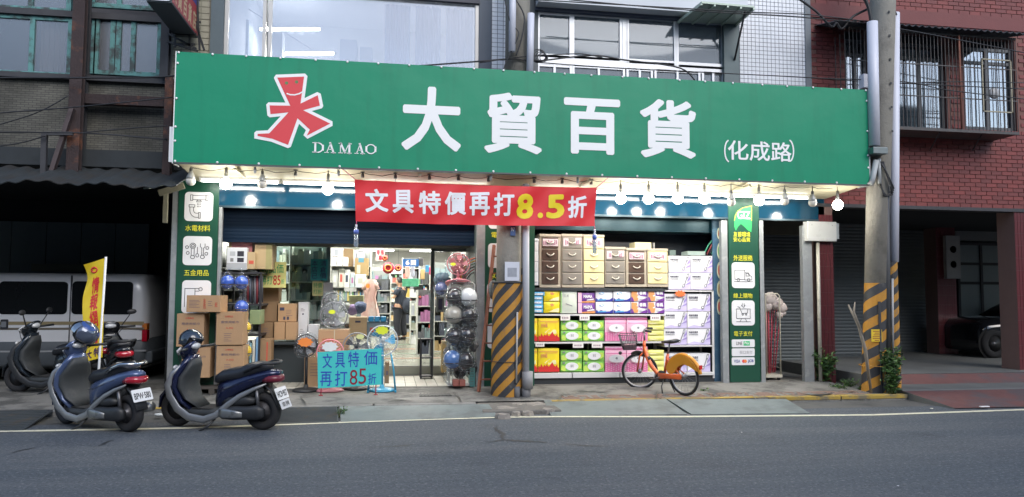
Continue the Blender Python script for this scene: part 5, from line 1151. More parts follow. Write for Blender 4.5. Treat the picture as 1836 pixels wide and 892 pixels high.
MB().tube([at(1562,705,-1.25),at(1552,630,-1.28),at(1540,585,-1.3),at(1521,547,-1.3)],[.02,.03,.024,.012],7).build('stem',wd,t); MB().tube([at(1546,600,-1.3),at(1531,560,-1.32),at(1533,542,-1.3)],[.022,.018,.008],7).build('fork',wd,t); rebase(t,(at(1562,705,-1.25).x,-1.25,.05))
MB().ring((at(1566,655,-1.0).x,-1.03,at(1566,655,-1.0).z),.23,.008,'Z',28,4).build('tie_string',mat('orange_string',(.5,.25,.05)),label='orange string tying the stick to the right striped pole',cat='string')
# wires across the fronts
def wire(px,Y,r,label,sag=0,group=None,ys=None):
    P=[at(u,v,Y) for u,v in px]; Q=[]
    # Catmull-Rom through the points
    for i in range(len(P)-1):
        p0=P[max(i-1,0)];p1=P[i];p2=P[i+1];p3=P[min(i+2,len(P)-1)]
        for k in range(6):
            t_=k/6; q=.5*((2*p1)+(p2-p0)*t_+(2*p0-5*p1+4*p2-p3)*t_*t_+(3*p1-p0-3*p2+p3)*t_**3); Q.append(q)
    Q.append(P[-1]); return MB().tube(Q,r,5).build('wire',cable,label=label,cat='wire',group=group)
wire([(-200,145),(0,140),(140,140),(308,137),(345,120)],-.6,.014,'thick dark wire running along the old building below its windows')
wire([(-60,240),(60,205),(124,171)],-.55,.008,'thin wire rising to the rusty post of the old building')
wire([(-100,212),(0,203),(130,193),(310,175)],-.6,.010,'thin wire crossing the middle of the old mosaic wall')
wire([(-100,237),(80,238),(170,240),(300,250)],-.62,.010,'dark wire along the lower mosaic wall, sagging right')
wire([(150,238),(240,230),(300,226)],-.6,.009,'dark wire rising right across the lower mosaic wall')
wire([(-60,268),(30,258),(84,243)],-.6,.009,'wire from the far left up to the angle bracket')
wire([(170,240),(240,246),(300,252)],-.7,.007,'second sagging wire beside the lower mosaic wall')
wire([(745,119),(840,112),(920,106),(960,110),(1060,100),(1120,108),(1200,118),(1230,128),(1246,145)],-.85,.013,'thick black cable draped from the left pole over the sign to the right')
wire([(860,113),(930,103),(975,100),(1040,97),(1080,104)],-.86,.009,'black cable crossing beside the coil near the left pole')
wire([(960,112),(1100,122),(1300,132),(1460,140),(1560,147),(1836,160)],-.8,.009,'long thin wire across the white tiles towards the brick building')
wire([(958,0),(1200,14),(1340,22),(1455,27),(1560,40)],-.8,.010,'wire at the top crossing the white tiled wall')
wire([(1020,0),(1250,20),(1455,33),(1600,50),(1836,95)],-.8,.010,'upper wire running right over the cage windows')
wire([(1420,-10),(1462,20),(1490,48),(1500,42),(1510,52),(1530,30),(1560,15)],-.7,.022,'thick bunched cable drooping beside the brick wall')
wire([(1540,-20),(1556,10),(1563,42)],-1.2,.03,'black cable running down into the thick white conduit')
wire([(1612,-20),(1600,8),(1606,28)],-1.1,.03,'black cable running down into the long white conduit')
wire([(1454,140),(1620,147),(1700,162),(1836,178)],-.9,.009,'wire crossing in front of the brick building cage')
wire([(1612,150),(1720,147),(1836,149)],-.9,.008,'straight wire crossing the right hand cage window')
wire([(905,0),(915,40),(930,60),(918,90),(908,110),(903,126)],-.92,.010,'black cable running down the left utility pole')
wire([(925,0),(940,30),(935,70),(925,100)],-.92,.012,'second black cable on the left utility pole')
for k in range(5):
    c=at(966+k*2,100+k*1.5,-.9); rr=.11-.012*k; pts=[(c.x+rr*math.cos(2*math.pi*i/18),-.9-.01*k,c.z+rr*.9*math.sin(2*math.pi*i/18)) for i in range(18)]
    MB().tube(pts,.007,5,closed=True).build('cable_coil',cable,label=['outermost','second','middle','fourth','innermost'][k]+' loop of the black cable coil hanging by the left pole above the sign',cat='cable',group='coils of cable by the left pole')
# white box on the pole
t=thing('junction_box','small white junction box beside the right pole above the sign','junction box'); x0,x1,z0,z1=rc(1543,135,1556,160,-.9); MB().bx(x0,x1,-.98,-.85,z0,z1).build('body',pwh,t,bevel=.01); MB().tube([((x0+x1)/2,-.9,z1-.01),((x0+x1)/2,-.9,z1+.12)],.015,8).build('gland',dk,t); rebase(t,((x0+x1)/2,-.9,z0))
c=at(1811,158,-.7); t=thing('ceiling_fan_lamp','round pale lantern hanging inside the right hand cage','lantern'); MB().ball((0,0,0),.11,16,sc=(1,.5,1)).build('globe',mat('lantern_pale',(.5,.5,.5),.5),t); MB().tube([(0,0,.11),(0,0,.5)],.006,5).build('cord',dk,t); t.location=(c.x,-.35,c.z)
# projecting sign over the left end
t=thing('projecting_sign','box sign with red face and white end standing out from the old building wall','sign')
a=at(262,3,-1.55); b=at(308,3,-1.55); w=b.x-a.x; z0=a.z; L0=-1.55; 
m=MB().bx(a.x,b.x,-1.55,-.15,z0,z0+1.3,0); m.build('box_body',mat('sign_underside',(.06,.075,.085),.6),t,bevel=.01)
MB().prism(rrect(a.x+.005,b.x-.005,z0+.02,z0+1.2,.05),-1.57,-1.551).build('end_panel',mat('end_white',(.72,.73,.76),.5),t)
m=MB().bx(b.x+.001,b.x+.006,-1.53,-.2,z0+.02,z0+.45,0).bx(b.x+.001,b.x+.006,-1.53,-.2,z0+.452,z0+1.25,1); m.build('side_panel',[mat('side_red',(.40,.04,.05),.5),mat('side_blue',(.06,.06,.25),.5)],t)
for k,ch in enumerate('大貿百貨店'):
    me=fat(glyphs(ch,0,0),.03); 
    for v in me.vertices: x,y,z=v.co; v.co=(b.x+.008+z,-1.45+.26*k+x*.2,z0+.08+y*.3)
    me.materials.append(mat('gold_letter',(.62,.48,.28),.5)); o=bpy.data.objects.new('lettering',me); COL.objects.link(o); o.parent=t
rebase(t,((a.x+b.x)/2,-.8,z0))
t=thing('sign_bracket','black steel lattice bracket under the projecting box sign','bracket'); bk=mat('black_steel',(.02,.022,.025),.5,.3); m=MB()
for (p,q) in (((300,60),(352,88)),((300,75),(355,92)),((308,62),(352,62)),((314,0),(314,85)),((330,-10),(350,40)),((350,40),(366,90)),((353,0),(358,90)),((340,-10),(340,90)),((320,20),(348,20)),((322,40),(360,40)),((318,80),(350,80))):
    m.bar(at(*p,-.3),at(*q,-.3),.028,.028)
for v in (10,35,62,85): m.bar(at(312,v,-.05),at(314,v,-.55),.02,.02)
m.build('lattice',bk,t); rebase(t,at(335,88,-.3))
# roadside plants
leafm=[mat('leaf_dark',(.035,.085,.025),.5,n=(5,.3),vary=.2),mat('leaf_mid',(.06,.14,.035),.5,n=(5,.3)),mat('leaf_light',(.11,.21,.05),.45,n=(5,.3))]
def bush(x,y,z0,h,w,nst,nlf,ls,label,seed,cat='plant'):
    rr=random.Random(seed); t=thing('bush',label,cat,(x,y,z0)); st=MB(); lf=MB()
    for s in range(nst):
        a=rr.uniform(0,6.28); tip=Vector((w*rr.uniform(.2,1)*math.cos(a),w*rr.uniform(.2,.8)*math.sin(a),h*rr.uniform(.55,1))); mid=tip*.5+Vector((rr.uniform(-.05,.05),rr.uniform(-.05,.05),h*.08))
        base=Vector((rr.uniform(-.06,.06),rr.uniform(-.05,.05),0)); pts=[base,base.lerp(mid,.5),mid,mid.lerp(tip,.5),tip]; st.tube(pts,[.010,.008,.006,.005,.002],5)
        for k in range(nlf):
            q=rr.uniform(.12,1); i=min(3,int(q*4)); c=pts[i].lerp(pts[i+1],q*4-i)+Vector((rr.gauss(0,.03),rr.gauss(0,.03),rr.gauss(0,.02))); L=ls*rr.uniform(.6,1.3); W=L*.42
            d=Vector((rr.gauss(0,1),rr.gauss(0,1)-.4,rr.uniform(-.3,.9))).normalized(); u=d.orthogonal().normalized(); u=(Matrix.Rotation(rr.uniform(0,6.28),3,d)@u); nn=d.cross(u)
            lf.add([c,c+d*L*.45+u*W/2+nn*L*.05,c+d*L-nn*L*.12,c+d*L*.45-u*W/2+nn*L*.05],[(0,1,2),(0,2,3)],0 if rr.random()<.45 else (1 if rr.random()<.6 else 2))
    st.build('stems',mat('plant_stem',(.08,.10,.04),.8),t); lf.build('leaves',leafm,t,fix=False,kind='stuff'); return t
g=gd(1600,712,.03); bush(g.x,g.y,.03,.78,.17,26,42,.075,'leafy green bush growing at the foot of the right striped pole',3)
g=gd(1485,690,.08); bush(g.x,g.y+.1,.07,.68,.26,26,36,.085,'dark green bush growing between the end post and the right pole',5)
for k,(u,v,h,w) in enumerate(((1524,694,.14,.22),(1378,687,.10,.14),(1500,700,.1,.25),(1545,702,.12,.15),(235,742,.08,.14),(1262,705,.03,.06))):
    g=gd(u,v,.06); t=bush(g.x,g.y,.05,h,w,12,12,.05,['low weeds left of the right striped pole','small tuft of weeds under the cream wire trolley','creeping weeds below the dark green bush','weeds round the foot of the right striped pole','weeds in the gutter behind the flag scooter','tiny weeds in the pavement crack by the bicycle'][k],20+k,'weeds')
g=gd(612,748,.02); bush(g.x,g.y+.1,.0,.13,.05,5,8,.05,'tiny weed growing in the gap between two gutter plates',40,'weeds')
# litter
for k,(u,v,s,c,lb) in enumerate(((285,748,.09,(.7,.72,.7),'crumpled white paper by the kerb between the two front scooters'),(1765,730,.06,(.75,.75,.75),'flat white scrap on the red ramp at the right'),(1670,734,.03,(.7,.7,.6),'tiny pale scrap at the foot of the red ramp'),(1610,872,.012,(.8,.8,.8),'tiny white speck on the road at the lower right'),(1330,776,.012,(.7,.7,.65),'small pale speck on the road right of the middle'),(797,733,.012,(.7,.7,.7),'small white scrap on the green grey gutter plate'))):
    g=gd(u,v,.02 if k!=1 else .03); m=MB()
    if k==1: m.bx(-.07,.07,-.02,.02,0,.012)
    else: m.ball((0,0,s*.3),s*.6,8,sc=(1.3,1,.4),jit=.3)
    m.build('litter',mat('paper_%d'%k,c,.8),loc=g,label=lb,cat='litter')
# =============== SCOOTERS ===============
tyre=mat('tyre_rubber',(.022,.022,.024),.8,n=(10,.3)); rimm=mat('rim_dark_alloy',(.14,.14,.15),.4,.7); bplas=mat('black_plastic',(.022,.024,.027),.5,n=(6,.3)); dplas=mat('inner_grey_plastic',(.032,.036,.038),.6,n=(5,.35),stain=((.09,.09,.085),3,.55,.5)); seatm=mat('seat_vinyl',(.018,.02,.026),.4,n=(5,.2)); silv=mat('silver_trim',(.26,.27,.28),.4,.5,n=(4,.15)); alum=mat('engine_alloy',(.30,.31,.31),.4,.8,n=(6,.3),stain=((.08,.07,.06),6,.55,.6)); chrome=mat('chrome',(.6,.62,.63),.15,1,n=(2,.05)); tail=mat('tail_red',(.35,.006,.02),.15,coat=1); lens=mat('lamp_lens',(.55,.56,.56),.1,spec=.8); platew=mat('number_plate_white',(.78,.79,.79),.4)
def wheel(par,x,z,r,name='wheel',spokes=5,steer=0,tw=.045,rimr=.62):
    w=bpy.data.objects.new(name,None); COL.objects.link(w); w.parent=par; w.location=(x,0,z); w.rotation_euler=(0,0,steer)
    m=MB(); m.lathe([(r-tw*2,-tw),(r-tw*.7,-tw*1.15),(r-tw*.12,-tw*.75),(r,-tw*.25),(r,tw*.25),(r-tw*.12,tw*.75),(r-tw*.7,tw*1.15),(r-tw*2,tw),(r-tw*2,-tw)],32,Matrix.Rotation(R(90),4,'X')); m.build('tyre',tyre,w)
    m=MB(); rr=r-tw*2+.002; m.lathe([(rr,-tw*.8),(rr-.02,-tw*.6),(rr-.02,tw*.6),(rr,tw*.8)],28,Matrix.Rotation(R(90),4,'X'))
    for k in range(spokes):
        a=2*math.pi*k/spokes; m.bar((0.02*math.cos(a),0,.02*math.sin(a)),((rr-.012)*math.cos(a),0,(rr-.012)*math.sin(a)),.05,.03)
    m.lathe([(.0,-.06),(.045,-.058),(.05,-.02),(.05,.02),(.045,.058),(0,.06)],16,Matrix.Rotation(R(90),4,'X')); m.build('rim',rimm,w); return w
def scooter(label,loc,th,col,col2,plate,plate2=None,mirrors=False,sc=1,lean=3,rail=chrome,tl=tail,pcol=platew):
    t=thing('scooter',label,'scooter',loc,rot=Euler((R(lean),0,-R(th)),'XYZ'),sc=sc)
    body=mat(*col[:2],.25,metal=.35,coat=.6,n=(3,.15)); trim=col2
    wheel(t,-.57,.215,.215,spokes=5); wheel(t,.56,.225,.225,spokes=3,tw=.05)
    MB().loft([(-.80,0,.22,.05,.015,R(100)),(-.77,0,.36,.07,.02,R(60)),(-.68,0,.45,.08,.025,R(25)),(-.56,0,.475,.085,.03,0),(-.45,0,.44,.085,.025,-R(25)),(-.38,0,.36,.08,.02,-R(50))],14).build('front_fender',body,t)
    for y in (-.075,.075): MB().tube([(-.57,y,.215),(-.50,y,.42),(-.44,y*.6,.60)],.018,8).build('fork_leg',bplas,t)
    # leg shield: outer shell and inner panel
    MB().loft([(-.30,0,.20,.13,.05,R(70)),(-.44,0,.34,.18,.05,R(80)),(-.50,0,.50,.215,.055,R(88)),(-.47,0,.64,.215,.06,R(100)),(-.42,0,.76,.16,.07,R(102)),(-.38,0,.86,.10,.06,R(100))],18).build('leg_shield',body,t)
    MB().loft([(-.20,0,.24,.12,.05,R(60)),(-.37,0,.36,.165,.05,R(76)),(-.43,0,.50,.195,.05,R(88)),(-.41,0,.62,.195,.055,R(98)),(-.36,0,.72,.14,.06,R(102)),(-.34,0,.82,.085,.05,R(100))],18).build('inner_panel',dplas,t)
    MB().ball((-.375,-.10,.69),.025,10,sc=(.6,1,1)).build('key_lock',lens,t)
    MB().loft([(-.42,0,.20,.14,.05,0),(-.25,0,.195,.17,.045,0),(-.05,0,.20,.17,.045,0),(.12,0,.23,.15,.07,0)],16,e=4).build('floorboard',dplas,t)
    # silver sweep along the side
    for s in (-1,1):
        P=[(-.43,s*.15,.76),(-.51,s*.205,.66),(-.56,s*.222,.53),(-.53,s*.215,.40),(-.44,s*.20,.25),(-.30,s*.19,.155),(-.10,s*.185,.13),(.06,s*.18,.19),(.20,s*.175,.31),(.36,s*.165,.42),(.52,s*.145,.50),(.66,s*.10,.56)]
        W=[.012,.028,.040,.046,.050,.048,.044,.038,.034,.030,.022,.010]; m=MB(); n=10; vs=[]
        for i,p in enumerate(P):
            a=Vector(P[max(i-1,0)]);b=Vector(P[min(i+1,len(P)-1)]); d=(b-a).normalized(); up=d.cross(Vector((0,1,0))).normalized()
            for k in range(n):
                an=2*math.pi*k/n; vs.append(Vector(p)+up*W[i]*math.cos(an)+Vector((0,.016*math.sin(an),0)))
        fs=[(i*n+k,i*n+(k+1)%n,(i+1)*n+(k+1)%n,(i+1)*n+k) for i in range(len(P)-1) for k in range(n)]+[tuple(range(n)),tuple((len(P)-1)*n+k for k in range(n))]
        m.add(vs,fs,0,True).build('side_trim',trim,t)
    # rear body
    MB().loft([(.0,0,.34,.10,.12,0),(.06,0,.40,.14,.17,R(10)),(.16,0,.455,.165,.145,R(14)),(.30,0,.525,.178,.115,R(16)),(.44,0,.585,.172,.10,R(15)),(.58,0,.635,.145,.085,R(12)),(.70,0,.665,.105,.06,R(8)),(.79,0,.675,.06,.03,0)],20,e=2.4).build('rear_cowl',body,t)
    MB().loft([(.02,0,.30,.10,.12,0),(.2,0,.34,.13,.10,0),(.40,0,.42,.12,.08,R(15)),(.6,0,.50,.08,.05,R(15))],14).build('under_cowl',bplas,t)
    MB().loft([(-.04,0,.56,.06,.02,R(20)),(.0,0,.59,.11,.055,R(15)),(.08,0,.625,.14,.075,R(8)),(.20,0,.65,.15,.08,R(4)),(.32,0,.665,.16,.08,R(6)),(.42,0,.705,.16,.085,R(14)),(.53,0,.735,.15,.075,R(8)),(.62,0,.745,.12,.05,0),(.67,0,.735,.07,.02,0)],18,e=2.8).build('seat',seatm,t)
    MB().tube([(.42,-.165,.70),(.52,-.17,.76),(.64,-.155,.80),(.74,-.10,.80),(.77,0,.795),(.74,.10,.80),(.64,.155,.80),(.52,.17,.76),(.42,.165,.70)],.019,8).build('grab_rail',rail,t)
    MB().loft([(.62,0,.60,.125,.04,R(10)),(.70,0,.615,.13,.055,R(10)),(.78,0,.615,.105,.048,0),(.815,0,.61,.05,.025,0)],14).build('tail_light',tl,t)
    MB().loft([(.60,0,.56,.09,.012,-R(40)),(.70,0,.47,.085,.012,-R(55)),(.76,0,.36,.08,.012,-R(60)),(.80,0,.27,.075,.010,-R(55))],12,e=4).build('rear_mudguard',bplas,t)
    # number plate faces back and up
    M=Matrix.Translation((.80,0,.44))@Matrix.Rotation(R(-22),4,'Y'); pl=MB().prism(rrect(-.125,.125,-.072,.072,.012),-.003,.003,0,M@Matrix.Rotation(R(90),4,'Z')).build('number_plate',pcol,t)
    def plettering(s,z0,z1,w,M,par,wt=.025):
        me=fat(glyphs(s,0,0),wt); xs=[v.co.x for v in me.vertices]; ys=[v.co.y for v in me.vertices]; a,b,c,d=min(xs),max(xs),min(ys),max(ys)
        for v in me.vertices: x,y,z=v.co; v.co=M@Vector((.005+z,-w+2*w*(x-a)/(b-a),z0+(z1-z0)*(y-c)/(d-c)))
        me.materials.append(ink); o=bpy.data.objects.new('lettering',me); COL.objects.link(o); o.parent=par
    plettering(plate,-.045,.030,.105,M,pl)
    if plate2:
        M2=Matrix.Translation((.85,0,.315))@Matrix.Rotation(R(-22),4,'Y'); p2=MB().prism(rrect(-.115,.115,-.052,.052,.01),-.003,.003,0,M2@Matrix.Rotation(R(90),4,'Z')).build('lower_plate',mat('lower_plate_grey',(.6,.61,.63),.4),t); plettering(plate2,-.03,.03,.08,M2,p2,.01)
    for s in (-1,1):
        MB().tube([(-.34,s*.18,.95),(-.46,s*.16,.90),(-.50,s*.08,.80),(-.46,s*.05,.70)],.005,5).build('control_cable',bplas,t)
        MB().tube([(.02,s*.155,.47),(.18,s*.176,.50),(.36,s*.178,.56),(.54,s*.155,.62)],.003,4).build('panel_gap',bplas,t)
    MB().loft([(-.46,-.0,.60,.06,.012,R(98)),(-.40,0,.60,.055,.012,R(98))],8).build('bag_hook',bplas,t)
    MB().bx(-.30,.06,-.13,.13,.246,.252).build('foot_mat',mat('foot_mat_rubber',(.03,.03,.03),.9,bump=(60,.01)),t)
    # engine and transmission on the near side, muffler on the far side
    MB().loft([(.06,-.12,.215,.045,.05,0),(.12,-.13,.22,.055,.085,0),(.28,-.135,.215,.06,.085,0),(.44,-.13,.22,.06,.08,0),(.57,-.125,.225,.05,.085,0),(.64,-.12,.225,.03,.05,0)],16,e=2.6).build('transmission_case',bplas,t)
    MB().loft([(.10,-.185,.215,.012,.045,0),(.16,-.195,.215,.02,.058,0),(.30,-.195,.21,.02,.045,0),(.40,-.185,.205,.012,.03,0)],14).build('case_cover',alum,t)
    MB().loft([(.10,-.06,.33,.07,.04,0),(.2,-.10,.345,.07,.06,0),(.42,-.10,.36,.07,.06,R(6)),(.52,-.09,.36,.05,.03,0)],14).build('air_box',bplas,t)
    MB().tube([(.2,.14,.2),(.36,.17,.19),(.72,.18,.27)],[.03,.055,.06],12).build('muffler',alum,t)
    MB().tube([(.56,-.10,.24),(.54,-.11,.50)],.022,8).build('shock_absorber',rimm,t)
    MB().tube([(.02,-.14,.14),(-.03,-.20,.06),(-.12,-.25,.008)],.013,7).build('kick_stand',bplas,t)
    # handlebar head
    MB().loft([(-.43,0,.82,.08,.06,R(95)),(-.42,0,.90,.125,.085,R(100)),(-.39,0,.965,.135,.085,R(108)),(-.36,0,1.01,.11,.06,R(115)),(-.34,0,1.03,.06,.03,R(120))],16).build('handlebar_cowl',body,t)
    MB().loft([(-.52,0,.86,.07,.02,R(100)),(-.525,0,.92,.09,.03,R(100)),(-.50,0,.96,.06,.02,R(110))],14).build('headlight',lens,t)
    MB().ball((-.325,-.01,.975),.075,14,sc=(.55,1.1,.55)).build('gauge',mat('gauge_face',(.5,.52,.54),.2,coat=1),t)
    for s in (-1,1):
        MB().tube([(-.37,s*.10,.95),(-.34,s*.20,.95),(-.29,s*.33,.955)],.016,8).build('handle_grip',bplas,t)
        MB().tube([(-.40,s*.15,.945),(-.38,s*.24,.945),(-.33,s*.32,.945)],.008,6).build('brake_lever',rimm,t)
        if mirrors:
            MB().tube([(-.37,s*.15,.97),(-.34,s*.24,1.10),(-.33,s*.27,1.15)],.008,6).build('mirror_stem',bplas,t); MB().ball((-.33,s*.29,1.18),.07,12,sc=(.3,1,.6)).build('mirror',bplas,t)
        MB().ball((-.505,s*.14,.73),.035,10,sc=(.5,1.3,.8)).build('turn_signal',lens,t)
    return t
s1=scooter('blue and silver scooter parked nose left before the yellow flag, silver helmet on its bars',(-3.41,-2.36,0.0),36,('scooter_blue_pale',(.075,.11,.22)),silv,'BPW·580',sc=1.0)
s2=scooter('dark blue scooter with grey side sweep parked before the stacked cartons',(-1.97,-2.56,0.0),21,('scooter_navy',(.010,.015,.055)),silv,'HC9·957','車牌',rail=bplas,tl=mat('tail_dark_red',(.14,.015,.03),.3))
s3=scooter('black maxi scooter with mirrors at the far left in front of the van',(-4.86,.10,.125),12,('scooter_black',(.02,.028,.038)),bplas,'GKP·213',mirrors=True,sc=1.02,rail=bplas)
s4=scooter('black scooter seen from behind between the flag and the van rear',(-4.02,.05,.125),62,('scooter_black2',(.018,.02,.025)),bplas,'NBE·605',mirrors=True,sc=1.0,rail=bplas,pcol=mat('plate_dull',(.35,.36,.36),.5))
# helmets
def helmet(name,label,loc,r,rot,shell,dec=None,visor=False):
    t=thing(name,label,'helmet',loc,rot=rot); m=MB(); n=24; K=14; vs=[];fs=[]
    for i in range(K+1):
        ph=math.pi*.64*i/K
        for k in range(n):
            a=2*math.pi*k/n; cut=1.0
            # lower rim higher at the face (-x)
            lim=math.pi*(.64 if math.cos(a)>-.45 else .42); p=min(ph,lim); vs.append((r*1.12*math.sin(p)*math.cos(a),r*math.sin(p)*math.sin(a),r*1.02*math.cos(p)))
    fs=[(i*n+k,(i+1)*n+k,(i+1)*n+(k+1)%n,i*n+(k+1)%n) for i in range(K) for k in range(n)]
    o=m.add(vs,fs,0,True).build('shell',shell,t); o.modifiers.new('t','SOLIDIFY').thickness=.02
    rim=[vs[K*n+k] for k in range(n)]; MB().tube(rim,.008,6,closed=True).build('rim',bplas,t)
    MB().ball((0,0,-.01),r*.88,14,sc=(1.05,.95,.9)).build('lining',mat('lining_black',(.015,.015,.017),.9),t)
    if visor:
        m=MB(); vs=[]; 
        for i in range(7):
            for k in range(11):
                a=R(180-62+124*k/10); p=R(50+46*i/6); vs.append((r*1.2*math.sin(p)*math.cos(a),r*1.08*math.sin(p)*math.sin(a),r*1.02*math.cos(p)))
        m.add(vs,[(i*11+k,(i+1)*11+k,(i+1)*11+k+1,i*11+k+1) for i in range(6) for k in range(10)],0,True).build('visor',film('smoke_visor',tint=(.35,.38,.42),gl=.35,rough=.05),t)
    if dec:
        for j,(a0,a1,p0,p1) in enumerate(((20,150,35,60),(200,330,30,55),(150,210,10,30),(-20,20,50,80))):
            m=MB(); vs=[]
            for i in range(6):
                for k in range(11):
                    a=R(a0+(a1-a0)*k/10); p=R(p0+(p1-p0)*i/5*(1-.6*abs(k-5)/5)); vs.append((r*1.135*math.sin(p)*math.cos(a),r*1.015*math.sin(p)*math.sin(a),r*1.035*math.cos(p)))
            m.add(vs,[(i*11+k,(i+1)*11+k,(i+1)*11+k+1,i*11+k+1) for i in range(5) for k in range(10)],0,True).build('flash',dec[j%2],t)
    MB().tube([(0,r*.9,-r*.3),(-.02,r*.5,-r*1.1),(-.02,-r*.5,-r*1.1),(0,-r*.9,-r*.3)],.008,5).build('chin_strap',bplas,t)
    return t
hp=at(342,608,-2.45); helmet('helmet','dark navy open face helmet hung on the bars of the navy scooter',(hp.x,-2.42,hp.z-.02),.135,Euler((R(8),R(-6),R(150)),'XYZ'),mat('helmet_navy',(.02,.032,.05),.12,coat=1,n=(3,.1)))
hp=at(152,598,-2.2); helmet('helmet','silver blue patterned helmet with smoked visor on the flag scooter',(hp.x,-2.2,hp.z),.145,Euler((R(10),R(35),R(10)),'XYZ'),mat('helmet_silver_blue',(.09,.11,.16),.15,metal=.4,coat=1),[mat('flash_white',(.5,.53,.56),.2),mat('flash_blue',(.04,.08,.25),.2)],visor=True)
# number plates aside, yellow advertising flag on a white pole
t=thing('advertising_flag','yellow vertical advertising flag on a white pole behind the silver blue scooter','flag'); FY=-1.15
a=at(190,461,FY); b=at(177,664,FY); b2=a+(b-a)*1.33; MB().tube([a,b,b2],.016,8).build('pole',mat('pole_white',(.72,.73,.74),.4),t)
MB().bx(b2.x-.18,b2.x+.18,FY-.15,FY+.15,.08,.15).build('base',bplas,t,bevel=.02)
A,B,C_,D_=at(150,475,FY),at(189,463,FY),at(184,641,FY),at(153,650,FY); m=MB(); nx,nz=16,50
def fp(s,q,o=0):
    p=A.lerp(B,s).lerp(D_.lerp(C_,s),q); p.y=FY+(1-s)*(.05*math.sin(q*9)+.03*math.sin(q*17+s*4))-.004-o; p.x+=(1-s)*.02*math.sin(q*11); return p
m.add([fp(i/nx,j/nz) for j in range(nz+1) for i in range(nx+1)],[(j*(nx+1)+i,(j+1)*(nx+1)+i,(j+1)*(nx+1)+i+1,j*(nx+1)+i+1) for j in range(nz) for i in range(nx)],0,True).build('cloth',mat('flag_yellow',(.68,.50,.02),.55,n=(3,.1)),t,fix=False)
def fprint(body,s0,s1,q0,q1,mt,w=.03):
    me=fat(glyphs(body,0,0,1,True),w); xs=[v.co.x for v in me.vertices]; zs=[v.co.y for v in me.vertices]; a_,b_,c_,d_=min(xs),max(xs),min(zs),max(zs)
    for v in me.vertices:
        zz_=v.co.z; p=fp(s0+(s1-s0)*(v.co.x-a_)/(b_-a_),q1+(q0-q1)*(v.co.y-c_)/(d_-c_),.006); p.y-=zz_; v.co=p
    me.materials.append(mt); o=bpy.data.objects.new('lettering',me); COL.objects.link(o); o.parent=t
fprint('情報網路',.35,.72,.16,.84,mat('flag_red',(.55,.03,.03),.5)); fprint('大',.08,.42,.89,.98,mat('flag_ink',(.07,.03,.08),.5)); fprint('特',.5,.9,.885,.975,MATS['flag_ink'])
c=fp(.45,.085,.008); MB().ring(c,.035,.011,'Y',18,5).build('emblem',MATS['flag_red'],t)
rebase(t,(b2.x,FY,.08))
# =============== VAN ===============
vsil=mat('van_silver',(.66,.67,.69),.32,metal=.15,coat=.4,n=(1.5,.1)); vdk=mat('van_lower_grey',(.06,.07,.08),.5); vgl=mat('van_glass',(.006,.007,.008),.15,spec=.25,n=(1,.02))
VY=1.5; vx1=at(262,600,VY).x; hw=.85; yc=VY+hw; zt_=at(100,489,VY).z
t=thing('van','silver van with dark windows and gold side stripe parked in the open bay','van')
sec=[(vx1+.01,yc,1.02,.70,.55,0),(vx1-.03,yc,1.05,.79,.68,0),(vx1-.10,yc,1.12,.83,zt_-1.13,0),(vx1-.22,yc,1.13,.85,zt_-1.13,0),(vx1-3.2,yc,1.13,.85,zt_-1.13,0),(vx1-3.8,yc,1.02,.84,zt_-1.16,0),(vx1-4.4,yc,.86,.80,.42,0),(vx1-4.6,yc,.75,.7,.25,0)]
MB().loft(sec,40,e=7).build('body',vsil,t)
MB().loft([(vx1+.02,yc,.62,.80,.22,0),(vx1-.1,yc,.60,.862,.27,0),(vx1-4.4,yc,.60,.862,.27,0),(vx1-4.6,yc,.6,.75,.2,0)],28,e=7).build('lower_body',vdk,t)
def sidepx(u0,v0,u1,v1,r,mt,nm,y=.004,par=t):
    x0,x1,z0,z1=rc(u0,v0,u1,v1,VY); return MB().prism(rrect(x0,x1,z0,z1,r),VY-y,VY+.03).build(nm,mt,par)
for (u0,u1) in ((-2,121),(129,238)):
    o=sidepx(u0,505,u1,564,.07,vgl,'window',.008); 
sidepx(-190,505,-20,562,.07,vgl,'window',.008)
sidepx(124,494,126,655,.004,bplas,'door_gap',.003); sidepx(-12,494,-10,655,.004,bplas,'door_gap',.003)
x0,x1,z0,z1=rc(-180,577,258,583,VY); MB().bx(x0,x1,VY-.004,VY+.01,z0,z1).build('gold_stripe',mat('stripe_gold',(.30,.24,.13),.4,.3),t)
x0,x1,z0,z1=rc(-180,588,258,592,VY); MB().bx(x0,x1,VY-.004,VY+.01,z0,z1).build('brown_stripe',mat('stripe_brown',(.16,.14,.11),.4,.3),t)
x0,x1,z0,z1=rc(-180,629,262,632,VY); MB().bx(x0,x1,VY-.02,VY+.01,z0,z1).build('rubbing_strip',mat('strip_light',(.25,.26,.27),.5),t)
sidepx(1,573,15,591,.02,bplas,'handle_recess',.006); sidepx(3,577,12,587,.01,silv,'door_handle',.02)
x0,x1,z0,z1=rc(255,580,262,600,VY+.02)
MB().bx(x0,vx1+.01,VY+.0,VY+.14,z0+.08,z1).build('tail_light_upper',mat('amber_lens',(.5,.15,.03),.2),t,bevel=.01); MB().bx(x0,vx1+.012,VY+.0,VY+.14,z0-.12,z0+.075).build('tail_light_lower',tail,t,bevel=.01)
for x in (vx1-.85,vx1-3.6):
    w=wheel(t,x,.36,.33,tw=.09,spokes=6); w.location=(x,VY+.07,.44)
MB().bx(vx1-.02,vx1+.10,VY+.03,VY+1.66,.42,.62).build('bumper',vdk,t,bevel=.03)
rebase(t,(vx1-2.2,yc,.13))
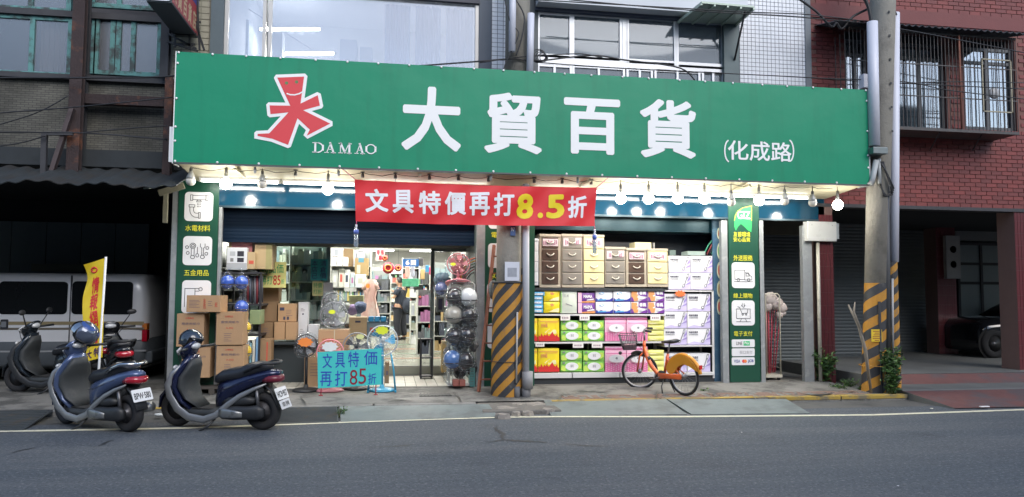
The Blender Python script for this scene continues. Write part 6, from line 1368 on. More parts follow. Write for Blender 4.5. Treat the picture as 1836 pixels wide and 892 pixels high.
# =============== CAR ===============
cbk=mat('car_black',(.010,.011,.014),.12,coat=1,n=(1,.1)); Yc=2.2; g=gd(1765,642,.28)
cx0=at(1758,600,g.y).x; CYn=g.y; hw=.76; yc=CYn+hw-.05
t=thing('parked_car','black car parked nose left in the right hand arcade behind the red column','car')
sec=[(cx0,yc,.70,.60,.22,0),(cx0+.04,yc,.72,.72,.30,0),(cx0+.14,yc,.76,.80,.36,0),(cx0+.6,yc,.79,.82,.385,0),(cx0+1.3,yc,.82,.82,.38,0),(cx0+3.4,yc,.86,.82,.34,0),(cx0+4.1,yc,.84,.78,.30,0),(cx0+4.25,yc,.78,.7,.2,0)]
MB().loft(sec,36,e=4.5).build('body',cbk,t)
MB().loft([(cx0+1.15,yc,1.18,.62,.03,0),(cx0+1.5,yc,1.27,.66,.14,0),(cx0+1.9,yc,1.36,.66,.24,0),(cx0+3.0,yc,1.38,.66,.25,0),(cx0+3.7,yc,1.28,.64,.14,0),(cx0+4.0,yc,1.16,.6,.03,0)],28,e=4).build('cabin_glass',vgl,t)
MB().loft([(cx0+1.95,yc,1.61,.60,.02,0),(cx0+2.2,yc,1.63,.62,.03,0),(cx0+3.0,yc,1.63,.62,.03,0),(cx0+3.4,yc,1.58,.60,.02,0)],20,e=4).build('roof',cbk,t)
wx=at(1777,615,CYn).x
for x in (wx,wx+2.6):
    m=MB().prism(ell(0,0,.37,.37,28),-.004,.0); o=m.build('wheel_arch',mat('arch_black',(.004,.004,.004),.9),t); o.location=(x,CYn-.056,.60)
    w=wheel(t,x,.6,.315,tw=.07,spokes=6); w.location=(x,CYn-.05,.28+.315)
    for c in w.children:
        c.data.materials.clear(); c.data.materials.append(mat('car_tyre',(.010,.010,.011),.9) if c.name.startswith('tyre') else mat('rim_bright',(.12,.12,.12),.3,.8))
MB().loft([(cx0+1.38,yc-hw-.10,1.16,.07,.055,0),(cx0+1.44,yc-hw-.10,1.17,.10,.075,0),(cx0+1.52,yc-hw-.10,1.17,.09,.06,0)],12).build('wing_mirror',cbk,t)
MB().loft([(cx0+.03,yc-.55,.78,.10,.05,0),(cx0+.12,yc-.62,.82,.14,.06,0),(cx0+.35,yc-.70,.86,.08,.03,0)],12).build('headlight',lens,t)
rebase(t,(cx0+2.1,yc,.28))
# =============== BICYCLE ===============
org_=mat('bike_orange',(.75,.13,.025),.3,coat=.6,n=(3,.08)); yor=mat('bike_yellow_orange',(.74,.30,.02),.35,coat=.4,n=(3,.08)); bk_=mat('bike_grey_metal',(.25,.25,.26),.35,.7)
bf=gd(1149,695,.11); br=gd(1228,711,.075); mid=(bf+br)/2
t=thing('bicycle','orange share bicycle with yellow rear wheel cover and front basket','bicycle',(mid.x,mid.y,.082),rot=Euler((R(4),0,-R(64)),'XYZ'))
def bwheel(x,steer):
    w=bpy.data.objects.new('wheel',None); COL.objects.link(w); w.parent=t; w.location=(x,0,.295); w.rotation_euler=(0,0,steer)
    MB().ring((0,0,0),.275,.021,'Y',40,8).build('tyre',tyre,w); MB().ring((0,0,0),.252,.012,'Y',40,6).build('rim',mat('rim_pale',(.5,.5,.5),.35,.6),w)
    m=MB()
    for k in range(20):
        a=2*math.pi*k/20; s=.025 if k%2 else -.025; m.tube([(.02*math.cos(a+.6),s,.02*math.sin(a+.6)),(.25*math.cos(a),0,.25*math.sin(a))],.0018,3)
    m.build('spokes',bk_,w,kind='stuff'); MB().lathe([(.03,-.045),(.035,-.03),(.035,.03),(.03,.045)],14,Matrix.Rotation(R(90),4,'X')).build('hub',bk_,w); return w
bwheel(-.47,R(42)); bwheel(.47,0)
MB().tube([(-.33,0,.70),(-.29,0,.55),(-.20,0,.40),(-.08,0,.30),(.05,0,.265),(.18,0,.27)],[.028,.032,.034,.034,.032,.028],12).build('frame',org_,t)
MB().tube([(-.355,0,.58),(-.325,0,.80)],.024,10).build('head_tube',org_,t); MB().tube([(.06,0,.26),(.17,0,.62)],.022,10).build('seat_tube',org_,t)
for s in (-1,1):
    MB().tube([(.08,s*.03,.265),(.47,s*.055,.295)],.012,8).build('chain_stay',org_,t); MB().tube([(.15,s*.02,.55),(.47,s*.055,.295)],.010,8).build('seat_stay',org_,t)
    MB().tube([(-.36,s*.02,.60),(-.40,s*.05,.55),(-.475,s*.055,.295)],.014,8).build('fork_blade',org_,t)
MB().tube([(.17,0,.62),(.215,0,.78)],.013,8).build('seat_post',bk_,t)
MB().loft([(.06,0,.80,.02,.018,0),(.12,0,.805,.035,.022,0),(.22,0,.81,.065,.03,0),(.32,0,.825,.10,.035,0),(.36,0,.83,.085,.02,0)],14).build('saddle',seatm,t)
# skirt guard over the rear wheel
P=[(.47+.33*math.cos(R(a)),.295+.33*math.sin(R(a))) for a in range(18,165,9)]; P+=[(.19,.33),(.26,.31),(.33,.35),(.40,.44),(.50,.49),(.62,.47),(.72,.42)]
for s in (-1,1):
    Pq=[Vector(p) for p in P]; flatpoly(Pq,s*.048,s*.052,'skirt_guard',yor,t)
MB().tube([(.47+.33*math.cos(R(a)),0,.295+.33*math.sin(R(a))) for a in range(10,170,8)],.03,8).build('rear_fender',yor,t)
MB().tube([(-.47+.31*math.cos(R(a)),0,.295+.31*math.sin(R(a))) for a in range(40,125,10)],.028,8).build('front_fender',bplas,t)
MB().bx(.80,.82,-.025,.025,.43,.49).build('rear_reflector',mat('reflector_red',(.6,.02,.02),.2),t)
MB().tube([(-.325,0,.80),(-.315,0,.93)],.014,8).build('stem',bk_,t)
for s in (-1,1): MB().tube([(-.33,s*.2,.97),(-.46,s*.12,.93),(-.45,s*.05,.80),(-.37,s*.03,.66)],.004,4).build('brake_cable',bplas,t)
h=bpy.data.objects.new('handlebar',None); COL.objects.link(h); h.parent=t; h.location=(-.315,0,.93); h.rotation_euler=(0,0,R(42))
MB().tube([(.10,-.28,.04),(.02,-.22,.05),(-.02,-.10,.02),(0,0,0),(-.02,.10,.02),(.02,.22,.05),(.10,.28,.04)],.011,8).build('bar',bk_,h)
for s in (-1,1): MB().tube([(.03,s*.235,.05),(.12,s*.29,.04)],.017,8).build('grip',bplas,h); MB().tube([(-.01,s*.2,.04),(.05,s*.26,.0)],.006,5).build('lever',bk_,h)
bs=bpy.data.objects.new('basket',None); COL.objects.link(bs); bs.parent=t; bs.location=(-.325,0,.55); bs.rotation_euler=(0,0,R(42)); bm2=mat('basket_grey',(.10,.09,.10),.5)
m=MB(); T=[(-.40,-.17),(-.12,-.17),(-.12,.17),(-.40,.17)]; Bq=[(-.34,-.11),(-.14,-.11),(-.14,.11),(-.34,.11)]
for zq in (0,.25,.5,.75,1):
    pts=[((b[0]+(a[0]-b[0])*zq),(b[1]+(a[1]-b[1])*zq),.12+.24*zq) for a,b in zip(T,Bq)]; m.tube(pts,.007 if zq==1 else .004,5,closed=True)
for i in range(4):
    for k in range(9):
        q=k/9; a=Vector((*T[i],.36)).lerp(Vector((*T[(i+1)%4],.36)),q); b=Vector((*Bq[i],.12)).lerp(Vector((*Bq[(i+1)%4],.12)),q); m.tube([a,b],.004,4)
for k in range(6): m.tube([(-.34,-.11+.22*k/5,.12),(-.14,-.11+.22*k/5,.12)],.004,4)
m.build('wire_mesh',bm2,bs,kind='stuff'); MB().bx(-.33,-.15,-.10,.10,.125,.20).build('basket_reflection',mat('reflection_mauve',(.22,.13,.16),.6),bs)  # pinkish reflection in the basket, put in as a mauve block
MB().ball((-.40,-.0,.06),.03,8).build('front_lamp',bplas,bs)
MB().lathe([(.09,-.012),(.095,0),(.09,.012)],24,Matrix.Translation((.06,-.05,.265))@Matrix.Rotation(R(90),4,'X')).build('chain_wheel',bplas,t)
MB().loft([(.0,-.06,.27,.012,.05,0),(.2,-.06,.28,.012,.04,0),(.46,-.06,.295,.012,.045,0)],10).build('chain_case',org_,t)
for s,a in ((-1,200),(1,20)):
    p=Vector((.06+.15*math.cos(R(a)),s*.08,.265+.15*math.sin(R(a)))); MB().tube([(.06,s*.06,.265),p],.010,6).build('crank',bk_,t); MB().bx(p.x-.045,p.x+.045,min(p.y,p.y+s*.08),max(p.y,p.y+s*.08),p.z-.012,p.z+.012).build('pedal',bplas,t)
for s in (-1,1): MB().tube([(.10,s*.04,.24),(.10,s*.11,.12),(.14,s*.14,.004)],.009,6).build('stand_leg',bplas,t)
rebase(t,t.location)if False else None
# =============== SHOP FRONT OPENING ===============
frm=mat('door_frame',(.20,.24,.23),.4,.6,n=(4,.15))
for (u,lb) in ((588,'left'),(775,'right')):
    x=at(u,520,1.6).x; MB().bx(x-.035,x+.035,1.57,1.63,.3,2.62).build('door_post',frm,SB)
z=at(600,437,1.6).z; MB().bx(xl,mpx,1.56,1.64,z,z+.10).build('door_head',frm,SB)
MB().bx(at(775,450,1.6).x,mpx,1.57,1.61,at(800,450,1.6).z-.02,z).build('top_light_frame',frm,SB)
gl_=film('shop_glass',tint=(.88,.94,.92),gl=.06,rough=.02,back=.12)
for u0,u1 in ((478,585),): x0,x1=at(u0,520,1.59).x,at(u1,520,1.59).x; MB().bx(x0,x1,1.59,1.60,.3,2.6).build('glass_panel',gl_,SB)
# ceiling tubes of the shop
k=0
for x in (-2.1,-.45,1.3):
    for y in (2.6,4.6,6.8,9.2,11.8,14.4):
        tube_light((x-.6,y,3.16),(x+.6,y,3.16),'lit ceiling tube inside the shop, %s file, %s from the door'%({-2.1:'left',-.45:'middle',1.3:'right'}[x],{2.6:'first',4.6:'second',6.8:'third',9.2:'fourth',11.8:'fifth',14.4:'last'}[y]),r=.02,watts=26)
kraft=mat('kraft_card',(.40,.25,.135),.75,n=(4,.12),bump=(40,.003),vary=.08); kraft2=mat('kraft_card_dark',(.27,.17,.09),.75,n=(4,.15),bump=(40,.003),vary=.1); tape=mat('parcel_tape',(.45,.33,.18),.25); kink=mat('carton_print',(.13,.10,.12),.7); kred=mat('carton_print_red',(.50,.08,.05),.7)
def carton(px,Y,depth,label,cat='carton',group=None,prints=(),mt=None,ry=0,tapes=True,zb=None,name='carton'):
    x0,x1,z0,z1=rc(*px,Y)
    if zb is not None: z0=zb
    w,h=x1-x0-.006,z1-z0-.002; t=thing(name,label,cat,((x0+x1)/2,Y,z0),rz=ry,group=group)
    MB().bx(-w/2,w/2,0,depth,0,h).build('box_body',mt or kraft,t,bevel=.006)
    if tapes:
        MB().bx(-w/2-.001,w/2+.001,depth/2-.03,depth/2+.03,h-.05,h+.0012).build('tape',tape,t); MB().bx(-.0015,.0015,-.0012,0,h*.0,h*.0+.001).build('seam',kink,t) if False else None
        for s in (-1,1): MB().bx(-w/2,w/2,.0,depth/2-.032,h,h+.003).build('flap',mt or kraft,t) if s<0 else MB().bx(-w/2,w/2,depth/2+.032,depth,h,h+.003).build('flap',mt or kraft,t)
    for p in prints:
        if p[0]=='t': text(p[1],-w/2+p[2]*w,-w/2+p[4]*w,p[3]*h,p[5]*h,-.001,p[6],t,weight=p[7] if len(p)>7 else .01,d=.0005)
        elif p[0]=='b': MB().bx(-w/2+p[1]*w,-w/2+p[3]*w,-.0016,0,p[2]*h,p[4]*h).build('print_patch',p[5],t)
        elif p[0]=='l':
            m=MB(); rr=random.Random(int(x0*100))
            for i in range(p[5]): zq=(p[2]+(p[4]-p[2])*(i+.3)/p[5])*h; m.bx(-w/2+p[1]*w,-w/2+(p[1]+(p[3]-p[1])*rr.uniform(.5,1))*w,-.0012,0,zq,zq+.006)
            m.build('print_lines',kink,t,kind='stuff')
    return t
big=[('t','台灣製造',.32,.84,.62,.90,kred),('t','廚房用紙巾',.18,.66,.84,.74,kink),('t','A-502',.36,.49,.64,.55,kred),('l',.30,.10,.62,.38,5)]
carton((387,560,436,619),-.42,.42,'kraft carton on top of the right hand stack before the left pillar sign','carton','large printed cartons left of the entrance',big)
carton((387,620.5,437,672),-.40,.42,'kraft carton at the bottom of the right hand stack, behind the navy scooter seat','carton','large printed cartons left of the entrance',big)
carton((316,563,366,622),-.36,.42,'kraft carton on top of the left hand stack, under the lying carton','carton','large printed cartons left of the entrance',big)
carton((325,623.5,377,678),-.34,.42,'kraft carton at the bottom of the left hand stack, behind the dark helmet','carton','large printed cartons left of the entrance',big)
carton((333,530,396,560),-.44,.36,'long kraft carton lying across the two stacks before the left pillar sign','carton',None,[('l',.08,.25,.42,.75,6),('t','易碎物品',.5,.18,.57,.82,kred),('l',.64,.35,.78,.7,3),('t','紙',.84,.3,.92,.6,kred)],ry=R(-5))
x0,x1,_,_=rc(322,690,440,700,-.3); t=thing('pallet','dark low pallet under the stacked cartons','pallet',((x0+x1)/2,-.38,.12))
for q in range(5): MB().bx(-(x1-x0)/2,(x1-x0)/2,q*.1,q*.1+.08,.075,.10).build('plank',mat('pallet_wood',(.07,.06,.05),.9,n=(6,.3)),t)
for q in (-1,0,1): MB().bx(q*(x1-x0)*.45-.04,q*(x1-x0)*.45+.04,0,.48,0,.074).build('runner',mat('pallet_wood',(.07,.06,.05),.9),t)
# ---------- left rack with bagged helmets ----------
rk=mat('rack_black',(.03,.03,.035),.5,.3)
t=thing('goods_rack','dark metal rack at the left of the entrance carrying boxes and hanging balls','rack')
x0,x1=at(397,500,.15).x,at(470,500,.15).x; zs=[at(430,v,.15).z for v in (488,545,600,655)]
for z in zs: MB().bx(x0,x1,.15,1.0,z-.03,z).build('shelf_board',rk,t)
for x in (x0+.02,x1-.02):
    for y in (.17,.98): MB().bx(x-.015,x+.015,y-.015,y+.015,.13,zs[0]).build('upright',rk,t)
rebase(t,((x0+x1)/2,.5,.13))
pinkb=mat('box_pink',(.42,.16,.17),.6,n=(3,.15)); whb=mat('appliance_white',(.62,.64,.67),.45); tanb=mat('box_tan',(.42,.31,.17),.65,n=(3,.12)); olv=mat('box_olive',(.30,.27,.12),.65)
carton((410,419,453,452),.35,.35,'pink and tan carton on top of the pile at the upper left of the entrance','carton',None,[('b',.0,.0,.12,1,tanb),('l',.2,.5,.6,.8,3)],mt=pinkb,tapes=False)
t=carton((406,444,443,484),.18,.25,'white appliance box with four small pictures on the left rack top','box',None,[('b',.15,.62,.42,.82,mat('pic_pale',(.4,.42,.45),.5)),('b',.52,.60,.85,.84,mat('pic_black',(.03,.03,.04),.4)),('b',.18,.36,.34,.52,mat('pic_grey',(.2,.2,.2),.4)),('b',.52,.34,.85,.54,mat('pic_black',(.03,.03,.04),.4)),('b',0,.27,1,.29,mat('pic_grey',(.2,.2,.2),.4)),('b',.0,.0,1,.26,mat('pale_band',(.36,.38,.40),.5))],mt=whb,tapes=False,name='appliance_box')
carton((443,452,458,483),.22,.3,'small pink and tan box beside the white appliance box','box',None,[('b',.2,.3,.8,.5,kred)],mt=tanb,tapes=False)
carton((456,437,488,483),.3,.5,'tall tan carton on the left rack beside the small pink box','carton',None,[('b',.65,.0,1,1,olv)],mt=tanb,tapes=False)
bag=film('clear_bag',tint=(.93,.95,.96),gl=.03,rough=.12,bump=(14,.14),diff=.018,dcol=(.6,.62,.65),edge=.3,back=.15)
def bagged(name,label,cat,px,Y,mt,r,group=None,hang=.12,sc=(1,.9,1.05),helm=True,knot=True):
    c=at(px[0],px[1],Y); t=thing(name,label,cat,(c.x,Y,c.z),group=group)
    MB().ball((0,0,0),r,18,sc=sc).build('shell',mt,t)
    if helm:
        m=MB(); m.ring((0,0,-r*.35),r*.96,.008,'Z',20,5); m.build('rim',bplas,t)
        MB().loft([(-r*.75,-r*.25,-r*.35,r*.45,.008,0),(-r*.2,-r*.75,-r*.35,r*.2,.008,0),(r*.2,-r*.85,-r*.38,r*.2,.008,0)],8).build('peak',mt,t)
    m=MB(); n=14; prof=[(0,-r*1.25),(r*.8,-r*1.15),(r*1.15,-r*.5),(r*1.2,0),(r*1.05,r*.7),(r*.55,r*1.25),(r*.12,r*1.6),(r*.1,r*1.75),(r*.5,r*2.0)]
    vs=[]
    for i,(rr,zz2) in enumerate(prof):
        for k in range(n):
            a=2*math.pi*k/n; q=rr*(1+.10*math.sin(3*a+i*1.7+px[0])+random.uniform(-.11,.11)); vs.append((q*math.cos(a)+random.uniform(-.01,.01),q*math.sin(a)*.9,zz2+random.uniform(-.015,.015)))
    m.add(vs,[(i*n+k,i*n+(k+1)%n,(i+1)*n+(k+1)%n,(i+1)*n+k) for i in range(len(prof)-1) for k in range(n)],0,True); m.build('bag',bag,t)
    return t
hb=lambda n,c,r=.12: mat(n,c,r,coat=1,n=(2,.05))
blue_=hb('ball_blue',(.02,.09,.48)); yel_=hb('ball_yellow',(.80,.52,.02))
for (u,v,mt,lb) in ((408,506,blue_,'blue hard hat in a clear bag, upper left of the left rack'),(433,507,blue_,'blue hard hat in a clear bag, upper right of the left rack'),(433,551,blue_,'blue hard hat in a clear bag, lowest of the three blue ones'),(438,588,yel_,'yellow hard hat in a clear bag, upper one'),(439,630,yel_,'yellow hard hat in a clear bag, lower one'),(437,665,yel_,'yellow hard hat in a clear bag, lowest and half hidden by the carton')):
    bagged('hard_hat',lb,'hard hat',(u,v),.0,mt,.105,'bagged hard hats on the left rack')
carton((447,556,467,582),.1,.4,'flat green box on the left rack beside the yellow hard hats','box',None,[],mt=mat('box_green_dull',(.20,.26,.13),.6),tapes=False)
for k,(u0,u1,v0,c) in enumerate(((441,446,612,(.5,.55,.6)),(447,451,616,(.25,.5,.6)),(452,457,610,(.6,.6,.55)),(458,462,605,(.15,.3,.5)))): pbox('hanging_pack',(u0,v0,u1,660),.12,.3,[mat('upright_pack_%d'%k,c,.5)],'thin upright pack on the lower left rack, %s'%('first from the left, grey','second, pale teal','third, cream','fourth, dark blue')[k],'pack')
carton((461,608,486,664),.3,.3,'upright kraft carton with red marking at the foot of the left rack','carton',None,[('b',.66,.15,.76,.9,kred)],mt=kraft2)
for k in range(9):
    u=436+k*4.2; mtk=mat('rod_%d'%(k%4),[(.05,.05,.06),(.18,.18,.2),(.22,.04,.05),(.1,.12,.16)][k%4],.5)
    MB().tube([at(u,495,.3),at(u+random.uniform(-1,1),548-random.randint(0,8),.3)],.02,6).build('hanging_tool',mtk,label='dark long tool hanging under the left rack top, '+['leftmost','second from the left','third from the left','fourth from the left','middle one','fourth from the right','third from the right','second from the right','rightmost'][k],cat='tool',group='tools hanging on the left rack')
for (px,Y,lb,mt,pr) in (((471,514,500,541),.9,'small kraft carton directly under the yellow handwritten sign',kraft2,()),((467,541,497,577),.8,'kraft carton, left one of the second row right of the rack',kraft2,()),((498,545,531,577),.75,'kraft carton with dark blue print in the second row right of the rack',kraft,(('b',.1,.62,.35,.8,inkp),('l',.45,.3,.9,.7,4),('b',.3,.1,.42,.28,inkp),('b',.5,.1,.62,.28,inkp))),
   ((467,578,490,610),.7,'small printed kraft carton at the left of the third row',kraft2,(('l',.2,.3,.8,.7,4),)),((491,578,511,610),.65,'kraft carton, left one of a matching pair in the third row',kraft,()),((511.5,578,532,610),.65,'kraft carton, right one of a matching pair in the third row',kraft,())):
    carton(px,Y,.35,lb,'carton','kraft cartons right of the left rack',pr,mt=mt)
carton((534,542,552,609),.9,.25,'tall narrow white carton beside the kraft cartons','carton',None,[('l',.25,.75,.7,.85,3),('b',.42,.66,.58,.70,inkp),('l',.25,.15,.7,.3,3)],mt=whb,tapes=False)
carton((552,582,571,609),.85,.3,'low white box left of the carton with the bagged fan','box',None,[],mt=whb,tapes=False)
# counter and dark display table
x0,x1,z0,z1=rc(466,611,575,662,1.0); MB().bx(x0,x1,.6,1.45,z1-.04,z1).bx(x0+.03,x1-.03,.75,1.4,.14,z1-.041).build('display_table',mat('counter_dark',(.03,.04,.045),.5),label='dark low counter under the kraft cartons in the entrance',cat='counter')
def handsign(name,px,Y,paper,lines,label,tilt=0,cat='paper sign'):
    x0,x1,z0,z1=rc(*px,Y); t=thing(name,label,cat); w,h=x1-x0,z1-z0
    MB().bx(x0,x1,Y,Y+.006,z0,z1).build('sheet',paper,t)
    for (s,a,b,c,d,m_,*o) in lines: text(s,x0+a*w,x0+c*w,z0+b*h,z0+d*h,Y-.001,m_,t,weight=o[0] if o else .02,vertical=bool(len(o)>1 and o[1]))
    rebase(t,((x0+x1)/2,Y,z0)); t.rotation_euler=(0,R(tilt),0); return t
pyel=mat('paper_yellow',(.62,.60,.22),.7); mgr=mat('marker_green',(.02,.30,.10),.6); mred=mat('marker_red',(.50,.03,.02),.6); mblu=mat('marker_blue',(.02,.06,.42),.6); mnav=mat('marker_navy',(.03,.05,.16),.6); pteal=mat('paper_teal',(.05,.52,.50),.6,n=(2,.05)); pdt=mat('paper_teal_dark',(.03,.30,.34),.6)
handsign('price_board',(465,470,513,516),.62,pyel,[('特品価',.08,.56,.9,.92,mgr,.006),('再打',.06,.12,.5,.46,mgr,.006),('85',.52,.10,.8,.48,mred,.01),('折',.82,.14,.94,.34,mgr,.006)],'yellow handwritten discount sign above the kraft cartons')
handsign('price_board',(557,465,587,503),1.5,pdt,[('本店已',.06,.08,.42,.94,mnav,.006,1),('清倉價',.56,.08,.94,.94,mnav,.006,1)],'dark teal handwritten sheet taped to the shop glass')
handsign('paper_notice',(560,505,579,531),1.5,mat('paper_lemon',(.50,.50,.24),.7),[('特價',.1,.55,.9,.9,mgr,.006),('打折',.1,.15,.9,.45,mgr,.006)],'small pale yellow note under the dark teal sheet')
handsign('paper_notice',(580,507,597,535),1.5,mat('paper_grey',(.42,.43,.45),.7),[],'small blank grey paper beside the pale yellow note')
# teal board on a red stand
t=thing('price_board','bright teal handwritten discount board on a small red stand before the entrance','sign board'); TY=-.62; x0,x1,z0,z1=rc(570,627,684,695,TY)
A=[at(569,632,TY),at(684,625,TY),at(684,690,TY),at(570,697,TY)]; m=MB(); m.add([A[3],A[2],A[1],A[0]]+[p+Vector((0,.012,0)) for p in (A[3],A[2],A[1],A[0])],[(0,1,2,3),(7,6,5,4),(0,4,5,1),(1,5,6,2),(2,6,7,3),(3,7,4,0)]); m.build('board',pteal,t)
w,h=x1-x0,z1-z0
for (s,a,b,c,d,m_,wt) in (('文',.07,.55,.22,.93,mblu,.006),('具',.27,.55,.42,.95,mblu,.006),('特',.47,.57,.64,.98,mblu,.006),('価',.72,.62,.93,1.0,mblu,.006),('再',.04,.08,.22,.46,mblu,.006),('打',.27,.08,.46,.48,mblu,.006),('8',.50,.10,.62,.50,mat('marker_dark_red',(.22,.01,.03),.6),.0),('5',.64,.12,.76,.53,mat('marker_dark_red',(.22,.01,.03),.6),.0),('折',.79,.12,.92,.40,mblu,.006)):
    text(s,x0+a*w,x0+c*w,z0+b*h-.02,z0+d*h-.02,TY-.001,m_,t,weight=wt)
for u in (576,674): MB().tube([at(u,690,TY+.02),Vector((at(u,690,TY).x,TY-.02,pz(TY)+.01))],.008,6).bar((at(u,690,TY).x-.03,TY-.04,pz(TY)+.012),(at(u,690,TY).x+.03,TY-.04,pz(TY)+.012),.012,.012).build('stand_leg',mat('stand_red',(.40,.03,.05),.5),t)
rebase(t,((x0+x1)/2,TY,.11))
# ---------- fans ----------
def fan(label,px,rpx,Y,cage_m,blade_m,hub_m,nb=5,pole=None,tilt=0,bagm=False,base_m=None,pole_m=None,star_=None,group=None,legs=False):
    c=at(px[0],px[1],Y); r=(at(px[0]+rpx,px[1],Y).x-c.x); t=thing('electric_fan',label,'fan',(c.x,Y,c.z),rot=Euler((R(tilt),0,0)),group=group)
    m=MB(); m.ring((0,0,0),r,.010,'Y',36,6); m.ring((0,-.07,0),r*.35,.004,'Y',20,4); m.ring((0,.08,0),r*.4,.004,'Y',20,4)
    n=30
    for k in range(n):
        a=2*math.pi*k/n; ca,sa=math.cos(a),math.sin(a); m.tube([(r*.12*ca,-.085,r*.12*sa),(r*.5*ca,-.07,r*.5*sa),(r*ca,0,r*sa)],.0022,3); 
        if k%2==0: m.tube([(r*.15*ca,.085,r*.15*sa),(r*.55*ca,.07,r*.55*sa),(r*ca,0,r*sa)],.0022,3)
    for q in (.55,.78): m.ring((0,-.062 if q<.7 else -.04,0),r*q,.002,'Y',30,3)
    m.build('cage',cage_m,t,kind='stuff')
    b=MB()
    for k in range(nb):
        a0=2*math.pi*k/nb; vs=[]
        for i in range(6):
            rr=r*(.14+.70*i/5); wd=.55+.25*math.sin(math.pi*i/5)
            for j in range(5): a=a0+wd*(j/4-.5)*(1.3 if nb<5 else 1.0)*(.5+.6*i/5)+.15*i/5; vs.append((rr*math.cos(a),-.01+.035*(j/4-.5),rr*math.sin(a)))
        b.add(vs,[(i*5+j,i*5+j+1,(i+1)*5+j+1,(i+1)*5+j) for i in range(5) for j in range(4)],0,True)
    b.build('blades',blade_m,t,kind='stuff')
    MB().lathe([(0,-.095),(r*.10,-.09),(r*.14,-.075),(r*.14,-.02),(0,-.015)],18,Matrix.Rotation(R(-90),4,'X')@Matrix.Rotation(R(180),4,'X')).build('hub_cap',hub_m,t)
    MB().loft([(0,.06,0,r*.22,r*.22,0)],4).build('m',hub_m,t) if False else MB().lathe([(0,.02),(r*.2,.03),(r*.26,.08),(r*.24,.16),(r*.12,.20),(0,.205)],16,Matrix.Rotation(R(-90),4,'X')).build('motor',hub_m,t)
    if pole: MB().tube([(0,.10,-r*.1),(0,.10,pole+.03)],.022,10).build('pole',pole_m or hub_m,t)
    if pole and base_m: MB().lathe([(.21,0),(.21,.02),(.16,.04),(.04,.055),(.03,.10)],24,Matrix.Translation((0,.10,pole))).build('base',base_m,t)
    if legs:
        for s in (-1,1): MB().tube([(s*r*.55,.05,-r*.8),(s*r*.75,.0,-r*1.9),(s*r*.9,-.02,pole+.02)],.014,8).bar((s*r*.9,-.12,pole+.012),(s*r*.9,.16,pole+.012),.03,.02).build('leg',base_m,t)
    if bagm:
        b=MB(); n=16; prof=[(0,-r*1.18),(r*.8,-r*1.12),(r*1.12,-r*.6),(r*1.16,0),(r*1.1,r*.6),(r*.75,r*1.05),(r*.3,r*1.22),(0,r*1.25)]; vs=[]
        for i,(rr,z_) in enumerate(prof):
            for k in range(n): a=2*math.pi*k/n; q=rr*(1+random.uniform(-.05,.05)); vs.append((q*math.cos(a),.05+q*.72*math.sin(a),z_))
        b.add(vs,[(i*n+k,i*n+(k+1)%n,(i+1)*n+(k+1)%n,(i+1)*n+k) for i in range(len(prof)-1) for k in range(n)],0,True).build('bag',bag,t)
    if star_:
        mt,a,b_,s=star_; P=[((s if i%2==0 else s*.78)*math.cos(math.pi*i/9),(s*.62 if i%2==0 else s*.5)*math.sin(math.pi*i/9)) for i in range(18)]
        MB().prism([(a+p,b_+q) for p,q in P],-.11 if not bagm else -r*.86,-.107 if not bagm else -r*.855).build('price_star',mt,t)
    return t
styl=mat('star_lime',(.72,.80,.04),.5); stor=mat('star_orange2',(.85,.25,.05),.5)
wcage=mat('cage_white',(.60,.64,.68),.3,.3); gcage=mat('cage_grey',(.30,.31,.33),.35,.4); bcage=mat('cage_black',(.05,.05,.055),.4,.3); fb=mat('fan_blue_blade',(.05,.36,.62),.25,n=(2,.05)); fbs=mat('fan_blue_stand',(.04,.30,.48),.3); pkf=mat('fan_pink',(.75,.28,.32),.35); grb=mat('fan_grey_blade',(.10,.11,.13),.35); wblade=mat('fan_clear_blade',(.42,.43,.46),.3); rdh=mat('hub_red',(.55,.02,.03),.3)
zf=lambda px,Y: pz(Y)-at(px[0],px[1],Y).z
fan('fan with sky blue blades and white cage standing right of the teal board',(686,611),27,-.35,wcage,fb,mat('hub_white',(.66,.68,.70),.3),3,pole=zf((686,611),-.35),base_m=fbs,pole_m=fbs,star_=(styl,-.01,.16,.11),legs=True)
fan('black stand fan with red hub wrapped in a clear bag left of the teal board',(549,620),20,-.25,bcage,wblade,rdh,5,pole=zf((549,620),-.25),base_m=bplas,pole_m=bplas,bagm=True,star_=(stor,0,.06,.12))
fan('pink fan half hidden behind the teal board',(592,633),24,-.30,pkf,pkf,pkf,5,pole=zf((592,633),-.30),base_m=pkf,star_=(mat('paper_white_note',(.75,.74,.74),.6),.0,.10,.13))
fan('grey fan half hidden behind the teal board beside the sky blue fan',(640,622),25,-.15,gcage,grb,grb,5,pole=zf((640,622),-.15),base_m=bplas,star_=(mat('star_pale',(.66,.66,.30),.5),.05,.16,.07))
fan('bagged fan with grey cage sitting on the carton in the entrance',(599,566),24,.15,gcage,wblade,wblade,5,bagm=True,star_=(styl,-.02,.06,.06))
fan('second bagged fan just behind and above the one on the carton',(597,545),20,.75,gcage,wblade,wblade,5,bagm=True,pole=-.35,base_m=gcage)
carton((570,592,625,636),.05,.45,'kraft carton carrying the bagged fan','carton',None,[('t','立扇風扇',.12,.45,.5,.68,kred),('b',.52,0,.545,1,mat('strap_cream',(.5,.48,.35),.5)),('l',.6,.3,.9,.7,3)],mt=kraft)
carton((545,636,600,702),.10,.4,'kraft carton standing on the floor behind the black fan pole','carton',None,[('l',.2,.4,.6,.8,5)],mt=kraft)
carton((690,650,698,688),-.05,.2,'small worn kraft carton beside the blue fan stand','carton',None,[('b',.2,.4,.8,.6,kink)],mt=kraft2)
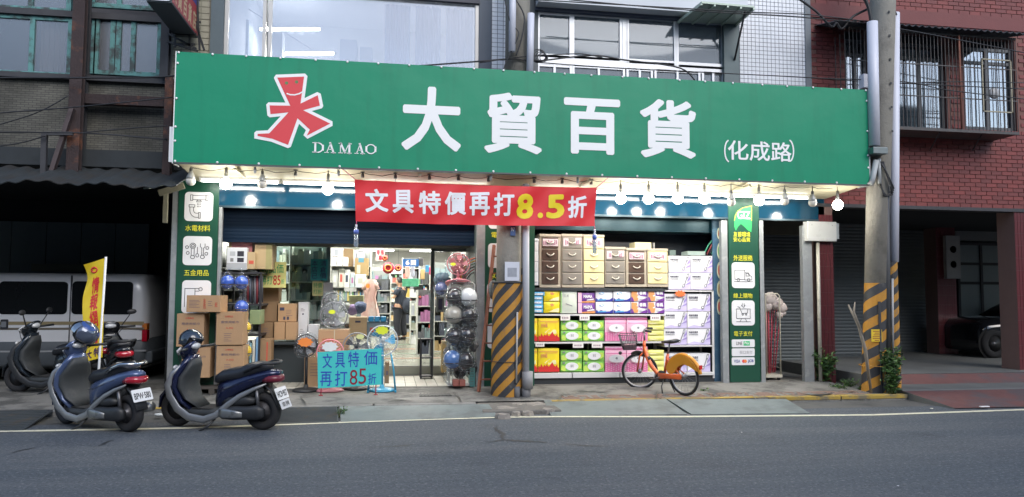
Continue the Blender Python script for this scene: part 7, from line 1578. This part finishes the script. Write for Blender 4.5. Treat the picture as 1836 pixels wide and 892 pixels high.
carton((625,569,658,604),1.3,.4,'kraft storage carton with hand hole in the shop entrance','carton',None,[('b',.35,.72,.65,.82,inkp)],mt=tanb,tapes=False)
carton((650,577,694,604),1.35,.35,'flat blue grey box under the blue baskets','box',None,[('b',.3,.3,.45,.6,kred)],mt=mat('box_slate',(.16,.22,.25),.6),tapes=False)
# ---------- right rack with bagged helmets ----------
t=thing('goods_rack','white wire rack of bagged helmets at the right of the entrance','rack'); x0,x1=at(806,600,-.05).x,at(850,600,-.05).x; zt=at(825,507,-.05).z; wr=mat('rack_white',(.60,.60,.58),.4); m=MB()
for y in (-.05,.30): m.tube([(x0,y,.15),(x0,y,zt-.03),(x0+.03,y,zt),(x1-.03,y,zt),(x1,y,zt-.03),(x1,y,.15)],.013,7)
m.build('frame',wr,t); m=MB()
for j in range(9): z=.25+j*.18; m.tube([(x0,.12,z),(x1,.12,z)],.004,4)
for i in range(7): x=x0+(x1-x0)*i/6; m.tube([(x,.12,.25),(x,.12,zt)],.004,4)
m.build('wire_mesh',wr,t,kind='stuff'); MB().bx(x0+.01,x1-.01,.0,.28,zt-.30,zt-.02).build('top_box',mat('rack_box_cream',(.50,.48,.40),.5),t); MB().bx(x0-.02,x1,-.08,.32,.15,.19).build('deck',wr,t); rebase(t,((x0+x1)/2,.1,.13))
hm=[hb('helmet_black',(.02,.02,.024)),hb('helmet_white',(.72,.73,.75)),hb('helmet_champagne',(.42,.39,.33)),hb('helmet_blue_pearl',(.07,.17,.42))]
for k,(u,v,i,lb) in enumerate(((815,532,0,'black helmet in a clear bag, top left of the right rack'),(840,533,1,'white helmet in a clear bag, top right of the right rack'),(813,565,2,'champagne helmet in a clear bag, second row left'),(841,566,0,'black helmet in a clear bag, second row right'),(814,604,0,'black helmet in a clear bag, third row left'),(838,602,0,'black helmet in a clear bag, third row right'),(811,645,3,'pearl blue helmet in a clear bag, bottom row left'),(835,647,0,'black helmet in a clear bag, bottom row right'))):
    bagged('helmet',lb,'helmet',(u,v),-.22-.02*(k%2),hm[i],.142,'bagged helmets on the right rack')
for k,(u,v,s) in enumerate(((801,655,.10),(806,676,.12),(798,610,.07),(796,585,.07),(830,672,.09),(822,622,.08))):
    c=at(u,v,-.18); MB().ball((0,0,0),s,12,sc=(.8,.6,1),jit=.22).build('plastic_bag',bag,loc=c,label='crumpled clear plastic bag on the right helmet rack, %s'%('lower left','bottom left corner','left of the third row','left of the second row','at the bottom right','between the third row helmets')[k],cat='plastic bag')
for k,(u,v,s,q) in enumerate(((828,548,.10,0),(826,585,.11,1),(826,622,.12,0),(848,620,.09,1),(824,665,.12,0),(846,660,.10,0),(803,632,.08,1),(846,585,.09,0))):
    c=at(u,v,-.06); MB().ball((0,0,0),s,12,sc=(.9,.6,1.15),jit=.2).build('black_bundle',mat('black_bag_plastic',(.015,.016,.018),.18,n=(6,.3),bump=(18,.05)) if q==0 else mat('grey_bag_plastic',(.10,.10,.105),.25,n=(6,.3),bump=(18,.05)),loc=c,label='crumpled %s plastic bundle between the bagged helmets, %s'%(('black','grey')[q],['top','upper middle','middle','right of the middle','lower','lower right','left edge','upper right'][k]),cat='bundle')
for k,(u0,v0,u1,v1) in enumerate(((812,682,823,693),(823.5,682,835,693))): pbox('brick_block',(u0,v0,u1,v1),-.30,.2,[mat('block_red',(.26,.09,.07),.8,n=(5,.2))],'dull red block at the foot of the right rack, %s one'%('left','right')[k],'block',bevel=.004)
carton((842,660,852,694),-.12,.2,'narrow teal box at the foot of the right rack','box',None,[('l',.1,.1,.8,.9,6)],mt=mat('box_teal',(.10,.28,.27),.5),tapes=False)
fan('pink table fan in a clear bag on top of the right rack',(822,474),20,.0,pkf,pkf,pkf,5,pole=-.30,base_m=pkf,pole_m=pkf,bagm=True,tilt=-15,star_=(styl,-.1,-.05,.05))
hoop=[((.55,.10,.04),0),((.62,.35,.03),1),((.05,.12,.05),2),((.03,.03,.03),3),((.30,.05,.05),4),((.02,.02,.02),5)]
for c,k in hoop: p=at(858,495+k*3,.1+.03*k); MB().ring(p,.30-.018*k,.010,'Y',36,6).build('hula_hoop',mat('hoop_%d'%k,c,.35),label='%s hoop hanging behind the right rack'%('orange','amber','dark green','black','dark red','thin black')[k],cat='hoop')
c=at(790,500,.5); m=MB(); [m.ball((random.uniform(-.14,.14),random.uniform(-.06,.06),random.uniform(-.08,.10)),.10,10,sc=(1,.7,.8),jit=.2) for _ in range(5)]; m.build('bag_bundle',film('pale_blue_bag',tint=(.6,.75,.85),gl=.15,rough=.2,bump=(25,.03),diff=.5,dcol=(.25,.38,.48)),loc=c,label='bundle of pale blue plastic wrapped goods hanging left of the right rack',cat='bundle')
bagged('helmet','lilac blue helmet in a bag hanging below the pale blue bundle','helmet',(791,518),.45,hb('helmet_lilac',(.16,.20,.42)),.11)
# shelf stand black, left of the rack
t=thing('shelf_stand','empty black metal stand on the tiles before the inner door','stand'); x0,x1,z0,z1=rc(755,608,775,662,1.0); m=MB()
for x in (x0,x1):
    for y in (1.0,1.25): m.bx(x-.012,x+.012,y-.012,y+.012,.15,z1)
m.build('posts',rk,t)
for q in (0,.5,1): MB().bx(x0,x1,1.0,1.25,.2+(z1-.2)*q-.02,.2+(z1-.2)*q).build('shelf_board',rk,t)
rebase(t,((x0+x1)/2,1.1,.15))
# ladder leaning between pillar sign and pole
t=thing('step_ladder','reddish brown wooden ladder leaning behind the left striped pole','ladder'); lw=mat('ladder_wood',(.20,.07,.04),.7,n=(5,.3))
A,B=at(858,710,-.55),at(886,440,-.12); A.z=pz(-.55)+.01; d=Vector((.36,0,0)); dt=Vector((.24,0,0))
MB().bar(A,B,.035,.06).build('rail',lw,t); MB().bar(A+d,B+dt,.035,.06).build('rail',lw,t)
for k in range(8): q=.08+.84*k/7; MB().bar(A.lerp(B,q),(A+d).lerp(B+dt,q),.05,.022).build('rung',lw,t)
rebase(t,A)
# fire-red hydrant like meter hidden in shade: skip; grey junction on pole left side
m=MB().ball((0,0,0),.10,14,sc=(.7,.7,1.5),jit=.12); c=at(884,520,-.55); m.build('rope_bundle',mat('rope_grey',(.16,.17,.16),.9,n=(20,.4),bump=(40,.03)),loc=c,label='grey bundle hanging between the ladder and the striped pole',cat='bundle')
# =============== INSIDE THE SHOP ===============
pal=[(.55,.56,.55),(.62,.60,.50),(.10,.30,.42),(.45,.10,.08),(.16,.35,.18),(.50,.36,.18),(.05,.06,.09),(.30,.32,.36),(.60,.45,.12),(.35,.15,.30),(.65,.66,.68),(.12,.13,.15),(.40,.42,.35),(.20,.28,.30)]
palm=[mat('goods_%d'%i,c,.5,n=(6,.2)) for i,c in enumerate(pal)]
shi=mat('inner_shelf',(.50,.52,.50),.4)
def unit(px,Y,rows,seed,label,depth=.4,pals=None,fill=.95,wmin=.05,wmax=.16,backc=(.25,.27,.26)):
    x0,x1,z0,z1=rc(*px,Y); z0=max(z0,.32); t=thing('store_shelf',label,'shelf'); rr=random.Random(seed)
    MB().bx(x0,x1,Y+depth,Y+depth+.02,z0,z1).build('back_panel',mat('back_%d'%int(backc[0]*100),backc,.7),t)
    for x in (x0,x1): MB().bx(x-.015,x+.015,Y,Y+depth,z0,z1).build('upright',shi,t)
    g=MB(); P=pals or list(range(len(pal))); h=(z1-z0)/rows
    for j in range(rows):
        z=z0+h*j; MB().bx(x0,x1,Y-.01,Y+depth,z-.02,z).build('shelf_board',shi,t); x=x0+.02
        while x<x1-.03:
            w=rr.uniform(wmin,wmax); c=rr.choice(P); n=rr.randint(1,3)
            if x+w>x1-.02: break
            for _ in range(n):
                if x+w>x1-.02: break
                hh=h*rr.uniform(.35,.88); 
                if rr.random()<fill:
                    g.bx(x,x+w*.94,Y+rr.uniform(0,.06),Y+depth-.03,z+.001,z+hh,c)
                    if hh>.12 and rr.random()<.6: g.bx(x+w*.15,x+w*.75,Y-.004,Y+.0,z+hh*.35,z+hh*.7,rr.choice((0,10,4,3,8))) if False else None
                    if rr.random()<.4: g.bx(x+w*.1,x+w*.8,Y+.02,Y+depth-.06,z+hh+.001,min(z+h-.03,z+hh+rr.uniform(.03,.1)),rr.choice(P))
                x+=w
        
    g.build('shop_goods',palm,fix=False,kind='stuff')
    return rebase(t,((x0+x1)/2,Y,z0))
unit((592,446,664,600),4.8,5,3,'inner shelf of boxes and small appliances left of the hanging dress',pals=[0,1,10,0,10,7,12,5,1],wmin=.10,wmax=.28)
unit((520,440,584,604),1.9,5,5,'glass fronted shelf of white bottles and boxes behind the shop window',depth=.35,pals=[0,10,7,12,13,1,10],wmin=.06,wmax=.12,backc=(.40,.48,.45))
unit((395,440,470,600),2.4,4,6,'dim shelf deep behind the left rack',depth=.35,pals=[6,11,7,13,5])
unit((664,484,698,604),7.4,6,8,'crowded shelf of dark goods behind the hanging dress',pals=[6,11,7,3,13,0,10,9],wmin=.04,wmax=.1)
unit((722,486,770,606),10.8,5,9,'shelf of mixed goods behind the standing person')
unit((777,470,812,640),5.2,6,10,'tall shelf of mixed goods behind the right helmet rack',pals=[3,6,11,5,9,0,13])
unit((592,474,852,606),15.5,7,11,'long shelf along the back wall of the shop',wmin=.08,wmax=.3,backc=(.45,.46,.44))
unit((812,455,853,640),2.2,6,12,'shelf of dark goods close behind the right door post',pals=[6,11,3,5,8,13])
unit((736,540,772,628),7.6,3,14,'low metal shelf of household goods on the right of the aisle',pals=[0,7,12,13,6,10])
unit((590,545,665,612),3.4,2,15,'low bin shelf behind the cartons in the entrance',pals=[7,9,13,0,1,12])
unit((440,440,520,540),3.4,3,16,'shelf of bottles seen past the yellow sign',pals=[0,13,7,12],backc=(.30,.36,.34))
unit((748,520,778,640),4.2,4,22,'low shelf of small goods by the inner door post on the right',pals=[6,11,3,9,13,7],wmin=.04,wmax=.09,backc=(.12,.13,.13))
unit((640,500,700,604),5.6,5,23,'dark crowded shelf just behind the pale pink dress',pals=[6,11,7,3,13,12],wmin=.03,wmax=.09,backc=(.12,.13,.13))
unit((722,462,752,500),9.5,2,24,'rack of hanging goods behind the blue price board',pals=[6,11,7,13,3],backc=(.12,.13,.13))
# individually visible goods
def gbox(px,Y,d,c,label,cat='box',nm='stock_box',pr=()):
    return carton(px,Y,d,label,cat,None,pr,mt=mat('gb_%d_%d_%d'%tuple(int(v*99) for v in c),c,.55,n=(3,.1)),tapes=False,name=nm)
gbox((594,446,612,460),3.6,.3,(.66,.66,.66),'white box on the top inner shelf with a dark picture',pr=(('b',.3,.1,.7,.9,palm[7]),))
for k in range(3): gbox((594+k*10,461,603.5+k*10,477),3.55,.3,(.72,.72,.72),'white carton in a row on the top inner shelf, %s'%('left','middle','right')[k])
gbox((615,446,633,478),4.2,.3,(.30,.20,.10),'dark brown carton at the top of the inner shelf')
gbox((636,463,661,494),4.1,.3,(.42,.30,.14),'brown carton with a blue label on the inner shelf',pr=(('b',.25,.75,.65,1,palm[2]),('b',.15,.1,.4,.6,palm[1])))
for k,(u0,u1,v0,lb) in enumerate(((595,606,485,'grey box with grille, leftmost'),(607,617,482,'pale box, second'),(617,627,484,'white jug pack, third'),(628,636,490,'pale blue tall box, fourth'),(637,656,492,'white and blue box, rightmost'))): gbox((u0,v0,u1,516),3.7,.25,[(.40,.41,.40),(.5,.5,.45),(.62,.62,.60),(.40,.48,.50),(.52,.56,.58)][k],lb+' on the middle inner shelf',pr=(('b',.25,.3,.7,.7,palm[(k*3)%14]),))
# books and files row
m=MB(); rr=random.Random(4); x0,x1,z0,z1=rc(600,521,655,540,3.8); x=x0
while x<x1: w=rr.uniform(.012,.035); m.bx(x,x+w*.9,3.8,4.0,z0,z1-rr.uniform(0,.05),rr.randrange(14)); x+=w
m.build('book_row',palm,fix=False,kind='stuff')
# soft bags between
for k,(u,v,c,s,lb) in enumerate(((632,556,(.30,.22,.40),.12,'lilac bundle'),(645,552,(.10,.13,.22),.13,'dark blue bundle'),(620,552,(.28,.30,.28),.11,'grey green bundle'),(655,600,(.15,.15,.16),.10,'black bundle'))):
    p=at(u,v,2.4); MB().ball((0,0,0),s,12,sc=(1,.7,.9),jit=.15).build('cloth_bundle',mat('cloth_%d'%k,c,.8,n=(8,.3),bump=(20,.02)),loc=p,label=lb+' lying among the goods in the entrance',cat='bundle')
gbox((625,530,652,546),2.6,.25,(.50,.50,.25),'pale green package propped up above the bundles',pr=(('l',.1,.2,.9,.8,4),))
for k in range(3): pbox('plastic_basket',(660+k*11,568,670.5+k*11,577),1.3,.25,[mat('basket_blue',(.04,.30,.55),.4)],'sky blue plastic basket, %s of three on the blue grey box'%('left','middle','right')[k],'basket',bevel=.01)
# hanging pale pink dress
t=thing('hanging_dress','pale pink and white dress hanging from the inner shelf end','dress'); DY=3.2; m=MB(); n=22; prof=[(501,.07),(508,.15),(520,.13),(534,.10),(548,.13),(560,.16),(572,.18)]; vs=[]
for v,wd in prof:
    c=at(664,v,DY)
    for k in range(n): a=2*math.pi*k/n; vs.append((c.x+wd*math.cos(a)*(1+.12*math.sin(a*6)),DY+.06*math.sin(a)+.02*math.sin(a*5),c.z))
m.add(vs,[(i*n+k,(i+1)*n+k,(i+1)*n+(k+1)%n,i*n+(k+1)%n) for i in range(len(prof)-1) for k in range(n)],0,True).build('cloth',mat('dress_pink',(.62,.40,.36),.8,n=(3,.2),stain=((.66,.58,.56),3,.5,.8)),t)
a=at(658,507,DY); m=MB().tube([at(658,503,DY),at(652,520,DY)],[.04,.05],8); m.tube([at(670,503,DY),at(677,520,DY)],[.04,.05],8).build('sleeves',MATS['dress_pink'],t); star('price_tag',(655,508,664,518),DY-.1,stor,'bright orange round tag on the pale pink dress','tag')
rebase(t,at(664,572,DY))
# red hanging decorations
pr_=mat('deco_red',(.62,.04,.07),.5); pp_=mat('deco_pink',(.70,.30,.30),.6)
handsign('poster',(674,446,690,468),3.0,mat('poster_pale',(.66,.50,.46),.6),[('春',.1,.5,.45,.9,pr_,.03),('福',.5,.5,.9,.9,pr_,.03),('喜',.3,.08,.7,.45,pr_,.03)],'pale poster with red characters hanging in the shop')
for k,(u,v,r_) in enumerate(((696,481,.115),(714,481,.07),(690,463,.06))):
    p=at(u,v,2.9); t=thing('paper_fan','round red paper decoration hanging in the shop, %s'%('the large one','the smaller one at its right','the small one above'),'decoration',p) if False else thing('paper_fan','round red paper decoration hanging in the shop, %s'%('large one','smaller one at the right','small one above')[k],'decoration',p)
    MB().lathe([(0,-.01),(r_,-.012),(r_,.01),(0,.012)],20,Matrix.Rotation(R(90),4,'X')).build('disc',pr_,t); MB().ring((0,-.014,0),r_*.55,r_*.12,'Y',18,6).build('swirl',mat('deco_orange',(.75,.35,.10),.5),t); MB().tube([(0,0,r_),(0,0,r_+.3)],.003,4).build('string',bplas,t)
handsign('price_board',(722,465,751,478),4.5,mat('board_blue',(.03,.16,.48),.5),[('6',.18,.2,.42,.85,wh,.05),('圓',.5,.15,.82,.88,wh,.03)],'blue price board with white 6 hanging over the aisle')
t=thing('plastic_basket','mint green plastic crate on the shelf above the person','basket'); x0,x1,z0,z1=rc(722,500,750,514,6.5); mg=mat('crate_mint',(.12,.50,.30),.4); MB().bx(x0,x1,6.55,6.8,z0,z1-.01).build('tray',mat('crate_mint_dark',(.07,.30,.18),.5),t)
for i in range(14): x=x0+(x1-x0)*i/13; MB().bx(x-.008,x+.008,6.53,6.549,z0,z1).build('slat',mg,t)
MB().bx(x0,x1,6.52,6.53,z1-.02,z1).build('rim',mg,t); rebase(t,((x0+x1)/2,6.6,z0))
for k,(u,v,w,h,c,lb) in enumerate(((733,488,7,14,(.62,.45,.40),'pale pink bag hanging under the blue price board'),(742,487,5,12,(.45,.50,.62),'pale blue bag hanging under the blue price board'),(757,470,8,8,(.12,.12,.13),'dark box hanging right of the blue price board'),(768,482,5,6,(.06,.30,.55),'small blue card near the door post'),(775,486,6,7,(.60,.06,.16),'bright pink red pack by the door post'),(757,545,4,6,(.70,.18,.06),'orange red pack on the right aisle shelf'),(776,543,5,12,(.50,.04,.08),'red and white bottle on the right aisle shelf'),(770,577,9,7,(.42,.02,.14),'crimson box low on the right aisle shelf'),(760,492,6,12,(.40,.28,.12),'tan carton by the right aisle'),(766,500,8,16,(.10,.12,.12),'dark machine box by the right aisle'))):
    pbox('hanging_pack' if 'bag' in lb else 'stock_box',(u-w,v-h/2-3,u+w*.3,v+h/2+3),4.4+.1*k,.15,[mat('hp_%d'%k,c,.6,n=(4,.15))],lb,'pack',bevel=.01)
gbox((792,612,804,668),1.2,.25,(.42,.28,.10),'tall ochre board standing left of the right helmet rack','board')
gbox((782,532,797,560),1.3,.15,(.20,.21,.20),'grey framed monitor box beside the right door post',pr=(('b',.25,.15,.75,.85,inkp),))
# red and green tile bands on the floor
rt_=mat('floor_red_band',(.30,.12,.07),.4,n=(3,.2)); gt_=mat('floor_green_band',(.14,.20,.14),.4)
for k,(y,h) in enumerate(((3.4,.10),(4.6,.12),(6.0,.15),(7.6,.2))): MB().bx(-.4,2.28,y,y+h,.3,.304).build('floor_band',rt_ if k%2==0 else gt_,kind='structure')
# ---------- person ----------
pf=gd(716,610,.30); PX=Vector((pf.x,pf.y,.30)); t=thing('person','person in dark clothes reaching towards a shelf deep inside the shop','person',PX,rz=R(0))
def skin(name,pts,edges,rad,mt,par,root=0,sub=2):
    me=bpy.data.meshes.new(name); me.from_pydata(pts,edges,[]); me.materials.append(mt); o=bpy.data.objects.new(name,me); COL.objects.link(o); o.parent=par
    o.modifiers.new('skin','SKIN'); sk=me.skin_vertices[0].data
    for i,r in enumerate(rad): sk[i].radius=(r,r) if not isinstance(r,tuple) else r; sk[i].use_root=(i==root)
    s=o.modifiers.new('subdivision','SUBSURF'); s.levels=sub; s.render_levels=sub
    for p in me.polygons: p.use_smooth=True
    o.modifiers['skin'].use_smooth_shade=True; return o
sk_=mat('skin_tone',(.42,.25,.17),.55,n=(6,.08)); cl=mat('shirt_navy',(.018,.024,.04),.85,n=(8,.2)); tr=mat('trousers_dark',(.014,.016,.024),.85,n=(8,.2)); hr=mat('hair_black',(.012,.010,.010),.5)
# faces -x; left arm (nearer the street, -y) and right arm raised forward
B=[(0,0,.93),(.0,0,1.08),(.01,0,1.25),(.02,0,1.40),(.0,0,1.48),(-.015,0,1.55),(-.02,0,1.64),  # pelvis..head 0-6
   (.03,-.17,1.40),(-.06,-.22,1.17),(-.28,-.16,1.32),(-.36,-.14,1.36),   # near arm 7-10
   (.03,.17,1.40),(-.16,.22,1.26),(-.38,.16,1.42),(-.46,.14,1.46),      # far arm 11-14
   (.0,-.09,.88),(-.02,-.10,.48),(.03,-.10,.08),(-.12,-.11,.03),(0,.09,.88),(.03,.10,.48),(.08,.10,.08),(-.07,.11,.03)]
Eg=[(0,1),(1,2),(2,3),(3,4),(4,5),(5,6),(3,7),(7,8),(8,9),(9,10),(3,11),(11,12),(12,13),(13,14),(0,15),(15,16),(16,17),(17,18),(0,19),(19,20),(20,21),(21,22)]
rad=[.12,.12,.13,.11,.05,.055,.085,.06,.042,.034,.028,.06,.042,.034,.028,.085,.06,.04,.035,.085,.06,.04,.035]
body=skin('body',B,Eg,rad,sk_,t)
MB().ball((-.03,0,1.635),.098,18,sc=(.98,.80,1.18)).build('head',sk_,body)
MB().loft([(-.115,0,1.625,.012,.018,0),(-.14,0,1.61,.014,.014,0),(-.125,0,1.60,.010,.006,0)],8).build('nose',sk_,t)
for s in (-1,1): MB().ball((-.02,s*.078,1.62),.022,8,sc=(.8,.4,1.3)).build('ear',sk_,t); MB().ball((-.108,s*.032,1.645),.012,8).build('eye',hr,t)
MB().bx(-.124,-.112,-.022,.022,1.575,1.583).build('mouth',mat('lip',(.30,.12,.10),.6),t)
m=MB(); n=16; vs=[]
for i in range(8):
    ph=math.pi*.62*i/7
    for k in range(n):
        a=2*math.pi*k/n; lim=math.pi*(.62 if math.cos(a)>-.3 else .34); p=min(ph,lim); vs.append((-.025+.108*math.sin(p)*math.cos(a),.090*math.sin(p)*math.sin(a),1.645+.122*math.cos(p)))
m.add(vs,[(i*n+k,(i+1)*n+k,(i+1)*n+(k+1)%n,i*n+(k+1)%n) for i in range(7) for k in range(n)],0,True).build('hair',hr,t)
skin('shirt',[(0,0,.90),(.0,0,1.08),(.01,0,1.25),(.02,0,1.40),(.0,0,1.46),(.03,-.17,1.41),(-.03,-.21,1.24),(.03,.17,1.41),(-.08,.21,1.32)],[(0,1),(1,2),(2,3),(3,4),(3,5),(5,6),(3,7),(7,8)],[.16,.145,.15,.13,.07,.08,.075,.08,.075],cl,t)
skin('trousers',[(0,0,.95),(.0,-.09,.86),(-.02,-.10,.48),(.03,-.10,.10),(0,.09,.86),(.03,.10,.48),(.08,.10,.10)],[(0,1),(1,2),(2,3),(0,4),(4,5),(5,6)],[.16,.13,.105,.085,.13,.105,.085],tr,t)
for (x,y) in ((.0,-.105),(.05,.105)): MB().loft([(x+.07,y,.045,.04,.04,0),(x,y,.05,.045,.05,0),(x-.10,y,.035,.045,.035,0),(x-.17,y,.025,.03,.02,0)],12).build('shoe',hr,t)
for (h,wr_,s) in (((-.36,-.14,1.36),(-.28,-.16,1.32),-1),((-.46,.14,1.46),(-.38,.16,1.42),1)):
    h=Vector(h); d=(h-Vector(wr_)).normalized(); sd=d.cross(Vector((0,1,0))).normalized(); m=MB(); m.tube([h-d*.01,h+d*.035,h+d*.075],[.026,.036,.032],8)
    for i,(o_,L) in enumerate(((-.026,.058),(-.009,.072),(.009,.068),(.026,.052))): b0=h+d*.072+sd*o_; m.tube([b0,b0+d*L*.5+Vector((0,-s*.004,0)),b0+d*L*.85+Vector((0,-s*.02,0))],[.0095,.0085,.006],6)
    b0=h+d*.02-sd*.03; m.tube([b0,b0+d*.03-sd*.025,b0+d*.06-sd*.03],[.011,.010,.007],6); m.build('hand',sk_,t)
t.rotation_euler=(0,0,R(-30)); t.scale=(1.12,1.12,1.03)
bg=thing('shoulder_bag','round black shoulder bag slung on the back of the person in the shop','bag',PX+Vector((.20,-.16,1.0))); MB().ball((0,0,0),.19,16,sc=(.75,.7,1.15)).build('pouch',cl,bg); MB().tube([(-.02,-.06,.20),(-.16,-.10,.42),(-.20,.05,.50)],.012,6).build('strap',hr,bg)
